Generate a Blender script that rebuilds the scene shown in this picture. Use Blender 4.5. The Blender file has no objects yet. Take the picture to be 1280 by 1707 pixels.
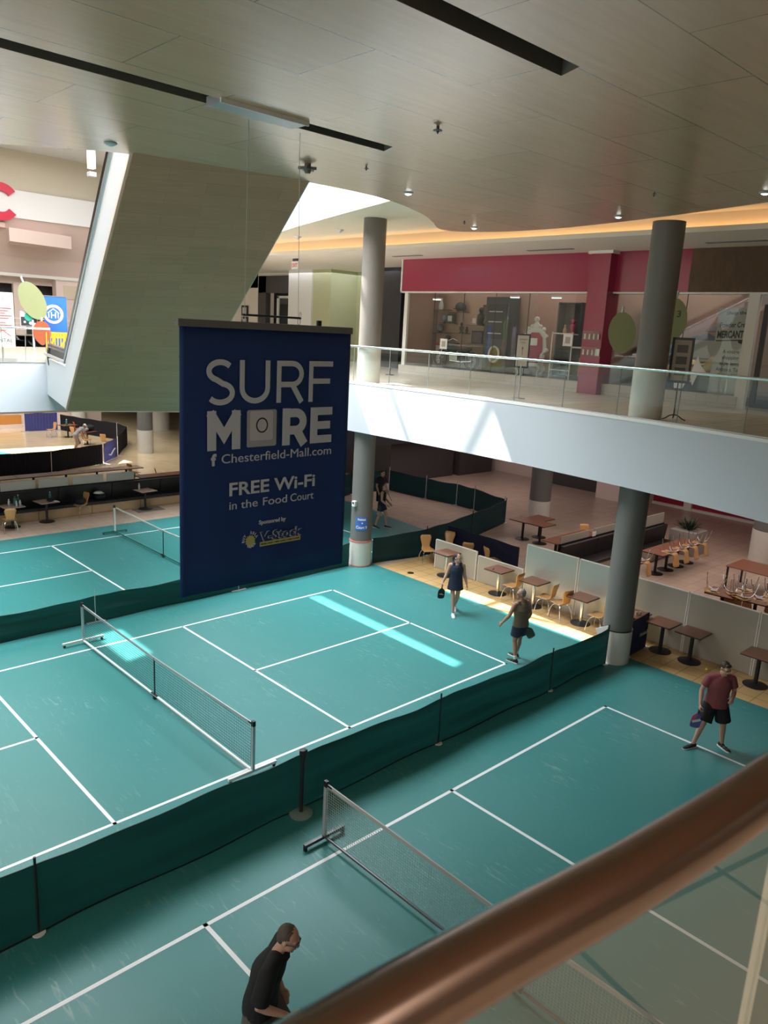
import bpy, bmesh, math, random
from mathutils import Vector, Matrix

random.seed(11)
R = math.radians
SC = bpy.context.scene
COL = SC.collection

# ------------------------------------------------------------------ camera
cam_d = bpy.data.cameras.new('camera')
cam = bpy.data.objects.new('camera', cam_d)
COL.objects.link(cam)
CAM = Vector((-6.43238, -12.63271, 7.15397))
_r = Vector((0.72633577, -0.68536187, 0.05211008))
_u = Vector((0.12047175, 0.20158074, 0.97203486))
_f = Vector((0.67670001, 0.69974589, -0.22898205))
cam.matrix_world = Matrix(((_r.x, _u.x, -_f.x, CAM.x), (_r.y, _u.y, -_f.y, CAM.y), (_r.z, _u.z, -_f.z, CAM.z), (0, 0, 0, 1)))
cam_d.sensor_fit = 'AUTO'
cam_d.sensor_width = 36.0
cam_d.lens = 1286.396 * 36.0 / 1707.0
cam_d.clip_start = 0.05
cam_d.clip_end = 200
cam_d.dof.use_dof = True
cam_d.dof.focus_distance = 18.0
cam_d.dof.aperture_fstop = 7.0
SC.camera = cam

# ------------------------------------------------------------------ world, sun, daylight
SC.view_settings.view_transform = 'Standard'
SC.view_settings.look = 'None'
SC.view_settings.gamma = 1.0
SC.view_settings.exposure = 0.12
SC.view_settings.use_curve_mapping = False
SC.cycles.use_denoising = True
SC.cycles.max_bounces = 7
SC.cycles.diffuse_bounces = 4
SC.cycles.glossy_bounces = 3
SC.cycles.transmission_bounces = 4
SC.cycles.transparent_max_bounces = 24
SC.cycles.sample_clamp_indirect = 6.0
SC.cycles.caustics_reflective = False
SC.cycles.caustics_refractive = False

world = bpy.data.worlds.new('sky')
SC.world = world
world.use_nodes = True
bg = world.node_tree.nodes['Background']
bg.inputs[0].default_value = (0.72, 0.86, 1.0, 1)
bg.inputs[1].default_value = 1.6

SUN = Vector((0.32, -0.60, -1.0))
sun_d = bpy.data.lights.new('sun', 'SUN')
sun_d.energy = 19.0
sun_d.angle = R(0.53)
sun_d.color = (1.0, 0.97, 0.9)
sun = bpy.data.objects.new('sun', sun_d)
COL.objects.link(sun)
sun.rotation_euler = SUN.to_track_quat('-Z', 'Y').to_euler()
sun.location = (0, 8, 30)


def area(name, loc, size, power, color=(1, 1, 1), direction=(0, 0, -1), spread=180):
    d = bpy.data.lights.new(name, 'AREA')
    d.shape = 'RECTANGLE'
    d.size, d.size_y = size
    d.energy = power
    d.color = color
    d.spread = R(spread)
    o = bpy.data.objects.new(name, d)
    COL.objects.link(o)
    o.location = loc
    o.rotation_euler = Vector(direction).to_track_quat('-Z', 'Y').to_euler()
    return o


# daylight through the diffusing roof glazing
area('skylight_daylight', (3.0, 6.5, 16.7), (15, 9.5), 8800, (0.93, 0.97, 1.0))
area('window_daylight', (-16.9, -6.0, 5.0), (9, 8), 680, (1.0, 0.97, 0.94), (1, 0.05, 0.0))  # added unseen fill lamp, brightens banner, ceiling and escalator underside
area('far_skylight_daylight', (8.0, 28.0, 16.7), (20, 18), 4000, (1.0, 0.96, 0.93))
# lamps the mall has under the slabs
area('lamp_under_slab', (17.0, -2.0, 4.05), (8, 9), 260, (1.0, 0.84, 0.78))
area('lamp_under_slab_far', (20.0, 11.0, 4.05), (8, 8), 210, (1.0, 0.82, 0.80))
area('lamp_shop', (17.2, 3.0, 9.3), (3.5, 10), 130, (1.0, 0.86, 0.78))
area('lamp_shop_end', (17.2, -7.5, 9.3), (3.5, 5), 90, (1.0, 0.86, 0.78))
area('lamp_corridor', (20, 16, 9.6), (7, 9), 260, (0.95, 0.97, 1.0))
area('lamp_behind', (-7.5, -16.0, 9.4), (6, 3), 260, (1.0, 0.88, 0.74))

# ------------------------------------------------------------------ materials
MATS = {}


def mat(name, col, rough=0.5, metal=0.0, spec=0.5, emit=None, strength=0.0, var=0.0, vscale=8.0, bump=0.0, coat=0.0, stretch=(1, 1, 1)):
    """plain principled material; var adds slow colour mottling of the surface itself"""
    m = bpy.data.materials.new(name)
    m.use_nodes = True
    nt = m.node_tree
    b = nt.nodes['Principled BSDF']
    b.inputs['Base Color'].default_value = (*col, 1)
    b.inputs['Roughness'].default_value = rough
    b.inputs['Metallic'].default_value = metal
    b.inputs['Specular IOR Level'].default_value = spec
    if coat:
        b.inputs['Coat Weight'].default_value = coat
        b.inputs['Coat Roughness'].default_value = 0.2
    if emit:
        b.inputs['Emission Color'].default_value = (*emit, 1)
        b.inputs['Emission Strength'].default_value = strength
    if var or bump:
        tc = nt.nodes.new('ShaderNodeTexCoord')
        mp = nt.nodes.new('ShaderNodeMapping')
        mp.inputs['Scale'].default_value = stretch
        nz = nt.nodes.new('ShaderNodeTexNoise')
        nz.inputs['Scale'].default_value = vscale
        nz.inputs['Detail'].default_value = 5
        nt.links.new(tc.outputs['Object'], mp.inputs[0])
        nt.links.new(mp.outputs[0], nz.inputs['Vector'])
        if var:
            mx = nt.nodes.new('ShaderNodeMix')
            mx.data_type = 'RGBA'
            mx.inputs[6].default_value = (*[max(0, c * (1 - var)) for c in col], 1)
            mx.inputs[7].default_value = (*[min(1, c * (1 + var)) for c in col], 1)
            nt.links.new(nz.outputs['Fac'], mx.inputs[0])
            nt.links.new(mx.outputs[2], b.inputs['Base Color'])
        if bump:
            bp = nt.nodes.new('ShaderNodeBump')
            bp.inputs['Strength'].default_value = bump
            bp.inputs['Distance'].default_value = 0.02
            nt.links.new(nz.outputs['Fac'], bp.inputs['Height'])
            nt.links.new(bp.outputs[0], b.inputs['Normal'])
    MATS[name] = m
    return m


def brick_mat(name, c1, c2, mortar, bw, bh, msize, rough=0.5, offset=0.5, grain=0.0, coat=0.0, rot=0.0, spec=0.5, axes='XY', gstretch=(1, 14, 1), rvar=0.0):
    """tiles, planks and panels: brick texture over object coordinates"""
    m = bpy.data.materials.new(name)
    m.use_nodes = True
    nt = m.node_tree
    b = nt.nodes['Principled BSDF']
    b.inputs['Roughness'].default_value = rough
    b.inputs['Specular IOR Level'].default_value = spec
    if coat:
        b.inputs['Coat Weight'].default_value = coat
        b.inputs['Coat Roughness'].default_value = 0.25
    tc = nt.nodes.new('ShaderNodeTexCoord')
    mp = nt.nodes.new('ShaderNodeMapping')
    if axes == 'YZ':
        mp.inputs['Rotation'].default_value = (0, R(90), R(90))
    mp2 = nt.nodes.new('ShaderNodeMapping')
    mp2.inputs['Rotation'].default_value = (0, 0, rot)
    br = nt.nodes.new('ShaderNodeTexBrick')
    br.inputs['Color1'].default_value = (*c1, 1)
    br.inputs['Color2'].default_value = (*c2, 1)
    br.inputs['Mortar'].default_value = (*mortar, 1)
    br.inputs['Scale'].default_value = 1.0
    br.inputs['Brick Width'].default_value = bw
    br.inputs['Row Height'].default_value = bh
    br.inputs['Mortar Size'].default_value = msize
    br.inputs['Mortar Smooth'].default_value = 0.1
    br.offset = offset
    nt.links.new(tc.outputs['Object'], mp.inputs[0])
    nt.links.new(mp.outputs[0], mp2.inputs[0])
    nt.links.new(mp2.outputs[0], br.inputs['Vector'])
    out = br.outputs['Color']
    if grain:
        mg = nt.nodes.new('ShaderNodeMapping')
        mg.inputs['Scale'].default_value = gstretch
        nz = nt.nodes.new('ShaderNodeTexNoise')
        nz.inputs['Scale'].default_value = 1.6
        nz.inputs['Detail'].default_value = 6
        nt.links.new(mp2.outputs[0], mg.inputs[0])
        nt.links.new(mg.outputs[0], nz.inputs['Vector'])
        rg = nt.nodes.new('ShaderNodeMapRange')
        rg.inputs[1].default_value = 0.25
        rg.inputs[2].default_value = 0.75
        rg.inputs[3].default_value = 1 - grain
        rg.inputs[4].default_value = 1 + grain
        nt.links.new(nz.outputs['Fac'], rg.inputs[0])
        vm = nt.nodes.new('ShaderNodeVectorMath')
        vm.operation = 'SCALE'
        nt.links.new(out, vm.inputs[0])
        nt.links.new(rg.outputs[0], vm.inputs['Scale'])
        out = vm.outputs[0]
    nt.links.new(out, b.inputs['Base Color'])
    MATS[name] = m
    return m


def glass_mat(name, tint=(0.93, 0.97, 0.95), refl=0.10, rough=0.02):
    """thin pane: mostly clear, a mirror share that grows towards grazing view"""
    m = bpy.data.materials.new(name)
    m.use_nodes = True
    nt = m.node_tree
    nt.nodes.clear()
    o = nt.nodes.new('ShaderNodeOutputMaterial')
    t = nt.nodes.new('ShaderNodeBsdfTransparent')
    t.inputs[0].default_value = (*tint, 1)
    g = nt.nodes.new('ShaderNodeBsdfGlossy')
    g.inputs['Roughness'].default_value = rough
    g.inputs[0].default_value = (0.95, 1, 0.98, 1)
    fr = nt.nodes.new('ShaderNodeFresnel')
    fr.inputs[0].default_value = 1.45
    ad = nt.nodes.new('ShaderNodeMath')
    ad.operation = 'ADD'
    ad.use_clamp = True
    ad.inputs[1].default_value = refl
    mx = nt.nodes.new('ShaderNodeMixShader')
    gm = nt.nodes.new('ShaderNodeNewGeometry')
    iv = nt.nodes.new('ShaderNodeMath')
    iv.operation = 'SUBTRACT'
    iv.inputs[0].default_value = 1.0
    nt.links.new(gm.outputs['Backfacing'], iv.inputs[1])
    fm = nt.nodes.new('ShaderNodeMath')
    fm.operation = 'MULTIPLY'
    nt.links.new(fr.outputs[0], ad.inputs[0])
    nt.links.new(ad.outputs[0], fm.inputs[0])
    nt.links.new(iv.outputs[0], fm.inputs[1])
    nt.links.new(fm.outputs[0], mx.inputs[0])
    nt.links.new(t.outputs[0], mx.inputs[1])
    nt.links.new(g.outputs[0], mx.inputs[2])
    nt.links.new(mx.outputs[0], o.inputs[0])
    MATS[name] = m
    return m


def net_mat(name, col, pitch, wire, axes='YZ'):
    """woven mesh: threads opaque, holes clear, in metres of object space"""
    m = bpy.data.materials.new(name)
    m.use_nodes = True
    nt = m.node_tree
    b = nt.nodes['Principled BSDF']
    b.inputs['Base Color'].default_value = (*col, 1)
    b.inputs['Roughness'].default_value = 0.7
    o = nt.nodes['Material Output']
    tc = nt.nodes.new('ShaderNodeTexCoord')
    sp = nt.nodes.new('ShaderNodeSeparateXYZ')
    nt.links.new(tc.outputs['Object'], sp.inputs[0])
    res = []
    for ax in axes:
        d = nt.nodes.new('ShaderNodeMath')
        d.operation = 'MULTIPLY'
        d.inputs[1].default_value = 1.0 / pitch
        nt.links.new(sp.outputs[ax], d.inputs[0])
        f = nt.nodes.new('ShaderNodeMath')
        f.operation = 'FRACT'
        nt.links.new(d.outputs[0], f.inputs[0])
        l = nt.nodes.new('ShaderNodeMath')
        l.operation = 'LESS_THAN'
        l.inputs[1].default_value = wire / pitch
        nt.links.new(f.outputs[0], l.inputs[0])
        res.append(l)
    mx = nt.nodes.new('ShaderNodeMath')
    mx.operation = 'MAXIMUM'
    nt.links.new(res[0].outputs[0], mx.inputs[0])
    nt.links.new(res[1].outputs[0], mx.inputs[1])
    tr = nt.nodes.new('ShaderNodeBsdfTransparent')
    ms = nt.nodes.new('ShaderNodeMixShader')
    nt.links.new(mx.outputs[0], ms.inputs[0])
    nt.links.new(tr.outputs[0], ms.inputs[1])
    nt.links.new(b.outputs[0], ms.inputs[2])
    nt.links.new(ms.outputs[0], o.inputs[0])
    MATS[name] = m
    return m


def cloth_mat(name, col, through=0.25, rough=0.8):
    """thin fabric that lets part of the light through"""
    m = bpy.data.materials.new(name)
    m.use_nodes = True
    nt = m.node_tree
    b = nt.nodes['Principled BSDF']
    b.inputs['Base Color'].default_value = (*col, 1)
    b.inputs['Roughness'].default_value = rough
    b.inputs['Specular IOR Level'].default_value = 0.3
    t = nt.nodes.new('ShaderNodeBsdfTranslucent')
    t.inputs[0].default_value = (*col, 1)
    mx = nt.nodes.new('ShaderNodeMixShader')
    mx.inputs[0].default_value = through
    o = nt.nodes['Material Output']
    nt.links.new(b.outputs[0], mx.inputs[1])
    nt.links.new(t.outputs[0], mx.inputs[2])
    nt.links.new(mx.outputs[0], o.inputs[0])
    MATS[name] = m
    return m


# ------------------------------------------------------------------ mesh builder
class MB:
    def __init__(s):
        s.bm = bmesh.new()

    def _add(s, verts, faces, M=None):
        vs = [s.bm.verts.new((M @ Vector(v)) if M is not None else Vector(v)) for v in verts]
        out = []
        for f in faces:
            try:
                out.append(s.bm.faces.new([vs[i] for i in f]))
            except ValueError:
                pass
        return out

    def box(s, c, size, rot=None, bev=0.0, rz=0.0):
        hx, hy, hz = size[0] / 2, size[1] / 2, size[2] / 2
        M = Matrix.Translation(Vector(c)) @ (rot.to_4x4() if rot is not None else Matrix.Rotation(rz, 4, 'Z'))
        if bev:
            t = bmesh.new()
            bmesh.ops.create_cube(t, size=1.0, matrix=Matrix.Diagonal((*size, 1)))
            bmesh.ops.bevel(t, geom=t.edges[:], offset=bev, segments=2, affect='EDGES', profile=0.6)
            s.merge(t, M)
            return s
        v = [(x, y, z) for x in (-hx, hx) for y in (-hy, hy) for z in (-hz, hz)]
        f = [(0, 1, 3, 2), (4, 6, 7, 5), (0, 4, 5, 1), (2, 3, 7, 6), (0, 2, 6, 4), (1, 5, 7, 3)]
        s._add(v, f, M)
        return s

    def merge(s, t, M=None):
        vm = {}
        for v in t.verts:
            vm[v] = s.bm.verts.new((M @ v.co) if M is not None else v.co)
        for f in t.faces:
            try:
                s.bm.faces.new([vm[v] for v in f.verts])
            except ValueError:
                pass
        t.free()
        return s

    def b2(s, x0, x1, y0, y1, z0, z1, bev=0.0):
        return s.box(((x0 + x1) / 2, (y0 + y1) / 2, (z0 + z1) / 2), (abs(x1 - x0), abs(y1 - y0), abs(z1 - z0)), bev=bev)

    def bar(s, a, b, w, h, up=(0, 0, 1)):
        a, b = Vector(a), Vector(b)
        d = b - a
        z = d.normalized()
        x = Vector(up).cross(z)
        if x.length < 1e-5:
            x = Vector((1, 0, 0))
        x.normalize()
        y = z.cross(x)
        M = Matrix((x, y, z)).transposed()
        return s.box((a + b) / 2, (w, h, d.length), rot=M)

    def tube(s, pts, r, n=10, caps=True, closed=False):
        pts = [Vector(p) for p in pts]
        rs = r if isinstance(r, (list, tuple)) else [r] * len(pts)
        N = len(pts)
        prev = None
        rings = []
        for i, p in enumerate(pts):
            if closed:
                d = pts[(i + 1) % N] - pts[i - 1]
            elif i == 0:
                d = pts[1] - p
            elif i == N - 1:
                d = p - pts[i - 1]
            else:
                d = (pts[i + 1] - p).normalized() + (p - pts[i - 1]).normalized()
            d.normalize()
            if prev is None:
                a = Vector((0, 0, 1)).cross(d)
                if a.length < 1e-3:
                    a = Vector((1, 0, 0)).cross(d)
            else:
                a = prev - d * prev.dot(d)
            a.normalize()
            prev = a
            b = d.cross(a)
            rings.append([s.bm.verts.new(p + (a * math.cos(2 * math.pi * k / n) + b * math.sin(2 * math.pi * k / n)) * rs[i]) for k in range(n)])
        m = N if closed else N - 1
        for i in range(m):
            A, B = rings[i], rings[(i + 1) % N]
            for k in range(n):
                s.bm.faces.new((A[k], A[(k + 1) % n], B[(k + 1) % n], B[k]))
        if caps and not closed:
            s.bm.faces.new(rings[0][::-1])
            s.bm.faces.new(rings[-1])
        return s

    def cyl(s, c, r, z0, z1, n=24, r1=None):
        r1 = r if r1 is None else r1
        return s.lathe([(r, z0), (r1, z1)], (c[0], c[1], 0), n)

    def lathe(s, prof, c=(0, 0, 0), n=24, caps=True, M=None, sx=1.0, sy=1.0):
        c = Vector(c)
        rings = []
        for r, z in prof:
            ring = []
            for k in range(n):
                a = 2 * math.pi * k / n
                v = Vector((r * math.cos(a) * sx, r * math.sin(a) * sy, z)) + c
                ring.append(s.bm.verts.new(M @ v if M is not None else v))
            rings.append(ring)
        for A, B in zip(rings, rings[1:]):
            for k in range(n):
                s.bm.faces.new((A[k], A[(k + 1) % n], B[(k + 1) % n], B[k]))
        if caps:
            s.bm.faces.new(rings[0][::-1])
            s.bm.faces.new(rings[-1])
        return s

    def prism(s, poly, z0, z1, M=None):
        n = len(poly)
        v = [(x, y, z0) for x, y in poly] + [(x, y, z1) for x, y in poly]
        f = [tuple(range(n))[::-1], tuple(range(n, 2 * n))] + [(i, (i + 1) % n, n + (i + 1) % n, n + i) for i in range(n)]
        s._add(v, f, M)
        return s

    def quad(s, *p):
        s._add(p, [tuple(range(len(p)))])
        return s

    def ball(s, c, r, n=12, scale=(1, 1, 1), M=None):
        t = bmesh.new()
        bmesh.ops.create_uvsphere(t, u_segments=n, v_segments=max(6, n * 2 // 3), radius=r)
        m = Matrix.Translation(Vector(c)) @ Matrix.Diagonal((*scale, 1))
        return s.merge(t, (M @ m) if M is not None else m)

    def grid(s, nu, nv, fn):
        g = [[s.bm.verts.new(Vector(fn(i / nu, j / nv))) for j in range(nv + 1)] for i in range(nu + 1)]
        for i in range(nu):
            for j in range(nv):
                s.bm.faces.new((g[i][j], g[i + 1][j], g[i + 1][j + 1], g[i][j + 1]))
        return s

    def solidify(s, t):
        bmesh.ops.recalc_face_normals(s.bm, faces=s.bm.faces)
        bmesh.ops.solidify(s.bm, geom=s.bm.faces[:], thickness=t)
        return s

    def build(s, name, m, parent=None, world=False, smooth=False, recalc=True):
        if recalc:
            bmesh.ops.recalc_face_normals(s.bm, faces=s.bm.faces)
        if world and parent is not None:
            root = parent
            while root.parent:
                root = root.parent
            s.bm.transform(root.matrix_basis.inverted())
        if smooth:
            for f in s.bm.faces:
                f.smooth = True
            if smooth != 'all':
                for e in s.bm.edges:
                    if len(e.link_faces) == 2 and e.calc_face_angle() > R(38):
                        e.smooth = False
        me = bpy.data.meshes.new(name)
        s.bm.to_mesh(me)
        s.bm.free()
        me.materials.append(MATS[m] if isinstance(m, str) else m)
        o = bpy.data.objects.new(name, me)
        COL.objects.link(o)
        o.parent = parent
        return o


def thing(name, label, cat, loc=(0, 0, 0), rz=0.0, group=None):
    o = bpy.data.objects.new(name, None)
    o.empty_display_size = 0.2
    COL.objects.link(o)
    o.location = loc
    o.rotation_euler = (0, 0, rz)
    o['label'] = label
    o['category'] = cat
    if group:
        o['group'] = group
    o.matrix_basis  # evaluated from loc / rot
    return o


def tag(o, label, cat, group=None):
    o['label'] = label
    o['category'] = cat
    if group:
        o['group'] = group
    return o


def struct(o):
    o['kind'] = 'structure'
    return o


def copy_tree(o, parent=None):
    c = o.copy()
    COL.objects.link(c)
    c.parent = parent
    for ch in list(o.children):
        copy_tree(ch, c)
    return c


def put(proto, first, loc, rz, label, group=None, rx=0.0, ry=0.0):
    """first use of a prototype moves the prototype itself, later uses copy it with its parts"""
    o = proto if first else copy_tree(proto)
    o.location = loc
    o.rotation_euler = (rx, ry, rz)
    o['label'] = label
    if group:
        o['group'] = group
    return o


def text_mesh(name, body, size, m, parent, M, offset=0.0, depth=0.002, width=None, align='LEFT', shear=0.0, spacing=1.0):
    """lettering: a font curve turned into a mesh in its parent's space; M maps text x,y,z into that space"""
    cu = bpy.data.curves.new(name, 'FONT')
    cu.body = body
    cu.size = size
    cu.offset = offset
    cu.extrude = depth
    cu.align_x = align
    cu.shear = shear
    cu.space_character = spacing
    cu.resolution_u = 4
    o = bpy.data.objects.new(name, cu)
    COL.objects.link(o)
    dg = bpy.context.evaluated_depsgraph_get()
    me = bpy.data.meshes.new_from_object(o.evaluated_get(dg))
    bpy.data.objects.remove(o)
    bpy.data.curves.remove(cu)
    if width:
        xs = [v.co.x for v in me.vertices]
        k = width / max(1e-6, max(xs) - min(xs))
        me.transform(Matrix.Diagonal((k, 1, 1, 1)))
    me.transform(M)
    me.materials.clear()
    me.materials.append(MATS[m])
    ob = bpy.data.objects.new(name, me)
    COL.objects.link(ob)
    ob.parent = parent
    return ob


def frame(origin, xdir, ydir):
    x = Vector(xdir).normalized()
    y = Vector(ydir).normalized()
    z = x.cross(y)
    M = Matrix((x, y, z)).transposed().to_4x4()
    M.translation = Vector(origin)
    return M

# ------------------------------------------------------------------ the materials of the place
brick_mat('tile_floor', (0.50, 0.38, 0.30), (0.55, 0.42, 0.33), (0.30, 0.22, 0.17), 0.41, 0.41, 0.008, rough=0.28, offset=0.0, grain=0.10, gstretch=(1, 1, 1))
brick_mat('tile_border', (0.62, 0.40, 0.17), (0.68, 0.45, 0.20), (0.28, 0.17, 0.08), 0.41, 0.41, 0.009, rough=0.32, offset=0.0, grain=0.12, gstretch=(1, 1, 1))
brick_mat('tile_upper', (0.60, 0.52, 0.42), (0.64, 0.56, 0.46), (0.22, 0.18, 0.14), 0.62, 0.62, 0.010, rough=0.3, offset=0.0, grain=0.08, gstretch=(1, 1, 1))
brick_mat('marble_far', (0.72, 0.55, 0.33), (0.76, 0.60, 0.38), (0.55, 0.42, 0.26), 0.9, 0.9, 0.004, rough=0.12, offset=0.0, grain=0.08, gstretch=(1, 1, 1))
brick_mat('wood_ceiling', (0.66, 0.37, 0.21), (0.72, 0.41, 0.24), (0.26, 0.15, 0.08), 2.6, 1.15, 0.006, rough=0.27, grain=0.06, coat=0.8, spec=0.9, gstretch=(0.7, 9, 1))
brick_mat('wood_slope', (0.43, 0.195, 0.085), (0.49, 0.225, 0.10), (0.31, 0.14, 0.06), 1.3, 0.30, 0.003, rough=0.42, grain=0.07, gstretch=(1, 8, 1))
brick_mat('stone_plinth', (0.55, 0.51, 0.45), (0.60, 0.56, 0.50), (0.38, 0.35, 0.3), 0.6, 0.3, 0.005, rough=0.5, axes='YZ')
mat('cream', (0.72, 0.66, 0.53), 0.6)
mat('cream_pale', (0.75, 0.71, 0.64), 0.6)
mat('white_wall', (0.80, 0.81, 0.82), 0.55)
mat('well_blue', (0.30, 0.40, 0.58), 0.6)  # bluish shade of the white well wall put into its colour
mat('well_white', (0.84, 0.87, 0.90), 0.6)
mat('pinkish', (0.74, 0.60, 0.55), 0.6)
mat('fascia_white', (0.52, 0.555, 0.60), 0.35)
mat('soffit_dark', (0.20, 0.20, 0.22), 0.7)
mat('shop_tan', (0.42, 0.27, 0.21), 0.6)
mat('sage', (0.50, 0.53, 0.34), 0.6)
mat('charcoal', (0.030, 0.030, 0.036), 0.5)
mat('dark_brown', (0.055, 0.050, 0.052), 0.5)
mat('crimson', (0.33, 0.028, 0.075), 0.22, spec=0.6, coat=0.4)
mat('crimson_dark', (0.34, 0.012, 0.05), 0.3)
mat('bark', (0.105, 0.055, 0.025), 0.6, var=0.5, vscale=9, stretch=(1, 1, 0.35))
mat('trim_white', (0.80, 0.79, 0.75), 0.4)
mat('slot_grey', (0.13, 0.125, 0.105), 0.6)
mat('trim_pale', (0.78, 0.62, 0.52), 0.5)
mat('trim_tan', (0.62, 0.54, 0.42), 0.5)
mat('chrome', (0.75, 0.76, 0.77), 0.18, metal=1.0)
mat('steel', (0.55, 0.56, 0.57), 0.35, metal=1.0)
mat('black', (0.012, 0.012, 0.013), 0.45)
mat('black_rubber', (0.018, 0.018, 0.018), 0.6)
mat('white', (0.82, 0.82, 0.80), 0.45)
mat('silver_paint', (0.52, 0.53, 0.55), 0.32, metal=0.4)
mat('steel_dark', (0.10, 0.105, 0.11), 0.35, metal=0.6)
mat('net_tape_grey', (0.42, 0.43, 0.42), 0.6)
mat('column_grey', (0.150, 0.148, 0.140), 0.5, spec=0.4)
mat('column_grey_upper', (0.19, 0.172, 0.15), 0.5, spec=0.4)
mat('column_base', (0.62, 0.60, 0.55), 0.45, var=0.06, vscale=4)
mat('red_tape', (0.62, 0.17, 0.13), 0.6)
mat('court_line', (0.80, 0.84, 0.86), 0.5)
mat('led_warm', (1, 0.6, 0.25), 0.5, emit=(1.0, 0.56, 0.24), strength=6.0)
mat('led_white', (1, 1, 1), 0.5, emit=(1.0, 0.97, 0.92), strength=6.0)
mat('led_lantern', (1, 0.9, 0.7), 0.5, emit=(1.0, 0.90, 0.66), strength=1.4)
mat('bronze', (0.23, 0.165, 0.135), 0.24, metal=0.95, coat=0.5, var=0.08, vscale=30)
glass_mat('glass', refl=0.02)
glass_mat('glass_rail', tint=(0.96, 0.985, 0.975), refl=0.02)
glass_mat('glass_near', tint=(0.95, 0.97, 0.95), refl=0.10)
glass_mat('glass_shop', tint=(0.94, 0.97, 0.96), refl=0.03)


def court_surface_mat():
    m = bpy.data.materials.new('court_green')
    m.use_nodes = True
    nt = m.node_tree
    b = nt.nodes['Principled BSDF']
    b.inputs['Roughness'].default_value = 0.42
    b.inputs['Specular IOR Level'].default_value = 0.35
    tc = nt.nodes.new('ShaderNodeTexCoord')
    # broad wear
    n1 = nt.nodes.new('ShaderNodeTexNoise')
    n1.inputs['Scale'].default_value = 0.45
    n1.inputs['Detail'].default_value = 4
    nt.links.new(tc.outputs['Object'], n1.inputs['Vector'])
    mx = nt.nodes.new('ShaderNodeMix')
    mx.data_type = 'RGBA'
    mx.inputs[6].default_value = (0.030, 0.205, 0.205, 1)
    mx.inputs[7].default_value = (0.052, 0.240, 0.238, 1)
    nt.links.new(n1.outputs['Fac'], mx.inputs[0])
    # scuff marks: thin streaks where two stretched noises meet
    mp = nt.nodes.new('ShaderNodeMapping')
    mp.inputs['Scale'].default_value = (9, 1.3, 1)
    mp.inputs['Rotation'].default_value = (0, 0, 0.7)
    n2 = nt.nodes.new('ShaderNodeTexNoise')
    n2.inputs['Scale'].default_value = 1.5
    n2.inputs['Detail'].default_value = 3
    n2.inputs['Distortion'].default_value = 1.2
    nt.links.new(tc.outputs['Object'], mp.inputs[0])
    nt.links.new(mp.outputs[0], n2.inputs['Vector'])
    r2 = nt.nodes.new('ShaderNodeMapRange')
    r2.inputs[1].default_value = 0.61
    r2.inputs[2].default_value = 0.78
    mq = nt.nodes.new('ShaderNodeMapping')
    mq.inputs['Scale'].default_value = (11, 1.6, 1)
    mq.inputs['Rotation'].default_value = (0, 0, -0.55)
    mq.inputs['Location'].default_value = (7, 3, 0)
    n4 = nt.nodes.new('ShaderNodeTexNoise')
    n4.inputs['Scale'].default_value = 1.4
    n4.inputs['Detail'].default_value = 3
    n4.inputs['Distortion'].default_value = 1.6
    nt.links.new(tc.outputs['Object'], mq.inputs[0])
    nt.links.new(mq.outputs[0], n4.inputs['Vector'])
    mm = nt.nodes.new('ShaderNodeMath')
    mm.operation = 'MAXIMUM'
    nt.links.new(n2.outputs['Fac'], mm.inputs[0])
    nt.links.new(n4.outputs['Fac'], mm.inputs[1])
    nt.links.new(mm.outputs[0], r2.inputs[0])
    n3 = nt.nodes.new('ShaderNodeTexNoise')
    n3.inputs['Scale'].default_value = 0.6
    nt.links.new(tc.outputs['Object'], n3.inputs['Vector'])
    r3 = nt.nodes.new('ShaderNodeMapRange')
    r3.inputs[1].default_value = 0.45
    r3.inputs[2].default_value = 0.65
    r3.inputs[4].default_value = 0.55
    nt.links.new(n3.outputs['Fac'], r3.inputs[0])
    ml = nt.nodes.new('ShaderNodeMath')
    ml.operation = 'MULTIPLY'
    nt.links.new(r2.outputs[0], ml.inputs[0])
    nt.links.new(r3.outputs[0], ml.inputs[1])
    m2 = nt.nodes.new('ShaderNodeMix')
    m2.data_type = 'RGBA'
    m2.inputs[7].default_value = (0.30, 0.46, 0.44, 1)
    nt.links.new(ml.outputs[0], m2.inputs[0])
    nt.links.new(mx.outputs[2], m2.inputs[6])
    nt.links.new(m2.outputs[2], b.inputs['Base Color'])
    MATS['court_green'] = m


court_surface_mat()

Z2 = 5.6          # upper floor
ZS = 4.2          # underside of the slab edge
ZC = 9.6          # wood ceiling
ZR = 17.0         # roof


def smooth_curve(pts, n=8):
    """Catmull-Rom through the points"""
    P = [Vector((*p, 0)) if len(p) == 2 else Vector(p) for p in pts]
    P = [P[0] * 2 - P[1]] + P + [P[-1] * 2 - P[-2]]
    out = []
    for i in range(1, len(P) - 2):
        a, b, c, d = P[i - 1:i + 3]
        for k in range(n):
            t = k / n
            out.append(0.5 * ((2 * b) + (c - a) * t + (2 * a - 5 * b + 4 * c - d) * t * t + (3 * b - a - 3 * c + d) * t ** 3))
    out.append(P[-2])
    return out


# ------------------------------------------------------------------ floors
o = MB().b2(-18, 40, -22, 46, -0.25, 0.0).build('floor', 'tile_floor')
struct(o)
m = MB()
m.b2(9.45, 13.1, -13.0, 3.9, 0.0, 0.003)
struct(m.build('floor_border', 'tile_border'))
m = MB()
arc = [(9.0 + 17.5 * math.cos(a), 33.0 + 14.5 * math.sin(a)) for a in [k * 2 * math.pi / 48 for k in range(48)]]
m.prism(arc, 0.0, 0.003)
struct(m.build('floor_concourse', 'marble_far'))

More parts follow.
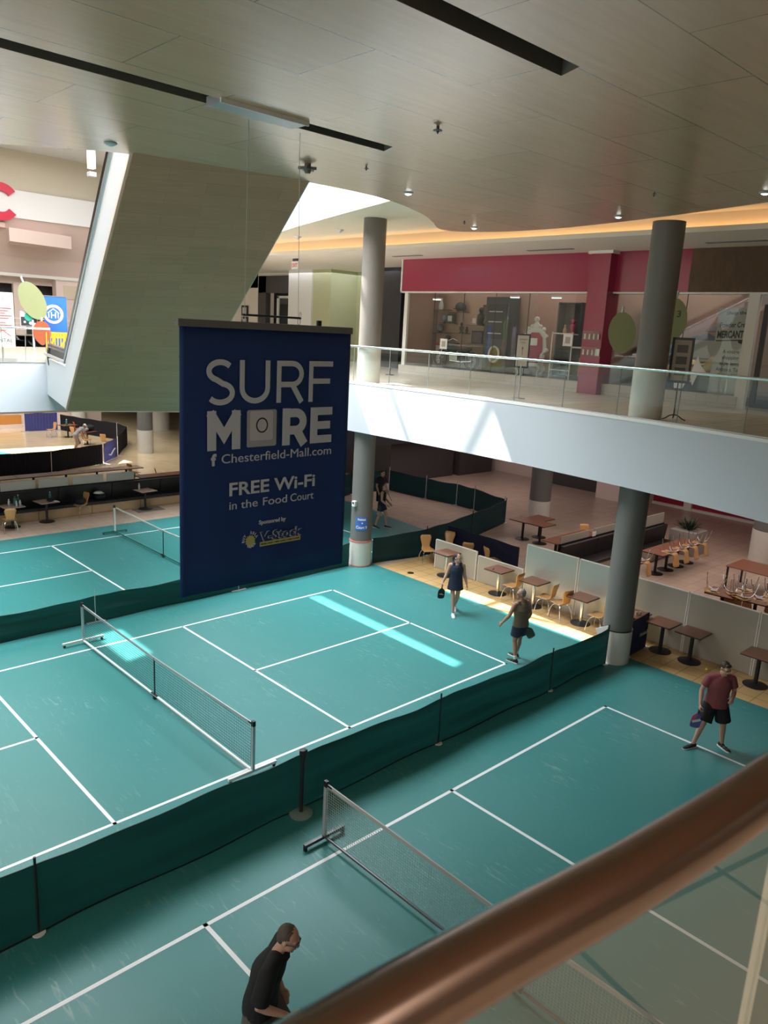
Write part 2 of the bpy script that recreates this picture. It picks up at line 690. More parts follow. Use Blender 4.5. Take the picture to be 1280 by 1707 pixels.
# sport flooring and its painted lines
m = MB()
m.b2(-16, 9.52, -13.2, 4.46, 0.0, 0.006)
m.b2(-16, 9.0, 4.46, 12.75, 0.0, 0.006)
m.prism([(9.0, 4.46), (9.52, 4.46), (9.6, 4.3), (11.6, 3.9), (14.0, 5.6), (14.04, 6.15), (14.29, 8.48), (14.7, 10.3), (14.6, 12.75), (9.0, 12.75)], 0.0, 0.006)
struct(m.build('floor_court', 'court_green'))

LW = 0.055


def court_lines(name, cx, cy, label):
    Lh, Kh, Wh = 6.893, 2.245, 3.048
    root = thing(name, label, 'court lines', (cx, cy, 0.006))
    root['kind'] = 'structure'
    for nm, a, b in [('sideline', (-Lh, Wh), (Lh, Wh)), ('sideline', (-Lh, -Wh), (Lh, -Wh)),
                     ('baseline', (Lh, -Wh), (Lh, Wh)), ('baseline', (-Lh, -Wh), (-Lh, Wh)),
                     ('kitchen_line', (Kh, -Wh), (Kh, Wh)), ('kitchen_line', (-Kh, -Wh), (-Kh, Wh)),
                     ('centre_line', (Kh, 0), (Lh, 0)), ('centre_line', (-Lh, 0), (-Kh, 0))]:
        q = MB()
        h = LW / 2
        q.b2(min(a[0], b[0]) - h, max(a[0], b[0]) + h, min(a[1], b[1]) - h, max(a[1], b[1]) + h, 0, 0.002)
        q.build(nm, 'court_line', root)


court_lines('court_lines', 0.0, 0.0, 'white painted lines of the middle court under the hanging banner')
court_lines('court_lines', -0.015, -8.638, 'white painted lines of the nearest court behind the bronze handrail')
court_lines('court_lines', 4.528, 8.283, 'white painted lines of the farthest green court beside the dark booth bench')

# ------------------------------------------------------------------ upper slab with the curved white edge
fasc = smooth_curve([(8.45, 12.0), (8.55, 9.0), (8.62, 6.0), (8.70, 3.6), (8.74, 1.2), (8.68, -1.2), (8.50, -3.2), (8.32, -4.8), (8.02, -6.4), (7.62, -8.0), (7.0, -10.2), (6.2, -12.6)], 6)
poly = [(p.x, p.y) for p in fasc]
m = MB()
m.prism(poly + [(6.2, -21), (39, -21), (39, 17.0), (8.45, 17.0)], ZS + 0.45, Z2)
m.b2(14.0, 39, 17.0, 45, ZS + 0.45, Z2)
m.b2(-17.5, 8.45, 11.9, 24.0, ZS + 0.45, Z2)
m.b2(-17.5, 39, 40.5, 45.5, ZS + 0.45, Z2)
struct(m.build('floor_upper', 'tile_upper'))
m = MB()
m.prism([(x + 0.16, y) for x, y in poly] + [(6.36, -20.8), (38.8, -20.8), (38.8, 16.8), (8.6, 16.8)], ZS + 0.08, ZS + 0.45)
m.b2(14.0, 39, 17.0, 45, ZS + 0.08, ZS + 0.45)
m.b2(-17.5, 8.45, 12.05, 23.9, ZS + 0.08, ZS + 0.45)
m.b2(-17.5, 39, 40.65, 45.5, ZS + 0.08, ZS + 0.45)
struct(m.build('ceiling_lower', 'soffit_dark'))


def strip_wall(pts, thick, z0, z1, side=1):
    """a wall of some thickness along a plan curve"""
    q = MB()
    n = len(pts)
    L, Rr = [], []
    for i, p in enumerate(pts):
        d = (pts[min(i + 1, n - 1)] - pts[max(i - 1, 0)]).normalized()
        nrm = Vector((-d.y, d.x, 0)) * side
        L.append(p)
        Rr.append(p + nrm * thick)
    for i in range(n - 1):
        a, b, c, d = L[i], L[i + 1], Rr[i + 1], Rr[i]
        lo, hi = Vector((0, 0, z0)), Vector((0, 0, z1))
        q.quad(a + lo, b + lo, b + hi, a + hi)
        q.quad(d + lo, c + lo, c + hi, d + hi)
        q.quad(a + hi, b + hi, c + hi, d + hi)
        q.quad(a + lo, b + lo, c + lo, d + lo)
    for i in (0, n - 1):
        a, d = L[i], Rr[i]
        q.quad(a + Vector((0, 0, z0)), d + Vector((0, 0, z0)), d + Vector((0, 0, z1)), a + Vector((0, 0, z1)))
    bmesh.ops.remove_doubles(q.bm, verts=q.bm.verts, dist=1e-4)
    return q


def offset(pts, d):
    n = len(pts)
    out = []
    for i, p in enumerate(pts):
        t = (pts[min(i + 1, n - 1)] - pts[max(i - 1, 0)]).normalized()
        out.append(p + Vector((-t.y, t.x, 0)) * d)
    return out


# curve runs from far to near, so its left-hand side is +x (away from the void)
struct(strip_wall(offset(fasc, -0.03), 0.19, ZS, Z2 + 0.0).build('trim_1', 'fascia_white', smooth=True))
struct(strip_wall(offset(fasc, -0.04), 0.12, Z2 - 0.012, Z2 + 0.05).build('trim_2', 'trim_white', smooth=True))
m = MB()
m.b2(-17.5, 3.02, 11.72, 11.9, ZS, Z2)
struct(m.build('trim_3', 'fascia_white'))
m = MB()
m.b2(6.0, 8.5, 11.72, 11.9, ZS, Z2)
struct(m.build('trim_4', 'fascia_white'))
m = MB()
m.b2(-17.5, 14.0, 40.5, 40.65, ZS, Z2)
m.b2(14.0, 14.15, 17.0, 40.5, ZS, Z2)
m.b2(-17.5, 8.5, 23.9, 24.05, ZS, Z2)
m.b2(8.5, 14.0, 16.9, 17.05, ZS, Z2)
struct(m.build('trim_5', 'fascia_white'))

# near gallery the camera stands on
m = MB()
m.b2(-17.5, 6.2, -21, -12.42, ZS + 0.2, Z2)
struct(m.build('floor_gallery', 'tile_upper'))
m = MB()
m.b2(-17.5, 6.2, -12.42, -12.30, ZS, Z2 + 0.04)
struct(m.build('trim_6', 'fascia_white'))

# ------------------------------------------------------------------ outer shell and roof
m = MB()
m.b2(-18, -17.5, -22, 46, 0, ZR)
struct(m.build('wall_left', 'cream'))
m = MB()
for y in (-10.6, -8.3, -6.0, -3.7, -1.4):
    m.b2(-17.45, -17.3, y - 0.06, y + 0.06, 0.8, 9.2)
for z in (0.8, 3.6, 6.4, 9.2):
    m.b2(-17.45, -17.3, -10.66, -1.34, z - 0.06, z + 0.06)
struct(m.build('window_20', 'trim_white'))  # invented window bars behind the added fill lamp, on a solid wall
m = MB()
m.b2(-18, 40, -22, -21.5, 0, ZR)
struct(m.build('wall_near', 'trim_tan'))
m = MB()
m.b2(39, 40, -22, 46, 0, ZR)
struct(m.build('wall_right', 'cream_pale'))
m = MB()
m.b2(-18, 40, 45.5, 46, 0, ZR)
struct(m.build('wall_far', 'cream'))


def roof_with_holes(holes):
    bm = bmesh.new()

    def loop(ps):
        vs = [bm.verts.new((x, y, ZR)) for x, y in ps]
        return [bm.edges.new((vs[i], vs[(i + 1) % len(vs)])) for i in range(len(vs))]
    es = loop([(-18, -22), (40, -22), (40, 46), (-18, 46)])
    for h in holes:
        es += loop(h)
    bmesh.ops.triangle_fill(bm, use_beauty=True, use_dissolve=False, edges=es)
    return bm


def lit(poly, z=ZR):
    """where the sun that reaches these floor points crosses height z"""
    return [(x - SUN.x * z, y - SUN.y * z) for x, y in poly]


# unseen roof openings, shaped to give the wanted sun patches
HOLES = [lit([(9.46, -3.9), (12.9, -3.9), (12.9, 1.15), (9.46, 1.15)]),
         lit([(5.45, -2.5), (6.10, -2.4), (6.30, 2.9), (5.55, 2.9)]),
         lit([(0.35, 2.0), (0.95, 2.1), (1.0, 3.75), (0.4, 3.7)]),
         lit([(4.0, 33.3), (9.3, 33.0), (10.8, 35.8), (4.0, 36.6)]),
         lit([(4.0, 28.9), (10.0, 28.7), (10.6, 30.1), (4.0, 30.5)]),
         lit([(8.9, 23.8), (11.0, 23.9), (10.9, 25.6)])]
rb = roof_with_holes(HOLES)
me = bpy.data.meshes.new('ceiling_roof')
rb.to_mesh(me)
rb.free()
me.materials.append(MATS['well_white'])
o = bpy.data.objects.new('ceiling_roof', me)
COL.objects.link(o)
struct(o)
# glazing bars that throw the thin shadows on the slab edge
m = MB()
hx, hy = HOLES[0][0]
m.bar((hx - 0.1, hy + 3.6, ZR + 0.05), (hx + 3.3, hy + 3.6, ZR + 0.05), 0.15, 0.15)
m.bar((hx + 0.0, hy + 3.4, ZR + 0.05), (hx + 1.0, hy - 0.05, ZR + 0.05), 0.14, 0.14)
struct(m.build('trim_7', 'trim_white'))

# light well walls over the pale ceiling
m = MB()
m.b2(13.2, 13.4, -1.0, 12.1, 10.2, ZR)
struct(m.build('wall_well_east', 'well_white'))
m = MB()
m.b2(5.8, 13.2, 12.0, 12.2, 10.2, ZR)
struct(m.build('wall_well_north', 'well_blue'))

# pale upper ceiling, cove and soffit of the right-hand gallery
edge = smooth_curve([(11.6, 14.5), (10.6, 11.8), (9.64, 9.45), (8.47, 5.95), (7.14, 1.61), (6.4, -1.2), (6.0, -4)], 6)
m = MB()
m.prism([(p.x, p.y) for p in edge] + [(6.0, -21.4), (12.06, -21.4), (12.06, 14.5)], 10.2, 10.35)
struct(m.build('ceiling_gallery', 'cream'))
m = MB()
m.b2(12.0, 12.15, -21, 30, 9.78, 10.2)
struct(m.build('wall_cove', 'cream'))
m = MB()
m.b2(11.72, 39, -21, 30, 9.74, 9.80)
m.b2(11.72, 11.78, -21, 30, 9.80, 9.86)
struct(m.build('ceiling_soffit', 'cream_pale'))
m = MB()
m.b2(12.06, 39, 17, 30, 10.2, 10.3)
m.b2(11.7, 12.1, 14.5, 30, 10.2, 10.35)
struct(m.build('ceiling_corridor', 'cream_pale'))
t = thing('cove_light', 'warm orange strip light hidden in the cove along the upper ceiling', 'cove light', (11.88, 0, 9.82))
m = MB()
m.box((0, 3.0, 0), (0.05, 30, 0.03))
m.build('light_strip', 'led_warm', t)

# ------------------------------------------------------------------ polished wood ceiling with slots
wedge = smooth_curve([(-17, 10.5), (-9.0, 6.0), (-5.0, 2.9), (-2.06, 0.69), (-1.40, 0.16), (-0.53, -0.46), (1.16, -0.93), (2.38, -1.12), (4.22, -1.10), (5.91, -0.48), (7.02, 0.20), (7.72, 0.72), (8.12, 0.90), (8.50, 0.76), (8.85, 0.15), (9.02, -0.6), (8.99, -2.15), (8.49, -4.56), (7.76, -6.89), (6.9, -9.4), (5.6, -13.0), (4.0, -17.0), (2.6, -21.4)], 5)
SLOTS = [(-16.5, 1.46, -4.32, -4.02), (-16.5, 0.22, -8.08, -7.80)]


def ceiling_mesh():
    bm = bmesh.new()

    def loop(ps, z):
        vs = [bm.verts.new((x, y, z)) for x, y in ps]
        return vs, [bm.edges.new((vs[i], vs[(i + 1) % len(vs)])) for i in range(len(vs))]
    outer = [(p.x, p.y) for p in wedge] + [(-17.4, -21.4)]
    v0, es = loop(outer, ZC)
    tops = []
    for (x0, x1, y0, y1) in SLOTS:
        # slot ends cut on the slant
        q = [(x0, y0), (x1 - 0.06, y0), (x1 + 0.06, y1), (x0, y1)]
        v, e = loop(q, ZC)
        es += e
        tops.append(v)
    bmesh.ops.triangle_fill(bm, use_beauty=True, edges=es)
    # rim up
    v1 = [bm.verts.new((v.co.x, v.co.y, ZC + 0.7)) for v in v0]
    for i in range(len(v0)):
        j = (i + 1) % len(v0)
        bm.faces.new((v0[i], v0[j], v1[j], v1[i]))
    bm.faces.new(v1)
    return bm


bm = ceiling_mesh()
bmesh.ops.recalc_face_normals(bm, faces=bm.faces)
me = bpy.data.meshes.new('ceiling')
bm.to_mesh(me)
bm.free()
me.materials.append(MATS['wood_ceiling'])
o = bpy.data.objects.new('ceiling', me)
COL.objects.link(o)
struct(o)
for k, (x0, x1, y0, y1) in enumerate(SLOTS):
    q = MB()
    z0, z1 = ZC, ZC + 0.28
    q.quad((x0, y0, z0), (x1 - 0.06, y0, z0), (x1 - 0.06, y0, z1), (x0, y0, z1))
    q.quad((x0, y1, z0), (x1 + 0.06, y1, z0), (x1 + 0.06, y1, z1), (x0, y1, z1))
    q.quad((x1 - 0.06, y0, z0), (x1 + 0.06, y1, z0), (x1 + 0.06, y1, z1), (x1 - 0.06, y0, z1))
    q.quad((x0, y0, z1), (x1 - 0.06, y0, z1), (x1 + 0.06, y1, z1), (x0, y1, z1))
    struct(q.build('trim_%d' % (8 + k), 'slot_grey'))

# ------------------------------------------------------------------ columns


def column(x, y, r, z0, z1, base_h, upper, lab):
    t = thing('column', lab, 'column', (x, y, z0))
    t['kind'] = 'structure'
    q = MB()
    q.cyl((0, 0), r, base_h, z1 - z0, 40)
    q.build('shaft', 'column_grey_upper' if upper else 'column_grey', t, smooth=True)
    q = MB()
    q.cyl((0, 0), r + 0.02, 0.0, base_h, 40)
    q.build('base_sleeve', 'column_base', t, smooth=True)
    return t


CX, CYL, CYR, CR = 9.14, 4.45, -4.43, 0.325
cl = column(CX, CYL, CR, 0, ZS + 0.3, 0.80, False, 'round grey column left of the entrance of the middle court, lower floor')
q = MB()
q.cyl((0, 0), CR + 0.028, 0.79, 0.825, 40)
q.build('tape_ring', 'red_tape', cl)
q = MB()
q.cyl((0, 0), CR + 0.028, 0.02, 0.05, 40)
q.build('tape_ring', 'red_tape', cl)
cr = column(CX, CYR, CR, 0, ZS + 0.3, 0.80, False, 'round dark grey column at the corner of the two courts, lower floor')
q = MB()
q.cyl((0, 0), CR + 0.026, 0.79, 0.81, 40)
q.build('seam_ring', 'black', cr)
column(CX, CYL, CR, Z2, 10.2, 1.02, True, 'round column on the upper gallery, half in sunlight, left of the red shop')
column(CX, CYR, CR, Z2, ZC, 1.02, True, 'round dark column on the upper gallery in front of the right shop')
column(19.2, 4.9, 0.42, 0, ZS + 0.3, 0.85, False, 'dark column behind the tables under the slab, near the green fence end')
column(21.4, -3.2, 0.55, 0, ZS + 0.3, 1.1, False, 'dark column on the tiled floor at the right edge, behind the long table')
column(12.95, 26.3, 0.40, 0, ZS + 0.3, 1.25, False, 'brown column with tan base on the far concourse, nearest of three')
column(14.1, 38.0, 0.45, 0, ZS + 0.3, 1.25, False, 'brown column with tan base beyond the far fenced court')
column(18.0, 34.2, 0.55, 0, ZS + 0.3, 2.0, False, 'wide tan column on the far concourse, right of its nearest neighbour')

# ------------------------------------------------------------------ lower rooms beyond the court
m = MB()
m.b2(27.0, 27.3, -22, 5.0, 0, ZS + 0.1)
struct(m.build('wall_lower_right', 'crimson_dark'))
m = MB()
for y in (-7.5, -4.2, -1.0, 2.3):
    m.b2(26.85, 27.0, y - 0.18, y + 0.18, 0, ZS)
m.b2(26.90, 27.0, -22, 5.0, 0, 0.12)
struct(m.build('trim_10', 'cream_pale'))
m = MB()
m.b2(27.0, 27.3, 5.0, 30, 0, ZS + 0.1)
m.b2(25.6, 27.0, 4.0, 6.2, 0, ZS + 0.1)
struct(m.build('wall_lower_back', 'pinkish'))
m = MB()
m.b2(26.6, 26.98, 6.5, 10.5, 0, 2.3)
m.b2(19.0, 23.5, 13.4, 17.5, 0, ZS + 0.1)
m.b2(23.8, 26.5, 13.2, 13.6, 0.0, ZS + 0.1)
struct(m.build('wall_lower_kiosk', 'dark_brown'))
m = MB()
m.b2(15.6, 22.0, 12.9, 13.25, 2.0, ZS + 0.1)
m.b2(22.0, 24.6, 12.6, 13.25, 2.7, ZS + 0.1)
struct(m.build('trim_11', 'charcoal'))

# ------------------------------------------------------------------ upper rooms: right-hand shop front
XS = 14.6
m = MB()
m.b2(XS, XS + 0.35, 0.6, 8.78, 8.6, 9.75)
struct(m.build('wall_shop_sign', 'crimson'))
m = MB()
m.b2(XS - 0.30, XS + 0.35, -0.05, 0.62, Z2, 9.75)
m.b2(XS + 0.05, XS + 0.35, -2.33, -0.05, 8.6, 9.75)
struct(m.build('wall_shop_pier', 'crimson'))
m = MB()
m.b2(XS + 0.02, XS + 0.35, -14.0, -2.33, 8.6, 9.75)
struct(m.build('wall_shop_bark', 'bark'))
m = MB()
m.b2(XS - 0.03, XS + 0.38, 0.6, 8.85, 8.555, 8.6)
m.b2(XS - 0.03, XS + 0.38, 8.78, 8.85, 8.555, 9.75)
m.b2(XS + 0.02, XS + 0.38, -14, -0.05, 8.555, 8.6)
m.b2(XS - 0.34, XS + 0.2, -0.12, 0.70, 9.66, 9.76)
m.b2(XS, XS + 0.1, 8.45, 8.62, Z2, 8.6)
m.b2(XS, XS + 0.14, -4.30, -4.02, Z2, 8.56)
m.b2(XS, XS + 0.14, -6.6, -6.5, Z2, 8.56)
struct(m.build('trim_12', 'trim_white'))
m = MB()
m.b2(XS - 0.06, XS + 0.34, 0.62, 8.70, Z2, Z2 + 0.32)
m.b2(XS - 0.02, XS + 0.34, -4.1, -0.05, Z2, Z2 + 0.32)
m.b2(XS + 0.3, XS + 2.2, -14, -4.1, Z2, Z2 + 0.08)
struct(m.build('trim_13', 'stone_plinth'))
# shop glass, pane by pane
wi = 1
for y0, y1 in [(7.12, 8.45), (5.72, 7.12), (4.32, 5.72), (2.95, 4.32), (1.95, 2.95), (0.62, 1.95), (-1.25, -0.05), (-2.35, -1.25), (-4.02, -2.35), (-6.5, -4.3)]:
    q = MB()
    q.b2(XS + 0.05, XS + 0.065, y0 + 0.004, y1 - 0.004, Z2 + (0.32 if y0 > -4.2 else 0.08), 8.555)
    struct(q.build('window_%d' % wi, 'glass_shop'))
    wi += 1
m = MB()
for y in (7.12, 5.72, 4.32, 2.95, -1.25, -2.35):
    m.b2(XS + 0.045, XS + 0.07, y - 0.008, y + 0.008, Z2 + 0.3, 8.555)
for y in (-4.5, -6.4):
    m.b2(XS + 0.02, XS + 0.09, y - 0.06, y + 0.06, Z2 + 0.08, 8.3)
m.b2(XS + 0.02, XS + 0.09, -6.4, -4.5, 8.2, 8.32)
m.b2(XS + 0.02, XS + 0.09, -6.4, -4.5, Z2 + 0.08, Z2 + 0.2)
struct(m.build('trim_14', 'dark_brown'))
# shop interior shell
m = MB()
m.b2(18.8, 19.0, -14, 8.85, Z2, 9.75)
m.b2(XS + 0.35, 18.8, 8.7, 8.85, Z2, 9.75)
m.b2(XS + 0.35, 18.8, 0.1, 0.25, Z2, 9.75)
m.b2(17.2, 18.8, 2.2, 2.35, Z2, 9.75)
struct(m.build('wall_shop_inside', 'shop_tan'))
m = MB()
m.b2(16.56, 16.70, 4.1, 8.70, Z2, 9.7)
struct(m.build('wall_shop_display', 'shop_tan'))
m = MB()
m.b2(XS + 0.35, 18.8, -14, 8.7, Z2, Z2 + 0.30)
struct(m.build('floor_shop', 'dark_brown'))

# corridor left of the shop: dark hoarding, sage walls, white pier, dark shop doorway
m = MB()
m.b2(17.0, 17.2, 11.25, 12.45, Z2, 9.74)
m.b2(17.2, 27, 11.1, 11.25, Z2, 9.74)
struct(m.build('wall_hoarding', 'charcoal'))
m = MB()
m.b2(17.0, 17.2, 12.45, 12.75, Z2, 9.74)
m.b2(18.6, 18.8, 13.0, 15.9, Z2, 9.74)
m.b2(17.0, 18.8, 15.9, 17.2, Z2, 9.74)
struct(m.build('wall_sage', 'sage'))
m = MB()
m.b2(16.9, 17.3, 17.2, 19.0, Z2, 9.74)
m.b2(17.3, 18.0, 18.8, 19.0, Z2, 9.74)
m.b2(17.0, 17.1, 12.75, 12.85, Z2 + 0.3, 9.74)
struct(m.build('wall_pier', 'white_wall'))
m = MB()
m.b2(18.0, 18.2, 20.3, 30, 9.0, 9.74)
m.b2(18.0, 18.2, 23.2, 30, Z2, 9.74)
struct(m.build('wall_corridor', 'cream_pale'))
m = MB()
m.b2(17.95, 18.25, 19.0, 23.1, 8.75, 9.6)
m.b2(17.95, 18.25, 22.4, 23.1, Z2, 9.6)
m.b2(18.9, 19.1, 19.0, 23.0, Z2, 9.6)
struct(m.build('wall_doorway', 'dark_brown'))
d = MB()
d.b2(18.30, 18.38, 19.05, 19.15, Z2, 8.6)
d.b2(18.30, 18.38, 21.75, 21.9, Z2, 8.6)
d.b2(18.30, 18.38, 19.05, 21.9, 8.5, 8.62)
door = struct(d.build('door_1', 'trim_white'))
d = MB()
d.b2(18.33, 18.345, 19.15, 21.75, Z2, 8.5)
struct(d.build('pane', 'glass_shop', door))
d = MB()
d.b2(18.40, 18.5, 13.35, 14.2, Z2, Z2 + 2.25)
door = struct(d.build('door_2', 'trim_white'))
d = MB()
d.b2(18.38, 18.40, 13.45, 14.1, Z2, Z2 + 2.15)
struct(d.build('door_leaf', 'steel', door))

# far left: galleries around the far void
m = MB()
m.b2(-17.5, 22, 42.0, 42.3, 14.45, ZR)
struct(m.build('wall_far_upper', 'cream'))
m = MB()
m.b2(-17.5, 22, 41.2, 41.6, 12.85, 14.5)
struct(m.build('wall_far_band', 'white_wall'))
m = MB()
m._add([(-17.5, 41.3, 12.85), (22, 41.3, 12.85), (22, 43.0, 10.6), (-17.5, 43.0, 10.6)], [(0, 1, 2, 3)])
m._add([(-17.5, 43.0, 10.6), (22, 43.0, 10.6), (22, 43.6, 9.5), (-17.5, 43.6, 9.5)], [(0, 1, 2, 3)])
m.prism([(-17.5, 40.9), (9.5, 40.9), (11.3, 41.4), (12.6, 43.2), (-17.5, 43.2)], 12.2, 12.5)
m.prism([(11.0, 39.8), (15.3, 41.0), (14.4, 43.4), (12.0, 43.4)], 11.3, 12.1)
struct(m.build('ceiling_far', 'pinkish'))
m = MB()
m.b2(-17.5, 22, 43.6, 43.9, 8.9, 9.6)
m.b2(14.9, 16.9, 42.9, 43.6, Z2, 9.4)
m.b2(12.3, 13.0, 43.5, 43.8, Z2, 9.0)
m.b2(10.0, 11.0, 43.5, 43.8, Z2, 9.0)
struct(m.build('wall_far_shops', 'pinkish'))
m = MB()
m.b2(-17.5, 22, 44.6, 44.8, Z2, 9.0)
struct(m.build('wall_far_shop_back', 'dark_brown'))
m = MB()
m.b2(15.4, 16.4, 42.86, 42.9, 8.1, 9.0)
struct(m.build('trim_15', 'trim_tan'))
m = MB()
m.b2(-17.5, 22, 42.8, 43.62, 9.35, 9.55)
m.b2(14.8, 17.0, 42.85, 43.6, 9.3, 9.45)
m.b2(-17.5, 22, 40.5, 40.56, Z2 + 1.05, Z2 + 1.11)
m.b2(-17.5, 22, 40.5, 40.56, Z2 + 0.75, Z2 + 0.79)
struct(m.build('trim_16', 'trim_white'))
# far lower counter and low wall beyond the far court
m = MB()
m.b2(-17, 16, 38.8, 39.2, 0, 0.75)
struct(m.build('wall_far_low', 'pinkish'))

# ================================================================== escalator
mat('truss_white', (0.66, 0.70, 0.74), 0.4)
mat('handrail_black', (0.015, 0.015, 0.016), 0.3)
es = thing('escalator', 'wood-clad escalator with pale side and black handrail rising from the upper gallery to the ceiling', 'escalator', (3.0, 11.6, Z2))
TL, TR = Vector((-0.53, -0.53, 9.6)), Vector((2.39, -1.14, 9.6))
BL, BR = Vector((1.53, 7.72, 4.7)), Vector((4.28, 6.79, 4.7))
dl, dr_ = (TL - BL), (TR - BR)
TL = BL + dl * 1.03
TR = BR + dr_ * 1.03
TVD = Vector((dl.x, dl.y, 0)).normalized()
EL, ER = Vector((BL.x, BL.y, 4.7)) - TVD * 4.25, Vector((BR.x, BR.y, 4.7)) - TVD * 5.0
# underside: wood planks, in the slope's own frame
ux = (BR - BL).normalized()
uy = (TL - BL) - ux * (TL - BL).dot(ux)
uy.normalize()
un = ux.cross(uy)
F = Matrix((ux, uy, un)).transposed().to_4x4()
F.translation = BL
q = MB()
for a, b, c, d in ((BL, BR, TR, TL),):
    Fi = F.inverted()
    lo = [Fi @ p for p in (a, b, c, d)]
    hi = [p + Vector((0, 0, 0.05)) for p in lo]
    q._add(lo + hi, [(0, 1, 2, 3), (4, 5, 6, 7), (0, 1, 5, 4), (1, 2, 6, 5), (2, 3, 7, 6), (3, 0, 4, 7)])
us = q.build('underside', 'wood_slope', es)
us.matrix_basis = es.matrix_basis.inverted() @ F
q = MB()
q.quad(BL, BR, ER, EL)
q.quad(BL + Vector((0, 0, .06)), BR + Vector((0, 0, .06)), ER + Vector((0, 0, .06)), EL + Vector((0, 0, .06)))
q.build('landing_underside', 'trim_tan', es, world=True)


def side(B, T, E, h, name, m, inw):
    """upright side plate of the truss, following slope and landing"""
    q = MB()
    up = Vector((0, 0, h))
    w = inw * 0.06
    pts = [(T, T + up), (B, B + up), (E, E + up)]
    for (a, b), (c, d) in zip(pts, pts[1:]):
        q._add([a, b, d, c, a + w, b + w, d + w, c + w], [(0, 1, 2, 3), (4, 5, 6, 7), (1, 2, 6, 5), (0, 3, 7, 4), (0, 1, 5, 4), (3, 2, 6, 7)])
    return q.build(name, m, es, world=True)


OUT = -ux
side(BL, TL, EL, 1.12, 'side_panel', 'truss_white', ux)
side(BR, TR, ER, 0.62, 'side_panel', 'truss_white', -ux)
q = MB()
for a, b in ((BL, TL), (BR, TR)):
    q.bar(a + Vector((0, 0, 0.03)), b + Vector((0, 0, 0.03)), 0.08, 0.07)
q.bar(BL, BR, 0.12, 0.10)
q.build('edge_trim', 'trim_pale', es, world=True)
q = MB()
q.bar(BL + Vector((0, 0, 0.6)) + ux * 0.1, TL + Vector((0, 0, 0.6)) + ux * 0.1, 0.05, 0.05)
q.quad(BL + ux * .1 + Vector((0, 0, .5)), BR - ux * .1 + Vector((0, 0, .5)), TR - ux * .1 + Vector((0, 0, .5)), TL + ux * .1 + Vector((0, 0, .5)))
q.build('step_band', 'black_rubber', es, world=True)
q = MB()
hz = Vector((0, 0, 1.22))
q.tube([EL + hz, BL + hz, TL + hz], 0.05, 8)
q.build('skirt_rail', 'silver_paint', es, world=True, smooth=True)
hz = Vector((0, 0, 1.50))
E2 = EL + TVD * 0.9 + ux * 0.05
q = MB()
q.tube([TL + hz + ux * .05, BL + hz + ux * .05, E2 + hz, E2 + hz - TVD * 0.25 - Vector((0, 0, .12)), E2 + hz - TVD * 0.28 - Vector((0, 0, .4)), E2 + hz - TVD * 0.1 - Vector((0, 0, .55))], 0.075, 8)
q.build('handrail', 'handrail_black', es, world=True, smooth=True)
q = MB()
N = 6
q._add([TL + Vector((0, 0, 1.22)), BL + Vector((0, 0, 1.22)), BL + hz, TL + hz], [(0, 1, 2, 3)])
q._add([BL + Vector((0, 0, 1.22)), E2 + Vector((0, 0, 1.22)), E2 + hz, BL + hz], [(0, 1, 2, 3)])
q.build('balustrade', 'black', es, world=True)
q = MB()
q.lathe([(0.004, -0.01), (0.03, -0.01), (0.03, 0.01), (0.004, 0.01)], n=10)
p = BL + (TL - BL) * 0.62 + ux * 2.0 - Vector((0, 0, 0.02))
q.bm.transform(Matrix.Translation(p))
q.build('sprinkler_head', 'chrome', es, world=True)
q = MB()
p = BL + (TL - BL) * 0.32 + ux * 2.2 - Vector((0, 0, 0.02))
q.box(p, (0.06, 0.06, 0.03))
q.build('sprinkler_head', 'black', es, world=True)

# ================================================================== glass railings


def glass_railing(name, lab, pts, cuts, z0=Z2, h=1.06, rail_r=0.03, rail_mat='chrome', glass='glass_rail', shoe=True, gap=0.006):
    t = thing(name, lab, 'railing', (pts[0].x, pts[0].y, z0))
    q = MB()
    q.tube([p + Vector((0, 0, z0 + h)) for p in pts], rail_r, 12)
    q.build('handrail', rail_mat, t, world=True, smooth=True)
    # arc length
    L = [0.0]
    for a, b in zip(pts, pts[1:]):
        L.append(L[-1] + (b - a).length)

    def at(s):
        s = min(max(s, 0), L[-1])
        for i in range(len(pts) - 1):
            if s <= L[i + 1] + 1e-9:
                k = (s - L[i]) / max(1e-9, L[i + 1] - L[i])
                return pts[i].lerp(pts[i + 1], k)
        return pts[-1]
    cs = cuts if isinstance(cuts, list) else [L[-1] * i / cuts for i in range(cuts + 1)]
    for a, b in zip(cs, cs[1:]):
        sub = [at(a + gap + (b - a - 2 * gap) * i / 4) for i in range(5)]
        strip_wall(sub, 0.012, z0 + 0.03, z0 + h - rail_r).build('glass_panel', glass, t, world=True, recalc=True)
        # polished joint edge
        q = MB()
        p = at(b)
        q.box(p + Vector((0, 0, z0 + 0.03 + (h - 0.05) / 2)), (0.012, 0.012, h - 0.06))
        q.build('panel_joint', 'joint_grey', t, world=True)
    if shoe:
        strip_wall(offset(pts, 0.03), 0.05 * -1, z0 - 0.0, z0 + 0.07).build('base_shoe', 'steel', t, world=True)
    return t


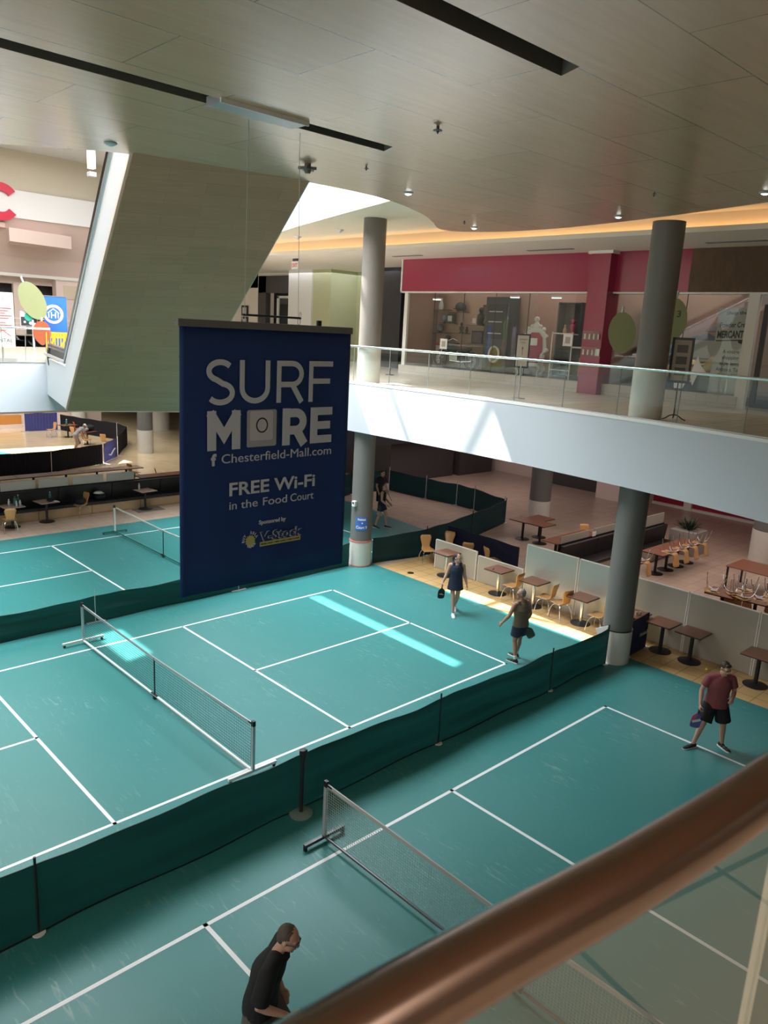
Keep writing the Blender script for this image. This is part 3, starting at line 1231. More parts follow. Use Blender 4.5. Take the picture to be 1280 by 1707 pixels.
mat('joint_grey', (0.16, 0.19, 0.18), 0.3)
glass_railing('glass_railing', 'long curved glass railing with steel handrail along the right upper gallery', offset(fasc, 0.09), 17)
glass_railing('glass_railing', 'short straight glass railing with steel handrail at the left edge beside the escalator', [Vector((-14.0, 11.84, 0)), Vector((2.72, 11.84, 0))], 12)
near_pts = smooth_curve([(-13.0, -11.2), (-9.0, -11.93), (-7.5, -12.11), (-6.6, -12.215), (-6.05, -12.27), (-5.716, -12.318), (-5.43, -12.345), (-5.0, -12.37), (-4.2, -12.38), (-3.0, -12.34), (0, -12.2)], 6)
nr = thing('bronze_railing', 'thick bronze tube handrail over clear glass across the lower right foreground', 'railing', (-6.05, -12.27, Z2))
q = MB()
q.tube([p + Vector((0, 0, 6.602)) for p in near_pts], 0.0355, 28)
q.build('handrail', 'bronze', nr, world=True, smooth='all')
sub = [p for p in near_pts]
cutx = [-13.0, -11.0, -9.4, -8.0, -6.65, -5.345, -4.0, -2.6, -1.2, 0.0]
for a, b in zip(cutx, cutx[1:]):
    seg = [p for p in near_pts if a + 0.05 < p.x < b - 0.05]
    import bisect

    def yat(x):
        for p, r_ in zip(near_pts, near_pts[1:]):
            if p.x <= x <= r_.x:
                return p.y + (r_.y - p.y) * (x - p.x) / (r_.x - p.x)
        return near_pts[-1].y
    seg = [Vector((a + 0.004, yat(a + 0.004), 0)), Vector((b - 0.004, yat(b - 0.004), 0))]
    strip_wall(seg, 0.012, Z2 + 0.05, 6.585).build('glass_panel', 'glass_near', nr, world=True)
    if b < 0:
        q = MB()
        q.box((b, yat(b) + 0.006, (Z2 + 6.58) / 2), (0.007, 0.014, 6.58 - Z2))
        q.build('panel_joint', 'joint_pale', nr, world=True) if 'joint_pale' in MATS else q.build('panel_joint', mat('joint_pale', (0.50, 0.50, 0.42), 0.4), nr, world=True)

# ================================================================== hanging banner
cloth_mat('banner_navy', (0.022, 0.055, 0.20), 0.10, 0.5)
mat('banner_print', (0.62, 0.64, 0.70), 0.6)
mat('banner_key', (0.42, 0.43, 0.45), 0.6)
mat('banner_key_face', (0.62, 0.62, 0.64), 0.6)
mat('banner_ink', (0.02, 0.022, 0.03), 0.6)
mat('banner_yellow', (0.50, 0.50, 0.16), 0.6)
mat('banner_bar', (0.16, 0.155, 0.15), 0.45)
BY = -4.1
bn = thing('hanging_banner', 'tall navy SURF MORE banner hanging from the wood ceiling over the courts', 'banner', (-0.39, BY, 3.65))
q = MB()


def cloth_fn(u, v):
    x = -1.725 + 2.70 * u
    z = 3.655 + 3.44 * v
    bow = 0.012 * math.sin(u * 9 + 0.6) * (1 - v) + 0.010 * math.sin(u * 21 + v * 3) * (1 - v)
    x += -0.0 + 0.03 * (u - 0.5) * (1 - v)
    return (x, BY + bow, z)


q.grid(40, 10, cloth_fn)
q.solidify(0.003)
q.build('banner_cloth', 'banner_navy', bn, world=True, smooth='all')
q = MB()
q.b2(-1.76, 0.985, BY - 0.035, BY + 0.035, 7.075, 7.165, bev=0.008)
q.build('top_rail', 'banner_bar', bn, world=True)
q = MB()
q.tube([(-0.84, BY, 7.252), (0.075, BY, 7.252)], 0.014, 8)
q.build('hanger_bar', 'black', bn, world=True)
for x in (-0.815, 0.03):
    q = MB()
    q.tube([(x, BY, 7.26), (x + (0.02 if x < 0 else -0.06), BY - 0.02, 9.52)], 0.004, 6)
    q.build('cable', 'steel', bn, world=True)
for x in (-0.825, 0.045):
    q = MB()
    ring = [(x + 0.022 * math.cos(a), BY, 7.205 + 0.045 * math.sin(a)) for a in [k * 2 * math.pi / 12 for k in range(12)]]
    q.tube(ring, 0.006, 6, closed=True)
    ring = [(x + 0.02, BY + 0.02 * math.cos(a), 7.29 + 0.04 * math.sin(a)) for a in [k * 2 * math.pi / 12 for k in range(12)]]
    q.tube(ring, 0.005, 6, closed=True)
    q.build('hook', 'steel', bn, world=True)
q = MB()
q.b2(0.36, 0.42, BY - 0.02, BY + 0.02, 7.165, 7.235)
q.build('clip', 'black', bn, world=True)
YF = BY - 0.026


def LP(x, z):
    """banner face in its own coordinates"""
    return Vector((x + 0.39, YF - BY, z - 3.65))


SK_ = [0]


def stroke(q, pts, w):
    """flat ribbon letter stroke of even width, facing the court"""
    pts = [Vector((a, 0, b)) for a, b in pts]
    SK_[0] += 1
    pts = [pts[0]] + [b for a, b in zip(pts, pts[1:]) if (b - a).length > 0.004]
    n = len(pts)
    A, B = [], []
    for i, p in enumerate(pts):
        if i == 0:
            d = (pts[1] - p).normalized()
            k = 1
        elif i == n - 1:
            d = (p - pts[i - 1]).normalized()
            k = 1
        else:
            d1, d2 = (p - pts[i - 1]).normalized(), (pts[i + 1] - p).normalized()
            d = (d1 + d2).normalized()
            k = 1 / max(0.35, d.dot(d1))
        nn = Vector((-d.z, 0, d.x)) * (w / 2 * k)
        A.append(p + nn)
        B.append(p - nn)
    for i in range(n - 1):
        f = [A[i], A[i + 1], B[i + 1], B[i]]
        front = [LP(v.x, v.z) - Vector((0, 0.0006 * (SK_[0] % 6), 0)) for v in f]
        back = [v + Vector((0, 0.003, 0)) for v in front]
        q._add(front + back, [(0, 1, 2, 3), (4, 5, 6, 7), (0, 1, 5, 4), (1, 2, 6, 5), (2, 3, 7, 6), (3, 0, 4, 7)])


def arc(cx, cz, rx, rz, a0, a1, n=14):
    return [(cx + rx * math.cos(R(a0 + (a1 - a0) * i / n)), cz + rz * math.sin(R(a0 + (a1 - a0) * i / n))) for i in range(n + 1)]


w = 0.072
zt, zb = 6.69, 6.135
zm = (zt + zb) / 2
# S
q = MB()
S = arc(-1.175, zm + 0.137, 0.165, 0.112, 35, 250, 14) + arc(-1.175, zm - 0.135, 0.175, 0.118, 78, -145, 16)
stroke(q, S, w)
q.build('letter_S', 'banner_print', bn)
q = MB()
stroke(q, [(-0.855, zt), (-0.855, zb + 0.20)] + arc(-0.657, zb + 0.20, 0.198, 0.165, 180, 360, 14) + [(-0.459, zt)], w)
q.build('letter_U', 'banner_print', bn)
q = MB()
stroke(q, [(-0.278, zb), (-0.278, zt)], w)
stroke(q, [(-0.278, zt - w / 2), (-0.09, zt - w / 2)] + arc(-0.06, zt - 0.175, 0.155, 0.139, 90, -90, 12) + [(-0.278, zt - 0.314)], w)
stroke(q, [(-0.06, zt - 0.31), (0.105, zb)], w * 1.1)
q.build('letter_R', 'banner_print', bn)
q = MB()
stroke(q, [(0.262, zb), (0.262, zt)], w)
stroke(q, [(0.262, zt - w / 2), (0.645, zt - w / 2)], w)
stroke(q, [(0.262, zm + 0.005), (0.60, zm + 0.005)], w)
q.build('letter_F', 'banner_print', bn)
w = 0.128
zt, zb = 6.055, 5.55
q = MB()
stroke(q, [(-1.30, zb), (-1.30, zt)], w)
stroke(q, [(-0.94, zb), (-0.94, zt)], w)
stroke(q, [(-1.325, zt - 0.02), (-1.12, 5.735), (-0.915, zt - 0.02)], w * 0.95)
q.build('letter_M', 'banner_print', bn)
q = MB()
q.prism([(LP(x, 0).x, LP(0, z).z) for x, z in [(-0.775, 5.575), (-0.755, 5.56), (-0.325, 5.56), (-0.305, 5.575), (-0.305, 6.03), (-0.325, 6.05), (-0.755, 6.05), (-0.775, 6.03)]], 0, 0.003, M=Matrix(((1, 0, 0, 0), (0, 0, 1, YF - BY), (0, 1, 0, 0), (0, 0, 0, 1))))
key = q.build('key_cap', 'banner_key', bn)
q = MB()
q.prism([(LP(x, 0).x, LP(0, z).z) for x, z in [(-0.725, 5.66), (-0.705, 5.645), (-0.385, 5.645), (-0.365, 5.66), (-0.365, 6.02), (-0.385, 6.035), (-0.705, 6.035), (-0.725, 6.02)]], -0.002, 0.0, M=Matrix(((1, 0, 0, 0), (0, 0, 1, YF - BY), (0, 1, 0, 0), (0, 0, 0, 1))))
q.build('key_face', 'banner_key_face', key)
q = MB()
YF -= 0.003
stroke(q, arc(-0.54, 5.845, 0.085, 0.092, 0, 360, 24), 0.020)
YF += 0.003
q.build('key_letter', 'banner_ink', key)
q = MB()
stroke(q, [(-0.142, zb), (-0.142, zt)], w)
stroke(q, [(-0.142, zt - w / 2), (0.0, zt - w / 2)] + arc(0.02, zt - 0.183, 0.125, 0.119, 90, -90, 12) + [(-0.142, zt - 0.302)], w * 0.92)
stroke(q, [(0.02, zt - 0.28), (0.17, zb)], w * 1.05)
q.build('letter_R', 'banner_print', bn)
q = MB()
stroke(q, [(0.335, zb), (0.335, zt)], w)
for z in (zt - 0.055, (zt + zb) / 2, zb + 0.055):
    stroke(q, [(0.335, z), (0.660 if z != (zt + zb) / 2 else 0.63, z)], w * 0.86)
q.build('letter_E', 'banner_print', bn)
BM = lambda x, z: frame(LP(x, z), (1, 0, 0), (0, 0, 1))
text_mesh('web_address', 'Chesterfield-Mall.com', 0.170, 'banner_print', bn, BM(-1.164, 5.375), width=1.82)
text_mesh('letter_f', 'f', 0.20, 'banner_print', bn, BM(-1.30, 5.362), offset=0.010)
text_mesh('wifi_line', 'FREE Wi-Fi', 0.245, 'banner_print', bn, BM(-1.053, 4.936), offset=0.005, width=1.42)
for wd_, x_, w_ in (('in', 0.0, 0.112), ('the', 0.188, 0.267), ('Food', 0.525, 0.402), ('Court', 0.995, 0.410)):
    text_mesh('food_court_word', wd_, 0.160, 'banner_print', bn, BM(-1.044 + x_, 4.748), width=w_)
text_mesh('sponsor_line', 'Sponsored by', 0.078, 'banner_print', bn, BM(-0.565, 4.487), offset=0.002, width=0.45)
q = MB()
YF -= 0.001
stroke(q, [(-0.545, 4.20), (0.152, 4.20)], 0.062)
YF += 0.001
lg = q.build('logo_bar', 'banner_yellow', bn)
text_mesh('logo_small_print', 'MOVIES / MUSIC / VIDEO GAMES / COMICS & MORE', 0.03, 'banner_ink', lg, frame(LP(-0.53, 4.19) + Vector((0, -0.004, 0)), (1, 0, 0), (0, 0, 1)), width=0.66)
text_mesh('logo_word', 'V-Stock', 0.175, 'banner_key', bn, BM(-0.545, 4.247), offset=0.010, width=0.72, shear=0.1)
text_mesh('logo_word_face', 'V-Stock', 0.175, 'banner_navy', bn, frame(LP(-0.541, 4.249) + Vector((0, -0.003, 0)), (1, 0, 0), (0, 0, 1)), offset=0.003, width=0.71, shear=0.1)
q = MB()
pts = []
for k in range(26):
    a = 2 * math.pi * k / 26
    r = 0.088 if k % 2 else 0.066
    pts.append((LP(-0.70 + r * math.cos(a), 0).x, LP(0, 4.275 + r * math.sin(a)).z))
q.prism(pts, 0, 0.003, M=Matrix(((1, 0, 0, 0), (0, 0, 1, YF - BY), (0, 1, 0, 0), (0, 0, 0, 1))))
q.build('logo_badge', 'banner_yellow', bn)
for wd, a0 in (('BUY', 160), ('SELL', 55), ('TRADE', -75)):
    n = len(wd)
    for i, chh in enumerate(wd):
        a = R(a0 - (i - (n - 1) / 2) * 20) if wd != 'TRADE' else R(a0 + (i - (n - 1) / 2) * 20)
        x, z = -0.70 + 0.098 * math.cos(a), 4.275 + 0.098 * math.sin(a)
        rot = a - math.pi / 2 if wd != 'TRADE' else a + math.pi / 2
        text_mesh('badge_letter', chh, 0.05, 'banner_print', bn, frame(LP(x, z), (math.cos(rot), 0, math.sin(rot)), (-math.sin(rot), 0, math.cos(rot))), offset=0.002, align='CENTER')
# the lit carriage the cables run up to
cb = thing('ceiling_winch_box', 'slim pale metal box in the ceiling slot above the banner cables', 'ceiling box', (-0.73, -4.2, 9.5))
q = MB()
q.b2(-1.33, -0.10, -4.36, -4.05, 9.56, 9.66)
q.build('housing', 'silver_paint', cb, world=True)
q = MB()
q.b2(-1.34, -0.09, -4.385, -4.36, 9.55, 9.62)
q.build('front_plate', 'white', cb, world=True)

# ================================================================== mesh fences
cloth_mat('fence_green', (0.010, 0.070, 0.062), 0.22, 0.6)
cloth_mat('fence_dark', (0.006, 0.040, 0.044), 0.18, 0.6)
cloth_mat('fence_navy', (0.012, 0.018, 0.055), 0.08, 0.6)
cloth_mat('skirt_black', (0.012, 0.012, 0.018), 0.05, 0.8)
cloth_mat('skirt_blue', (0.06, 0.065, 0.24), 0.1, 0.7)


def fence(name, lab, pts, posts, hts, mt, group=None, sag=0.05, seed=1, base='disc', post_mat='black', wave=0.03, pleat=0.0, post_over=0.10, post_r=0.016, seg=0.12, hem=True, cat='fence', skip=()):
    """fabric hung along a plan polyline; posts = arc positions, hts = fabric height at each post"""
    rnd = random.Random(seed)
    P = [Vector((*p, 0)) for p in pts]
    L = [0.0]
    for a, b in zip(P, P[1:]):
        L.append(L[-1] + (b - a).length)

    def at(s):
        s = min(max(s, 0), L[-1])
        for i in range(len(P) - 1):
            if s <= L[i + 1] + 1e-9:
                k = (s - L[i]) / (L[i + 1] - L[i])
                d = (P[i + 1] - P[i]).normalized()
                return P[i].lerp(P[i + 1], k), Vector((-d.y, d.x, 0))
        d = (P[-1] - P[-2]).normalized()
        return P[-1], Vector((-d.y, d.x, 0))
    t = thing(name, lab, cat, tuple(P[0]), group=group)
    ph = [rnd.uniform(0, 6.28) for _ in range(8)]
    for k in range(len(posts) - 1):
        a, b = posts[k], posts[k + 1]
        ha, hb = hts[k], hts[k + 1]
        n = max(4, int((b - a) / seg))
        if pleat:
            n = max(n, int((b - a) / 0.06))

        def fn(u, v):
            s = a + (b - a) * u
            p, nr_ = at(s)
            h = ha + (hb - ha) * u - sag * 4 * u * (1 - u) + 0.012 * math.sin(s * 4.1 + ph[0]) * min(1, 8 * u * (1 - u))
            z = 0.006 + (h - 0.006) * v
            o = wave * (math.sin(v * 11 + 1.1 * math.sin(s * 0.9 + ph[1]) + ph[2]) * 0.45 + math.sin(v * 23 + s * 0.8 + ph[3]) * 0.25) * (1 - 0.2 * v)
            o += wave * 0.5 * math.sin(s * 2.3 + v * 3 + ph[4])
            if pleat:
                o += pleat * math.sin(s * 38 + 1.5 * math.sin(s * 3))
            o *= min(1, 10 * u * (1 - u) + 0.15)
            return p + nr_ * o + Vector((0, 0, z))
        q = MB()
        q.grid(n, 14, fn)
        q.build('fabric', mt, t, world=True, smooth='all')
        if hem:
            q = MB()
            q.tube([Vector(fn(i / n, 1.0)) for i in range(n + 1)], 0.007, 5)
            q.build('hem', 'black', t, world=True)
            q = MB()
            q.tube([Vector(fn(i / n, 0.0)) + Vector((0, 0, 0.006)) for i in range(n + 1)], 0.014, 5)
            q.build('bottom_hem', 'black', t, world=True)
    for k, s in enumerate(posts):
        if base is None:
            break
        if k in skip:
            continue
        p, nr_ = at(s)
        h = hts[k] + post_over
        q = MB()
        q.tube([p + Vector((0, 0, 0.0)), p + Vector((0, 0, h))], post_r, 10)
        q.build('post', post_mat, t, world=True, smooth=True)
        if base == 'disc':
            q = MB()
            q.lathe([(0.16, 0.008), (0.16, 0.022), (0.03, 0.035)], p, 20)
            q.build('post_base', 'steel', t, world=True)
        elif base == 'plate':
            q = MB()
            q.box(p + Vector((0, 0, 0.015)), (0.45, 0.16, 0.02))
            q.build('post_base', 'silver_paint', t, world=True)
        elif base == 'bolts':
            q = MB()
            q.cyl((p.x, p.y), 0.08, 0.006, 0.02, 12)
            q.build('post_base', 'white', t, world=True)
    return t


# front fence between the middle and the nearest court
x0 = -9.0
FPOS = [-9.0, -3.82, -0.05, 3.13, 6.56, 8.74]
fb = fence('court_fence', 'long dark green fabric fence between the middle court and the nearest court', [(-9.0, -4.45), (8.765, -4.45)], [x - x0 for x in FPOS], [0.94, 0.94, 0.93, 0.88, 0.86, 0.86], 'fence_green', sag=0.025, seed=4, base='bolts', wave=0.05, skip=(2,))
# the belt stanchion with its wide glassy foot
st = thing('belt_stanchion', 'black belt stanchion with clear round foot beside the long green fence', 'stanchion', (-0.02, -4.555, 0.006))
q = MB()
q.lathe([(0.03, 0.0), (0.03, 0.93)], n=14)
q.build('post', 'black', st, smooth=True)
q = MB()
q.lathe([(0.035, 0.91), (0.052, 0.99), (0.052, 1.07), (0.03, 1.08)], n=14)
q.box((0.05, 0, 1.03), (0.04, 0.05, 0.06))
q.build('belt_head', 'black', st, smooth=True)
q = MB()
q.lathe([(0.175, 0.0), (0.18, 0.02), (0.12, 0.035), (0.035, 0.045)], n=28)
q.build('foot', mat('stanchion_foot', (0.42, 0.55, 0.50), 0.15, metal=0.5), st, smooth=True)
# back fence between the middle court and the far green court
fence('court_fence', 'green fabric fence behind the middle court, below the hanging banner', [(-9.0, 4.5), (8.75, 4.5)], [0, 4.6, 9.74, 13.75, 17.74], [0.60, 0.62, 0.66, 0.68, 0.74], 'fence_green', sag=0.03, seed=9, base='plate', post_mat='silver_paint', wave=0.05, post_over=0.16, post_r=0.012, skip=(4,))
# dark fences around the further court, under the slab
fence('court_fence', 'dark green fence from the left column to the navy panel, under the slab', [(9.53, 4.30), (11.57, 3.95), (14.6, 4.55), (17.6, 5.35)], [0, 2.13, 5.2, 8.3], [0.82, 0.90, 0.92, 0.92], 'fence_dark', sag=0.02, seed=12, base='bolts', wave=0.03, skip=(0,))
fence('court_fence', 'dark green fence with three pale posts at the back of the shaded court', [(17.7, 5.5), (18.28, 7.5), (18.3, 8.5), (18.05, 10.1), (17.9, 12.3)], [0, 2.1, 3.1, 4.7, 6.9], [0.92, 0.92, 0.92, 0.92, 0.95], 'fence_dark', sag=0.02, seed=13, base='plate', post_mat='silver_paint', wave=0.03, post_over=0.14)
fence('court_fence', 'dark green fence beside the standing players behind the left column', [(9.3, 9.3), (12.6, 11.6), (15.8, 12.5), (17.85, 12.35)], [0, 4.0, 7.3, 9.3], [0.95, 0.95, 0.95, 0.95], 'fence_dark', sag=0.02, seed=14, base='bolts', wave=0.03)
fence('fabric_panel', 'plain navy fabric panel standing behind the low front partitions', [(12.42, 3.75), (12.30, 0.75)], [0, 1.5, 3.0], [0.97, 0.96, 0.95], 'fence_navy', sag=0.0, seed=15, base='bolts', wave=0.012, post_over=0.0)
fp = fence('fabric_panel', 'small navy fabric panel with faint white script beside the right column', [(9.53, -4.57), (10.44, -4.52)], [0, 0.94], [0.88, 0.90], 'fence_navy', sag=0.0, seed=16, base='bolts', wave=0.012, post_over=0.0)
text_mesh('panel_script', 'Pickleball', 0.13, 'banner_print', fp, frame((0.40, -0.035, 0.42), (1, 0.05, 0), (0, 0, 1)), shear=0.4, width=0.40)

# ================================================================== portable nets
net_mat('net_mesh', (0.02, 0.045, 0.045), 0.052, 0.008, 'YZ')
net_mat('net_mesh_grey', (0.30, 0.35, 0.33), 0.040, 0.007, 'YZ')
net_mat('net_mesh_fine', (0.10, 0.20, 0.17), 0.050, 0.005, 'YZ')
mat('net_green', (0.02, 0.16, 0.13), 0.5)


def court_net(lab, x, ya, yb, frame_mat, foot_mat, tape_mat, mesh, h=0.90, cast=True, centre=True, low=0.08, tape_w=0.028, foot=0.46):
    """portable net: two posts on T feet, a ground bar, mesh and a tape along the top"""
    t = thing('court_net', lab, 'net', (x, ya, 0.006))
    D = yb - ya
    sg = 1 if D > 0 else -1
    hc = h - 0.06
    for y in (0, D):
        q = MB()
        q.box((0, y, low + (h - low) / 2), (0.045, 0.055, h - low))
        p = q.build('post', frame_mat, t)
        q = MB()
        q.box((0, y, h + 0.02), (0.05, 0.06, 0.09))
        q.box((0.0, y + (0.06 * sg if y == 0 else -0.06 * sg), h + 0.01), (0.03, 0.14, 0.03), rz=0)
        q.build('post_cap', 'black', p)
        q = MB()
        q.box((0, y, low), (foot * 2, 0.05, 0.045))
        f = q.build('foot_bar', foot_mat, t)
        for sx in (-1, 1):
            q = MB()
            if cast:
                q.tube([(sx * (foot - 0.04), y - 0.012, 0.028), (sx * (foot - 0.04), y + 0.012, 0.028)], 0.028, 12)
                q.box((sx * (foot - 0.04), y, 0.05), (0.03, 0.035, 0.03))
                q.build('caster', 'black_rubber', f)
            else:
                q.box((sx * (foot - 0.02), y, low / 2 - 0.003), (0.04, 0.045, low - 0.01))
                q.build('foot_pad', 'black', f)
    n = 24
    q = MB()
    q.tube([(0, D * i / n, low + 0.0) for i in range(n + 1)], 0.022, 8)
    q.build('ground_bar', foot_mat, t, smooth=True)

    def top(u):
        return h - (h - hc) * (1 - abs(2 * u - 1))
    q = MB()
    for i in range(n):
        u0, u1 = i / n, (i + 1) / n
        q.quad((0.003, D * u0, low + 0.05), (0.003, D * u1, low + 0.05), (0.003, D * u1, top(u1)), (0.003, D * u0, top(u0)))
    q.build('net_mesh', mesh, t)
    q = MB()
    for i in range(n):
        u0, u1 = i / n, (i + 1) / n
        q.bar((0, D * u0, top(u0)), (0, D * u1, top(u1)), 0.018, tape_w * 2)
    q.build('top_tape', tape_mat, t)
    if centre:
        q = MB()
        q.tube([(0, D / 2, 0.03), (0, D / 2, top(0.5) + 0.02)], 0.014, 8)
        q.build('centre_post', 'black', t, smooth=True)
        q = MB()
        q.box((0, D / 2, 0.035), (0.05, 0.06, 0.07))
        q.box((0, D / 2 + 0.0, low + 0.0), (0.04, 0.24, 0.05))
        q.build('centre_foot', 'black', t)
    return t


court_net('white wheeled pickleball net in the middle court', 0.0, 3.43, -3.24, 'silver_paint', 'white', 'silver_paint', 'net_mesh')
court_net('grey portable net with black ground bar in the nearest court', -0.15, -5.27, -12.0, 'silver_paint', 'steel_dark' if 'steel_dark' in MATS else 'silver_paint', 'net_tape_grey' if 'net_tape_grey' in MATS else 'silver_paint', 'net_mesh_grey', cast=False, foot=0.36)
court_net('thin white net on green feet in the far court, partly behind the banner', 4.55, 11.75, 5.0, 'white', 'net_green', 'white', 'net_mesh_fine', cast=False, centre=True, low=0.06, foot=0.42, tape_w=0.022)

# ================================================================== fixtures on the ceilings
mat('device_grey', (0.16, 0.15, 0.13), 0.5)


def downlight(lab, x, y, z, r=0.09, lit_=True):
    t = thing('downlight', lab, 'ceiling light', (x, y, z), group=None)
    q = MB()
    q.lathe([(r, 0.0), (r * 1.05, -0.012), (r * 0.72, -0.03)], n=20)
    q.build('trim_ring', 'silver_paint', t, smooth=True)
    q = MB()
    q.lathe([(r * 0.70, -0.028), (r * 0.3, -0.045), (0.004, -0.05)], n=16)
    q.build('lens', 'led_white' if lit_ else 'white', t, smooth=True)


downlight('round ceiling spotlight above the escalator top, far left of the wood ceiling', -1.07, -0.95, ZC, lit_=False)
downlight('round spotlight at the wood ceiling rim above the left column', 4.04, -1.99, ZC)
downlight('round lit spotlight near the right upper column, on the wood ceiling', 8.02, -3.92, ZC)
downlight('round lit spotlight at the rounded corner of the wood ceiling', 8.10, -0.12, ZC)
downlight('round spotlight at the right edge of the wood ceiling', 6.85, -7.19, ZC)
for lab, x, y, s in (('small black sprinkler on the wood ceiling between the two slots', 0.95, -5.58, 1.0),
                     ('tiny sprinkler right of the star-shaped detector on the wood ceiling', 2.07, -3.04, 0.7),
                     ('tiny sprinkler near the rounded corner of the wood ceiling', 7.20, -0.60, 0.8),
                     ('tiny sprinkler left of the right upper column on the wood ceiling', 6.09, -5.7, 0.7)):
    t = thing('sprinkler', lab, 'sprinkler', (x, y, ZC))
    q = MB()
    q.lathe([(0.018 * s, 0.0), (0.018 * s, -0.06 * s), (0.008, -0.09 * s)], n=8)
    q.build('stem', 'black', t)
    q = MB()
    q.lathe([(0.055 * s, -0.045 * s), (0.055 * s, -0.058 * s)], n=8)
    q.build('deflector', 'device_grey', t)
t = thing('smoke_detector', 'dark star-shaped detector on the wood ceiling near the left slot end', 'detector', (1.45, -2.37, ZC))
q = MB()
q.lathe([(0.05, 0), (0.05, -0.05)], n=12)
q.build('stem', 'device_grey', t)
q = MB()
pts = []
for k in range(10):
    a = 2 * math.pi * k / 10 + 0.2
    r = 0.15 if k % 2 == 0 else 0.085
    pts.append((r * math.cos(a), r * math.sin(a)))
q.prism(pts, -0.09, -0.05)
q.build('star_plate', 'device_grey', t)
q = MB()
q.lathe([(0.06, -0.09), (0.04, -0.14)], n=12)
q.build('sensor', 'device_grey', t)

# ================================================================== food-court furniture
mat('bent_ply', (0.60, 0.33, 0.12), 0.35, var=0.12, vscale=6, stretch=(8, 1, 1), coat=0.3)
mat('table_wood', (0.27, 0.108, 0.062), 0.35, var=0.12, vscale=5, stretch=(1, 6, 1), coat=0.3)
mat('table_pale', (0.62, 0.42, 0.34), 0.3, coat=0.3)
mat('panel_grey', (0.42, 0.39, 0.33), 0.42, var=0.05, vscale=3)
mat('screen_pale', (0.66, 0.62, 0.57), 0.6)  # light falling on the left booth screens put into a paler colour
mat('panel_matt', (0.40, 0.36, 0.30), 0.6, var=0.05, vscale=3)
mat('panel_silver', (0.50, 0.48, 0.44), 0.30, metal=0.35)
mat('booth_black', (0.018, 0.016, 0.017), 0.38)
brick_mat('booth_wood', (0.42, 0.31, 0.18), (0.46, 0.34, 0.20), (0.12, 0.08, 0.05), 1.9, 0.6, 0.012, rough=0.45, grain=0.1)


def chair_proto(name, ply='bent_ply', leg='chrome'):
    """bentwood shell chair, front towards -y, on four bent tube legs"""
    t = thing(name, '', 'chair')
    prof = [(-0.215, 0.418), (-0.20, 0.436), (-0.10, 0.437), (0.03, 0.428), (0.12, 0.430), (0.175, 0.452), (0.205, 0.500), (0.222, 0.57), (0.245, 0.68), (0.268, 0.78), (0.285, 0.855)]
    wid = [0.175, 0.195, 0.205, 0.20, 0.175, 0.145, 0.128, 0.135, 0.165, 0.185, 0.150]
    sag = [0.0, 0.004, 0.010, 0.014, 0.012, 0.008, 0.006, 0.012, 0.02, 0.022, 0.018]
    q = MB()
    rows = []
    for (y, z), w, sg in zip(prof, wid, sag):
        row = []
        for k in range(9):
            s = -1 + 2 * k / 8
            # seat dishes down, back wraps forward at its sides
            back = max(0, min(1, (z - 0.45) / 0.15))
            yy = y - back * sg * s * s
            zz = z + (1 - back) * sg * s * s
            row.append(q.bm.verts.new((s * w, yy, zz)))
        rows.append(row)
    for A, B in zip(rows, rows[1:]):
        for k in range(8):
            q.bm.faces.new((A[k], A[k + 1], B[k + 1], B[k]))
    q.solidify(0.012)
    q.build('seat_shell', ply, t, smooth='all')
    for sx in (-1, 1):
        for sy in (-1, 1):
            q = MB()
            a = Vector((sx * 0.10, 0.02 + sy * 0.05, 0.412))
            b = Vector((sx * 0.165, 0.0 + sy * 0.15, 0.395))
            c = Vector((sx * 0.19, sy * 0.185, 0.34))
            d = Vector((sx * 0.215, 0.02 + sy * 0.235, 0.0))
            pts = []
            for i in range(9):
                u = i / 8
                pts.append(a * (1 - u) ** 3 + b * 3 * u * (1 - u) ** 2 + c * 3 * u * u * (1 - u) + d * u ** 3)
            q.tube(pts, 0.0115, 8)
            q.build('leg', leg, t, smooth=True)
    q = MB()
    q.box((0, 0.02, 0.41), (0.24, 0.16, 0.012))
    q.build('seat_plate', 'steel', t)
    return t


def table_proto(name, top_mat='table_wood', col='steel', base='black', w=0.61, d=0.61, h=0.74, r=0.26):
    t = thing(name, '', 'table')
    q = MB()
    q.box((0, 0, h - 0.0125), (w, d, 0.02), bev=0.004)
    q.build('table_top', top_mat, t)
    q = MB()
    q.box((0, 0, h - 0.028), (w + 0.006, d + 0.006, 0.022))
    q.build('edge_band', 'black', t)
    q = MB()
    q.cyl((0, 0), 0.045, 0.03, h - 0.035, 18)
    q.box((0, 0, h - 0.05), (0.28, 0.28, 0.02))
    q.build('pedestal', col, t, smooth=True)
    q = MB()
    q.lathe([(r, 0.0), (r, 0.012), (r * 0.75, 0.025), (0.06, 0.045)], n=28)
    q.build('base_disc', base, t, smooth=True)
    return t


# ---- low partitions along the front court
def partition(lab, y0, y1, h, mt, x=10.95, z0=0.012, lean=0.0):
    t = thing('partition_panel', lab, 'partition', (x, (y0 + y1) / 2, 0))
    L_ = abs(y1 - y0)
    q = MB()
    q.box((0, 0, z0 + (h - z0) / 2), (0.05, L_ - 0.03, h - z0), bev=0.006)
    q.build('panel', mt, t)
    q = MB()
    q.box((0, 0, h + 0.004), (0.062, L_ - 0.01, 0.016))
    q.build('top_edge', 'trim_white', t)
    for s in (-1, 1):
        q = MB()
        q.box((0, s * (L_ / 2 - 0.012), h / 2), (0.062, 0.02, h))
        q.build('edge_strip', 'trim_white', t)
    return t


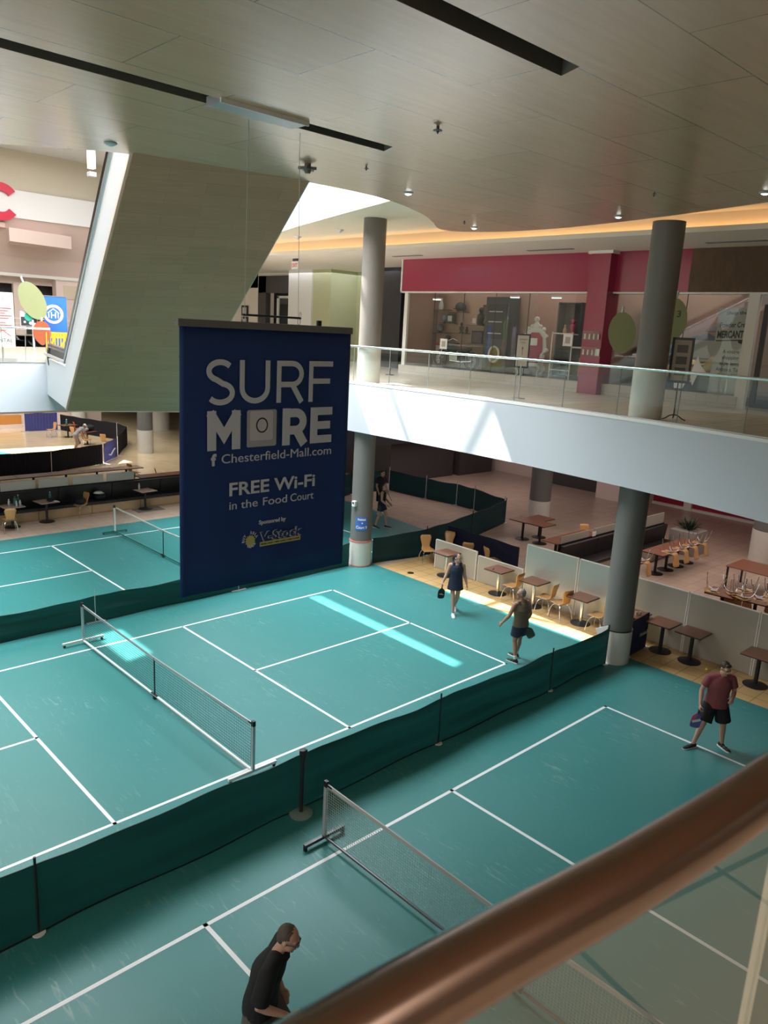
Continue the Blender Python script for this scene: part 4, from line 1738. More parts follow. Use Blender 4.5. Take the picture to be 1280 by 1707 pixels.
partition('low pale partition panel beside the far chair, behind the walking woman', 2.92, 1.26, 0.90, 'panel_grey')
partition('low pale partition panel, its right end at the taller silver panel', 1.22, -0.42, 0.79, 'panel_grey', x=10.98)
partition('tall silver partition panel behind the two front wooden chairs', -0.50, -2.16, 1.56, 'panel_silver')
partition('tall silver partition panel just left of the right column', -2.20, -3.40, 1.56, 'panel_silver')
partition('tall matt grey partition panel right of the column, behind two tables', -3.42, -5.20, 1.50, 'panel_matt')
partition('tall matt grey partition panel behind the man in the red shirt', -5.22, -6.84, 1.50, 'panel_matt')
partition('tall matt grey partition panel at the right edge of the view', -6.86, -8.6, 1.50, 'panel_matt')

# ---- front row of tables and chairs
TG = 'square tables along the low partitions'
tp = table_proto('cafe_table', col='chrome')
SP = [((10.56, 2.12), 'table_behind', 'square wooden cafe table at the far partition, behind the walking woman'),
      ((10.57, 0.12), '', 'square wooden cafe table alone in front of the low partition, black pen on it'),
      ((10.55, -1.12), '', 'square wooden cafe table between two chairs, in front of the tall silver panel'),
      ((10.52, -2.66), '', 'square wooden cafe table nearest the left side of the right column')]
for i, (p, _, lab) in enumerate(SP):
    put(tp, i == 0, (p[0], p[1], 0.003), 0, lab, TG)
tb = table_proto('cafe_table', col='black')
SP = [((10.53, -4.10), 'square cafe table half hidden by the right column, small cups on it'),
      ((10.55, -4.86), 'square cafe table with black post, touching its right neighbour'),
      ((10.53, -5.60), 'square cafe table with black post, right one of the touching row'),
      ((10.50, -7.12), 'square cafe table with black post behind the man in the red shirt')]
for i, (p, lab) in enumerate(SP):
    put(tb, i == 0, (p[0], p[1], 0.003), 0, lab, TG)
ch = chair_proto('bentwood_chair')
CG = 'bentwood chairs along the low partitions'
HALF = math.pi / 2
SPC = [((10.42, -0.52), HALF * -2 + 0.0, 'bentwood chair left of the middle front table, facing the lone table'),
       ((10.40, -1.72), HALF * 2 - math.pi + math.pi, 'bentwood chair between the middle front table and its twin'),
       ((10.40, -2.10), 0.0, 'bentwood chair facing the table beside the right column'),
       ((10.36, -3.20), math.pi, 'bentwood chair mostly hidden by the right column'),
       ((11.30, 3.25), 1.0, 'bentwood chair at the far end of the low partition, against the green fence')]
SPC = [((10.42, -0.53), math.pi, 'bentwood chair facing the lone front table, its back to the middle table'),
       ((10.42, -1.66), 0.0, 'bentwood chair on the near side of the middle front table, facing it'),
       ((10.40, -2.14), math.pi, 'bentwood chair with its back against the table nearest the column'),
       ((10.36, -3.22), 0.0, 'bentwood chair mostly hidden by the right column'),
       ((11.05, 3.36), -0.5, 'bentwood chair at the far end of the low partition, against the green fence'),
       ((11.95, 3.35), -1.2, 'dark brown chair back behind the first low partition, before the navy panel'),
       ((11.85, 2.35), 2.2, 'bentwood chair behind the first low partition, back towards the navy panel'),
       ((11.95, 1.45), 1.2, 'bentwood chair seen edge-on behind the low partition, before the navy panel')]
# local front is -y; a chair with rz = pi looks towards +y
SPC[0] = ((10.44, -0.48), math.pi, SPC[0][2])
SPC[1] = ((10.42, -1.62), math.pi + 0.1, SPC[1][2])
SPC[2] = ((10.36, -2.12), math.pi - 0.25, SPC[2][2])
SPC[3] = ((10.36, -3.24), math.pi, SPC[3][2])
for i, (p, rz, lab) in enumerate(SPC):
    put(ch, i == 0, (p[0], p[1], 0.003), rz, lab, CG)

# small things on and by those tables
t = tag(MB().box((0, 0, 0.006), (0.16, 0.022, 0.012), bev=0.003).build('pen', 'black'), 'black pen lying on the lone front table', 'pen')
t.location = (10.40, 0.20, 0.745)
t.rotation_euler = (0, 0, 0.5)
cupm = [(0.030, 0.0), (0.034, 0.09), (0.031, 0.092)]
for k, (x, y, lab) in enumerate([(10.40, -4.22, 'left small pale cup on the table behind the right column'), (10.47, -4.28, 'right small pale cup on the table behind the right column')]):
    q = MB()
    q.lathe(cupm, n=14)
    o = tag(q.build('cup', 'panel_grey', smooth=True), lab, 'cup', 'cups on the half-hidden table')
    o.location = (x, y, 0.7445)
q = MB()
q.ball((0, 0, 0.037), 0.037, 14)
o = tag(q.build('ball', mat('ball_yellow', (0.75, 0.62, 0.10), 0.5), smooth='all'), 'small yellow pickleball on the tiles under the front tables', 'ball')
o.location = (10.35, -6.10, 0.003)
q = MB()
q.lathe([(0.10, 0.0), (0.10, 0.012), (0.04, 0.02)], n=20)
o = tag(q.build('floor_socket', 'black'), 'small black round cover on the tiles near the left column', 'floor cover')
o.location = (9.85, 2.90, 0.003)

# ---- tables and booths on the tiles beyond the partitions
tc = table_proto('pedestal_table', col='black', w=0.75, d=0.75)
for i, (x, y, lab) in enumerate([(16.2, 3.45, 'dark pedestal table nearest the shaded fence corner, left of the trio'),
                                 (16.95, 3.25, 'dark pedestal table beside the back column, rearmost of the trio'),
                                 (16.25, 2.72, 'dark pedestal table in front of the back column, nearest of the trio')]):
    put(tc, i == 0, (x, y, 0), 0.0, lab, 'dark pedestal tables under the slab')
t = thing('long_table', 'long brown table beside the grey booth screen, lone wooden chair at its end', 'table', (15.55, 1.02, 0))
q = MB()
q.box((0, 0, 0.735), (2.5, 0.62, 0.03), bev=0.005)
q.build('table_top', 'table_wood', t)
for sx in (-1, 1):
    q = MB()
    q.box((sx * 0.85, 0, 0.36), (0.07, 0.07, 0.72))
    q.box((sx * 0.85, 0, 0.012), (0.10, 0.5, 0.024))
    q.build('leg', 'black', t)
put(ch, False, (17.0, 1.35, 0), -0.7, 'lone bentwood chair at the far end of the long brown table', CG)
t = thing('small_table', 'small brown table half hidden by the right column, beyond the booth', 'table', (18.4, 0.75, 0))
q = MB()
q.box((0, 0, 0.735), (1.0, 0.7, 0.03), bev=0.005)
q.build('table_top', 'table_wood', t)
q = MB()
q.cyl((0, 0), 0.05, 0, 0.72, 12)
q.build('pedestal', 'trim_white', t)


def booth(name, lab, x0, x1, y, facing, screen, screen_h=1.25, wood='panel_matt', scr='panel_matt'):
    """upholstered booth bench along x with a framed screen above its back; facing = +1/-1 towards y"""
    t = thing(name, lab, 'booth bench', ((x0 + x1) / 2, y, 0))
    L_ = x1 - x0
    f = facing
    q = MB()
    q.box((0, f * 0.34, 0.20), (L_, 0.48, 0.30))
    q.box((0, f * 0.34, 0.03), (L_, 0.42, 0.06))
    q.build('plinth', wood, t)
    n = max(1, round(L_ / 1.9))
    for i in range(n):
        cx = -L_ / 2 + L_ * (i + 0.5) / n
        q = MB()
        q.box((cx, f * 0.34, 0.40), (L_ / n - 0.012, 0.54, 0.11), bev=0.025)
        q.build('seat_cushion', 'booth_black', t)
        q = MB()
        q.box((cx, f * 0.05, 0.72), (L_ / n - 0.012, 0.10, 0.56), rot=Matrix.Rotation(-f * 0.12, 3, 'X'), bev=0.02)
        q.build('back_cushion', 'booth_black', t)
    q = MB()
    q.box((0, -f * 0.04, 0.52), (L_, 0.04, 1.02))
    q.build('back_board', 'booth_black', t)
    for a, b in screen:
        q = MB()
        q.box(((a + b) / 2 - (x0 + x1) / 2, -f * 0.05, (1.03 + screen_h) / 2), (b - a, 0.025, screen_h - 1.03))
        q.build('screen', scr, t)
    return t


booth('booth_bench', 'dark booth bench with grey screen beside the long brown table, left of the right column', 13.4, 17.4, 0.05, -1, [(13.5, 15.1), (15.4, 17.3)], 1.25)
booth('booth_bench', 'dark booth bench behind the table stacked with upturned chairs', 17.5, 19.35, -0.35, -1, [(17.9, 19.3)], 1.40)
t = thing('notice_card', 'small white card on the grey booth screen', 'card', (15.25, -0.0, 1.12))
MB().box((0, 0, 0), (0.20, 0.02, 0.14)).build('card', 'white', t)

# row of joined tables carrying upturned chairs
tj = table_proto('pedestal_table', col='black', w=0.70, d=0.75)
G2 = 'joined pedestal tables carrying upturned chairs'
names = ['nearest the right column', 'second from the right column', 'second from the planter end', 'nearest the planter']
for i in range(4):
    put(tj, i == 0, (16.45 + 0.72 * i, -1.62, 0), 0.0, 'dark pedestal table in the chair-stacked row, ' + names[i], G2)
FG = 'upturned chairs on the tables under the slab'
ZF = 0.745 + 0.437
for i in range(4):
    put(ch, False, (16.72 + 0.70 * i, -1.93, ZF), 0.06 * (i - 1.5), 'upturned bentwood chair on the joined table row, ' + names[i], FG, rx=math.pi)
put(tj, False, (14.95, -1.62, 0), 0.0, 'dark pedestal table just right of the right column, carrying upturned chairs', G2)
for k, (x, y, rz, lab) in enumerate([(14.98, -1.90, 0.1, 'upturned bentwood chair just right of the right column, its back hanging down'),
                                     (14.72, -1.55, 2.9, 'upturned bentwood chair mostly hidden behind the right column')]):
    put(ch, False, (x, y, ZF), rz, lab, FG, rx=math.pi)
# the heap of upturned chairs at the right edge
tw = table_proto('pedestal_table', col='black', w=0.75, d=0.75)
for i, (x, y, lab) in enumerate([(14.1, -4.75, 'dark pedestal table under the heap of upturned chairs, its left end'),
                                 (14.3, -5.55, 'dark pedestal table under the middle of the heap of upturned chairs'),
                                 (14.5, -6.35, 'dark pedestal table under the heap of upturned chairs, at the right edge')]):
    put(tw, i == 0, (x, y, 0), 0.1, lab, 'tables under the chair heap')
rnd = random.Random(5)
heap = [(13.95, -4.55, 0.4, 0), (14.25, -4.95, 2.4, 0), (14.05, -5.30, 1.2, 0), (14.40, -5.60, 3.6, 0), (14.20, -6.10, 0.2, 0), (14.65, -6.45, 2.0, 0), (14.75, -5.05, 4.4, 0), (14.85, -5.75, 5.2, 0)]
hl = ['front left corner', 'left rear', 'front middle', 'middle', 'front right', 'right edge', 'rear left', 'rear right']
for (x, y, rz, k), nm in zip(heap, hl):
    put(ch, False, (x, y, ZF + rnd.uniform(0, 0.02)), rz, 'upturned bentwood chair in the heap at the right edge, ' + nm, FG, rx=math.pi + rnd.uniform(-.06, .06))
t = thing('work_table', 'plain brown table on straight black legs behind the heap of upturned chairs', 'table', (17.4, -4.35, 0), 0.0)
q = MB()
q.box((0, 0, 0.735), (1.25, 1.35, 0.03), bev=0.004)
q.build('table_top', 'table_wood', t)
for sx in (-1, 1):
    for sy in (-1, 1):
        q = MB()
        q.box((sx * 0.58, sy * 0.62, 0.36), (0.05, 0.05, 0.72))
        q.build('leg', 'black', t)

# planter
mat('leaf_dark', (0.020, 0.045, 0.018), 0.5)
mat('planter_stone', (0.30, 0.27, 0.24), 0.7, var=0.1, vscale=8)
t = thing('planter', 'square stone planter with a dark spiky plant behind the chair-stacked tables', 'planter', (19.9, -1.0, 0))
q = MB()
q.box((0, 0, 0.42), (0.95, 0.95, 0.84), bev=0.02)
q.build('pot', 'planter_stone', t)
q = MB()
rp = random.Random(3)
for k in range(70):
    a = rp.uniform(0, 6.28)
    e = rp.uniform(0.35, 1.4)
    L_ = rp.uniform(0.35, 0.62)
    d = Vector((math.cos(a) * math.cos(e), math.sin(a) * math.cos(e), math.sin(e)))
    sd = Vector((-math.sin(a), math.cos(a), 0)) * 0.028
    b0 = Vector((math.cos(a) * 0.1, math.sin(a) * 0.1, 0.82))
    m1 = b0 + d * L_ * 0.55
    tip = b0 + d * L_ - Vector((0, 0, 0.10 * L_))
    q.quad(b0 - sd * .5, b0 + sd * .5, m1 + sd, m1 - sd)
    q.quad(m1 - sd, m1 + sd, tip)
q.build('foliage', 'leaf_dark', t)

# ---- long booth on the left, below the far gallery
t = booth('booth_bench', 'long dark booth bench with wood base along the far left court', -4.0, 14.0, 15.22, -1, [(-0.1, 1.0), (1.1, 2.0), (2.08, 3.24), (3.36, 4.42), (4.58, 5.74), (5.86, 6.96)], 1.34, wood='booth_wood', scr='screen_pale')
LT = 'tables along the long left booth'
tl = table_proto('cafe_table', top_mat='table_pale', col='black', w=0.66, d=0.66)
for i, (x, y, lab) in enumerate([(2.08, 14.25, 'pale-topped cafe table at the left edge, crowded with bottles'),
                                 (3.28, 14.38, 'pale-topped cafe table beside the chair with a bag, teal bottle on it'),
                                 (6.98, 14.40, 'pale-topped cafe table in front of the long booth, single clear bottle on it')]):
    put(tl, i == 0, (x, y, 0), 0.1, lab, LT)
put(ch, False, (1.80, 13.62, 0), math.pi - 0.15, 'bentwood chair with its back to the courts, at the left edge', 'chairs at the long left booth')
put(ch, False, (4.55, 14.55, 0), math.pi / 2 * 3 + 0.2, 'bentwood chair holding a dark bag, in front of the long booth', 'chairs at the long left booth')
mat('teal_plastic', (0.03, 0.20, 0.17), 0.3)
mat('clear_plastic', (0.55, 0.58, 0.58), 0.2)
mat('dark_fabric', (0.012, 0.014, 0.02), 0.8)


def bottle(lab, x, y, z, m, h=0.24, r=0.035, grp=None, cap='white'):
    t = thing('bottle', lab, 'bottle', (x, y, z), group=grp)
    q = MB()
    q.lathe([(r * 0.9, 0), (r, 0.01), (r, h * 0.68), (r * 0.45, h * 0.82), (r * 0.42, h * 0.9)], n=14)
    q.build('body', m, t, smooth=True)
    q = MB()
    q.lathe([(r * 0.5, h * 0.89), (r * 0.5, h)], n=12)
    q.build('cap', cap, t)
    return t


BG = 'bottles on the crowded left table'
bottle('teal bottle on the pale table beside the bag chair', 3.48, 14.55, 0.745, 'teal_plastic', 0.28, 0.042)
bottle('clear bottle on the table in front of the long booth', 6.80, 14.52, 0.745, 'clear_plastic', 0.26, 0.038)
bottle('tall grey tumbler on the crowded left table', 2.00, 14.22, 0.745, 'steel', 0.24, 0.045, BG)
bottle('large teal jug on the crowded left table, in the middle', 2.22, 14.30, 0.745, 'teal_plastic', 0.30, 0.06, BG, 'teal_plastic')
bottle('teal bottle on the crowded left table, at its right side', 2.36, 14.40, 0.745, 'teal_plastic', 0.32, 0.04, BG)
bottle('clear bottle on the crowded left table, in front of the teal jug', 2.20, 14.10, 0.745, 'clear_plastic', 0.18, 0.035, BG)
bottle('clear bottle on the crowded left table, front right', 2.34, 14.16, 0.745, 'clear_plastic', 0.18, 0.035, BG)


def bag(lab, loc, s, m='dark_fabric', seed=1, extra=None):
    rb_ = random.Random(seed)
    t = thing('bag', lab, 'bag', loc)
    q = MB()
    q.ball((0, 0, s[2] * 0.5), 0.5, 16, scale=s)
    for v in q.bm.verts:
        n = math.sin(v.co.x * 23 + seed) * math.sin(v.co.y * 19) * math.sin(v.co.z * 21 + 1)
        v.co += Vector((n, n, n)) * 0.02
        v.co.z = max(v.co.z, 0.0)
    q.build('body', m, t, smooth='all')
    q = MB()
    q.tube([(-s[0] * .25, 0, s[2] * .85), (-s[0] * .15, 0, s[2] * 1.12), (s[0] * .15, 0, s[2] * 1.12), (s[0] * .25, 0, s[2] * .85)], 0.012, 6)
    q.build('handle', m, t)
    return t


bag('dark bag resting on the bentwood chair by the long booth', (4.55, 14.55, 0.445), (0.36, 0.32, 0.22), seed=2)
bag('small dark bag on the pale table beside the teal bottle', (3.40, 14.28, 0.745), (0.28, 0.20, 0.10), seed=3)
bag('dark bag with a white cap lying on it, on the long booth seat', (5.42, 14.92, 0.46), (0.42, 0.32, 0.22), seed=4)
q = MB()
q.ball((0, 0, 0.0), 0.13, 16, scale=(1.35, 0.95, 0.55))
for v in q.bm.verts:
    v.co.z = max(v.co.z, -0.01)
q.prism([(0.15 * math.cos(a) + 0.06, 0.11 * math.sin(a) - 0.06) for a in [k * 6.283 / 14 for k in range(14)]], -0.012, -0.002)
o = tag(q.build('cap', 'white', smooth=True), 'white cap lying on the dark bag on the long booth', 'cap')
o.location = (5.36, 14.90, 0.715)
o = tag(MB().box((0, 0, 0.012), (0.14, 0.08, 0.024), bev=0.008).build('tissue', 'white'), 'small white packet at the edge of the pale table with the teal bottle', 'packet')
o.location = (3.52, 14.16, 0.745)
for x, y, lab in [(7.45, 14.92, 'black bottle on the floor by the booth base, left of the pair'), (8.0, 14.95, 'black bottle on the floor by the booth base, right of the pair')]:
    bottle(lab, x, y - 0.16, 0.0, 'black', 0.20, 0.035, 'bottles on the floor by the booth', 'black')
o = tag(MB().box((0, 0, 0.004), (1.1, 0.6, 0.008)).build('mat', mat('mat_brown', (0.16, 0.13, 0.11), 0.8)), 'thin brown mat under the table in front of the long booth', 'mat')
o.location = (7.05, 14.28, 0.0)
for ob in list(COL.objects):
    if ob.name.startswith('cafe_table') and abs(ob.location.x - 6.98) < 0.01:
        ob.location.z = 0.008

# row of tables behind the booth and chairs there
ts = table_proto('cafe_table', top_mat='table_pale', col='black', w=1.28, d=0.66)
for i in range(6):
    put(ts, i == 0, (1.9 + 1.31 * i, 19.1, 0), 0.0, 'pale table in the row behind the long booth, ' + ['at the left edge of the view', 'next to the leftmost', 'third from the left', 'fourth from the left', 'next to the right end', 'right end of the row'][i], 'pale tables behind the long booth')
tq = table_proto('cafe_table', top_mat='table_wood', col='black', w=1.2, d=0.66)
for i in range(3):
    put(tq, i == 0, (8.55 + 1.22 * i, 17.0, 0), 0.0, 'brown table behind the long booth near the banner edge, ' + ['leftmost', 'middle', 'rightmost'][i], 'brown tables behind the long booth')
put(ch, False, (8.9, 19.3, 0), 1.8, 'dark chair at the right end of the pale table row', 'chairs behind the long booth')
put(ch, False, (8.1, 17.6, 0), 2.2, 'chair behind the brown tables near the banner edge, left one', 'chairs behind the long booth')
put(ch, False, (9.4, 17.75, 0), 1.2, 'chair behind the brown tables near the banner edge, right one', 'chairs behind the long booth')

# ---- the far fenced court in the sun
m = MB()
m.b2(-8, 6.3, 24.0, 33.5, 0.003, 0.009)
m.prism([(6.3, 24.0), (8.2, 24.3), (6.3, 30.5)], 0.003, 0.009)
struct(m.build('floor_far_court', 'court_green'))
m = MB()
m.bar((2.0, 33.2, 0.011), (6.7, 25.0, 0.011), 0.06, 0.003)
m.bar((3.6, 33.2, 0.011), (7.6, 25.6, 0.011), 0.06, 0.003)
struct(m.build('floor_far_court_lines', 'court_line'))
SK = 'pleated skirt fences around the far court'
fence('skirt_fence', 'black pleated skirt fence along the near side of the far sunlit court', [(-8.0, 23.0), (3.0, 22.9), (6.7, 23.0), (9.6, 24.1)], [0, 14.7, 17.8], [1.0, 1.0, 0.98], 'skirt_black', group=SK, sag=0.0, seed=21, base='plate', post_mat='white', wave=0.01, pleat=0.03, post_over=0.03, hem=False)
fp2 = fence('skirt_fence', 'short blue banner panel at the corner of the far fenced court', [(9.7, 24.2), (11.2, 25.9)], [0, 2.2], [0.98, 0.98], 'skirt_blue', sag=0.0, seed=22, base=None, wave=0.03, hem=False)
q = MB()
q.tube([(0.45, 0.36, 0.36), (0.62, 0.56, 0.30), (0.9, 0.9, 0.46), (1.1, 1.15, 0.52)], 0.035, 6)
q.build('painted_mark', 'white', fp2)
fence('skirt_fence', 'black skirt fence at the right corner of the far sunlit court', [(11.25, 26.0), (13.3, 29.2), (13.6, 31.2), (12.2, 36.2)], [0, 3.8, 5.8, 11.0], [1.0, 1.05, 1.0, 1.0], 'skirt_black', group=SK, sag=0.02, seed=23, base='plate', post_mat='white', wave=0.02, pleat=0.02, post_over=0.02, hem=False)
fence('skirt_fence', 'blue pleated skirt fence at the back of the far sunlit court', [(10.1, 36.3), (12.1, 36.3)], [0, 2.0], [1.1, 1.1], 'skirt_blue', group=SK, sag=0.0, seed=24, base='plate', post_mat='white', wave=0.01, pleat=0.03, post_over=0.02, hem=False)
t = thing('service_counter', 'orange and pink counter beyond the far sunlit court', 'counter', (7.0, 38.2, 0))
q = MB()
q.box((0, 0, 0.5), (7.0, 0.5, 0.55))
q.build('front', mat('counter_orange', (0.62, 0.26, 0.06), 0.5), t)
q = MB()
q.box((0, -0.1, 0.12), (7.2, 0.7, 0.24))
q.build('kerb', 'pinkish', t)
q = MB()
q.box((-0.4, -0.27, 0.55), (4.6, 0.03, 0.5))
q.build('picture_panel', mat('counter_picture', (0.75, 0.45, 0.42), 0.6, var=0.6, vscale=5), t)
tf = table_proto('cafe_table', top_mat='table_wood', col='black', w=0.9, d=0.7)
for i, (x, y, lab) in enumerate([(11.5, 33.2, 'small table with a green bottle between chairs, on the far sunlit court'), (11.4, 30.2, 'table heaped with bags near the crouching player on the far court')]):
    put(tf, i == 0, (x, y, 0), 0.3, lab, 'tables by the far court')
for x, y, rz, lab in [(10.7, 33.6, -1.4, 'tan bentwood chair by the blue skirt fence of the far court'),
                      (12.2, 33.4, 1.4, 'orange chair behind the small table on the far court'),
                      (11.3, 31.6, 1.9, 'tan chair just behind the crouching player on the far court'),
                      (10.9, 29.1, 1.0, 'tan chair in front of the heaped bags on the far court'),
                      (11.6, 28.3, 2.2, 'tan chair nearest the black corner of the far court fence')]:
    c_ = put(ch, False, (x, y, 0.006), rz, lab, 'chairs on the far court')
    if 'orange' in lab:
        for k_ in c_.children:
            if k_.name.startswith('seat_shell'):
                k_.data = k_.data.copy()
                k_.data.materials[0] = mat('orange_shell', (0.75, 0.14, 0.04), 0.4)
bottle('green bottle on the small table of the far sunlit court', 11.4, 33.1, 0.745, 'teal_plastic', 0.34, 0.06)
bag('dark bag heaped on the table of the far court', (11.6, 30.3, 0.745), (0.6, 0.45, 0.36), seed=6)
bag('pale bag heaped on the table of the far court', (11.2, 30.1, 0.745), (0.5, 0.35, 0.26), m='panel_grey', seed=7)

# ================================================================== people
mat('skin_fair', (0.50, 0.29, 0.21), 0.55)
mat('skin_tan', (0.42, 0.23, 0.15), 0.55)
mat('eye_dark', (0.03, 0.02, 0.02), 0.3)
mat('lip', (0.30, 0.10, 0.09), 0.5)
mat('hair_brown', (0.045, 0.026, 0.016), 0.6)
mat('hair_grey', (0.20, 0.19, 0.18), 0.7)
mat('hair_dark', (0.020, 0.015, 0.013), 0.6)
mat('hair_pepper', (0.075, 0.062, 0.055), 0.7)
mat('cloth_navy', (0.012, 0.020, 0.050), 0.8)
mat('cloth_black', (0.008, 0.008, 0.010), 0.85)
mat('cloth_olive', (0.15, 0.125, 0.085), 0.85)
mat('cloth_short_navy', (0.020, 0.030, 0.060), 0.8)
mat('cloth_red', (0.23, 0.060, 0.068), 0.85)
mat('cloth_grey', (0.30, 0.30, 0.34), 0.85)
mat('cloth_taupe', (0.32, 0.22, 0.20), 0.85)
mat('shoe_black', (0.012, 0.012, 0.014), 0.6)
mat('shoe_white', (0.70, 0.72, 0.76), 0.5)
mat('sole_white', (0.75, 0.74, 0.70), 0.5)


def rings_loft(q, rings, n=20):
    """rings: (centre, rx, ry) horizontal ellipses, closed at both ends"""
    out = []
    for c, rx, ry in rings:
        c = Vector(c)
        out.append([q.bm.verts.new(c + Vector((rx * math.cos(2 * math.pi * k / n), ry * math.sin(2 * math.pi * k / n), 0))) for k in range(n)])
    for A, B in zip(out, out[1:]):
        for k in range(n):
            q.bm.faces.new((A[k], A[(k + 1) % n], B[(k + 1) % n], B[k]))
    q.bm.faces.new(out[0][::-1])
    q.bm.faces.new(out[-1])


def capsule(q, a, b, ra, rb):
    a, b = Vector(a), Vector(b)
    q.tube([a, a.lerp(b, 0.5), b], [ra, (ra + rb) / 2, rb], 14)
    q.ball(a, ra, 12)
    q.ball(b, rb, 12)


def limb(q, pts, rs):
    """round limb through joints, with full ends"""
    q.tube([Vector(p) for p in pts], rs, 14)
    q.ball(pts[0], rs[0], 12)
    q.ball(pts[-1], rs[-1], 12)


def cone_sleeve(q, a, b, ra, rb):
    q.tube([Vector(a), Vector(b)], [ra, rb], 18)
    q.ball(a, ra, 14)


def fuse(q, name, m, parent, voxel=0.009, it=4):
    """one continuous skin over all the volumes in q"""
    bmesh.ops.recalc_face_normals(q.bm, faces=q.bm.faces)
    me = bpy.data.meshes.new(name)
    q.bm.to_mesh(me)
    q.bm.free()
    o = bpy.data.objects.new(name, me)
    COL.objects.link(o)
    r = o.modifiers.new('r', 'REMESH')
    r.mode = 'VOXEL'
    r.voxel_size = voxel
    s = o.modifiers.new('s', 'SMOOTH')
    s.factor = 0.5
    s.iterations = it
    dg = bpy.context.evaluated_depsgraph_get()
    m2 = bpy.data.meshes.new_from_object(o.evaluated_get(dg))
    bpy.data.objects.remove(o)
    bpy.data.meshes.remove(me)
    for p in m2.polygons:
        p.use_smooth = True
    m2.materials.clear()
    m2.materials.append(MATS[m])
    m2.name = name
    o = bpy.data.objects.new(name, m2)
    COL.objects.link(o)
    o.parent = parent
    return o


def hand(q, wrist, d, palm, side, curl, k=1.0):
    """palm plus four bent fingers and a thumb; palm = direction the palm faces, side = towards the thumb"""
    d, palm = Vector(d).normalized(), Vector(palm)
    palm = (palm - d * palm.dot(d)).normalized()
    s = Vector(side)
    s = (s - d * s.dot(d) - palm * s.dot(palm)).normalized()
    w = Vector(wrist)
    M = Matrix((s, palm, d)).transposed().to_4x4()
    M.translation = w + d * 0.052 * k
    t = bmesh.new()
    bmesh.ops.create_uvsphere(t, u_segments=14, v_segments=10, radius=1.0)
    for v in t.verts:
        v.co = Vector((v.co.x * 0.042, v.co.y * 0.019, v.co.z * 0.056)) * k
    q.merge(t, M)
    for i, L in enumerate((0.070, 0.080, 0.074, 0.058)):
        off = (0.031 - i * 0.021) * k
        p0 = w + d * 0.085 * k + s * off
        a = curl * (0.9 + 0.08 * i)
        d1 = d * math.cos(a * 0.55) + palm * math.sin(a * 0.55)
        d2 = d * math.cos(a * 1.5) + palm * math.sin(a * 1.5)
        p1 = p0 + d1 * L * 0.55 * k
        p2 = p1 + d2 * L * 0.5 * k
        q.tube([p0, p1, p2], [0.0100 * k, 0.0095 * k, 0.0085 * k], 8)
        q.ball(p1, 0.0095 * k, 8)
        q.ball(p2, 0.0085 * k, 8)
    p0 = w + d * 0.022 * k + s * 0.030 * k
    p1 = p0 + (d * 0.6 + s * 0.55 + palm * 0.35).normalized() * 0.045 * k
    p2 = p1 + (d * 0.8 + palm * (0.35 + 0.4 * min(1, curl)) + s * 0.1).normalized() * 0.036 * k
    q.tube([p0, p1, p2], [0.0135 * k, 0.0115 * k, 0.0095 * k], 8)
    q.ball(p1, 0.0115 * k, 8)
    q.ball(p2, 0.0095 * k, 8)


def shoe(t, name, ankle, toe_dir, m, sole='sole_white', L=0.27):
    """sneaker: rounded upper over a flat sole, standing under the ankle; toe_dir in the ground plane plus pitch z"""
    a = Vector(ankle)
    d = Vector(toe_dir).normalized()
    up = Vector((0, 0, 1)) - d * d.z
    up.normalize()
    sd = d.cross(up)
    M = Matrix((sd, d, up)).transposed().to_4x4()
    M.translation = a
    q = MB()
    z0 = -0.085
    for y, rx, rz, cz in ((-0.035, 0.036, 0.045, z0 + 0.045), (0.03, 0.042, 0.042, z0 + 0.042), (0.10, 0.046, 0.034, z0 + 0.034), (0.16, 0.043, 0.026, z0 + 0.028), (0.195, 0.034, 0.020, z0 + 0.022)):
        t_ = bmesh.new()
        bmesh.ops.create_uvsphere(t_, u_segments=12, v_segments=8, radius=1.0)
        for v in t_.verts:
            v.co = Vector((v.co.x * rx, v.co.y * 0.045 + y, v.co.z * rz + cz))
        q.merge(t_, M)
    q.tube([M @ Vector((0, -0.02, z0 + 0.05)), M @ Vector((0, 0.0, 0.01))], [0.043, 0.041], 12)
    o = fuse(q, name, m, t, 0.009, 3)
    q = MB()
    out = [(0.040, -0.05), (0.043, 0.0), (0.047, 0.08), (0.049, 0.14), (0.044, 0.19), (0.028, 0.225), (0, 0.235), (-0.028, 0.225), (-0.044, 0.19), (-0.049, 0.14), (-0.047, 0.08), (-0.043, 0.0), (-0.040, -0.05), (-0.028, -0.078), (0, -0.086), (0.028, -0.078)]
    q.prism(out, z0 - 0.012, z0 + 0.018, M=M)
    q.build('sole', sole, o)
    return o


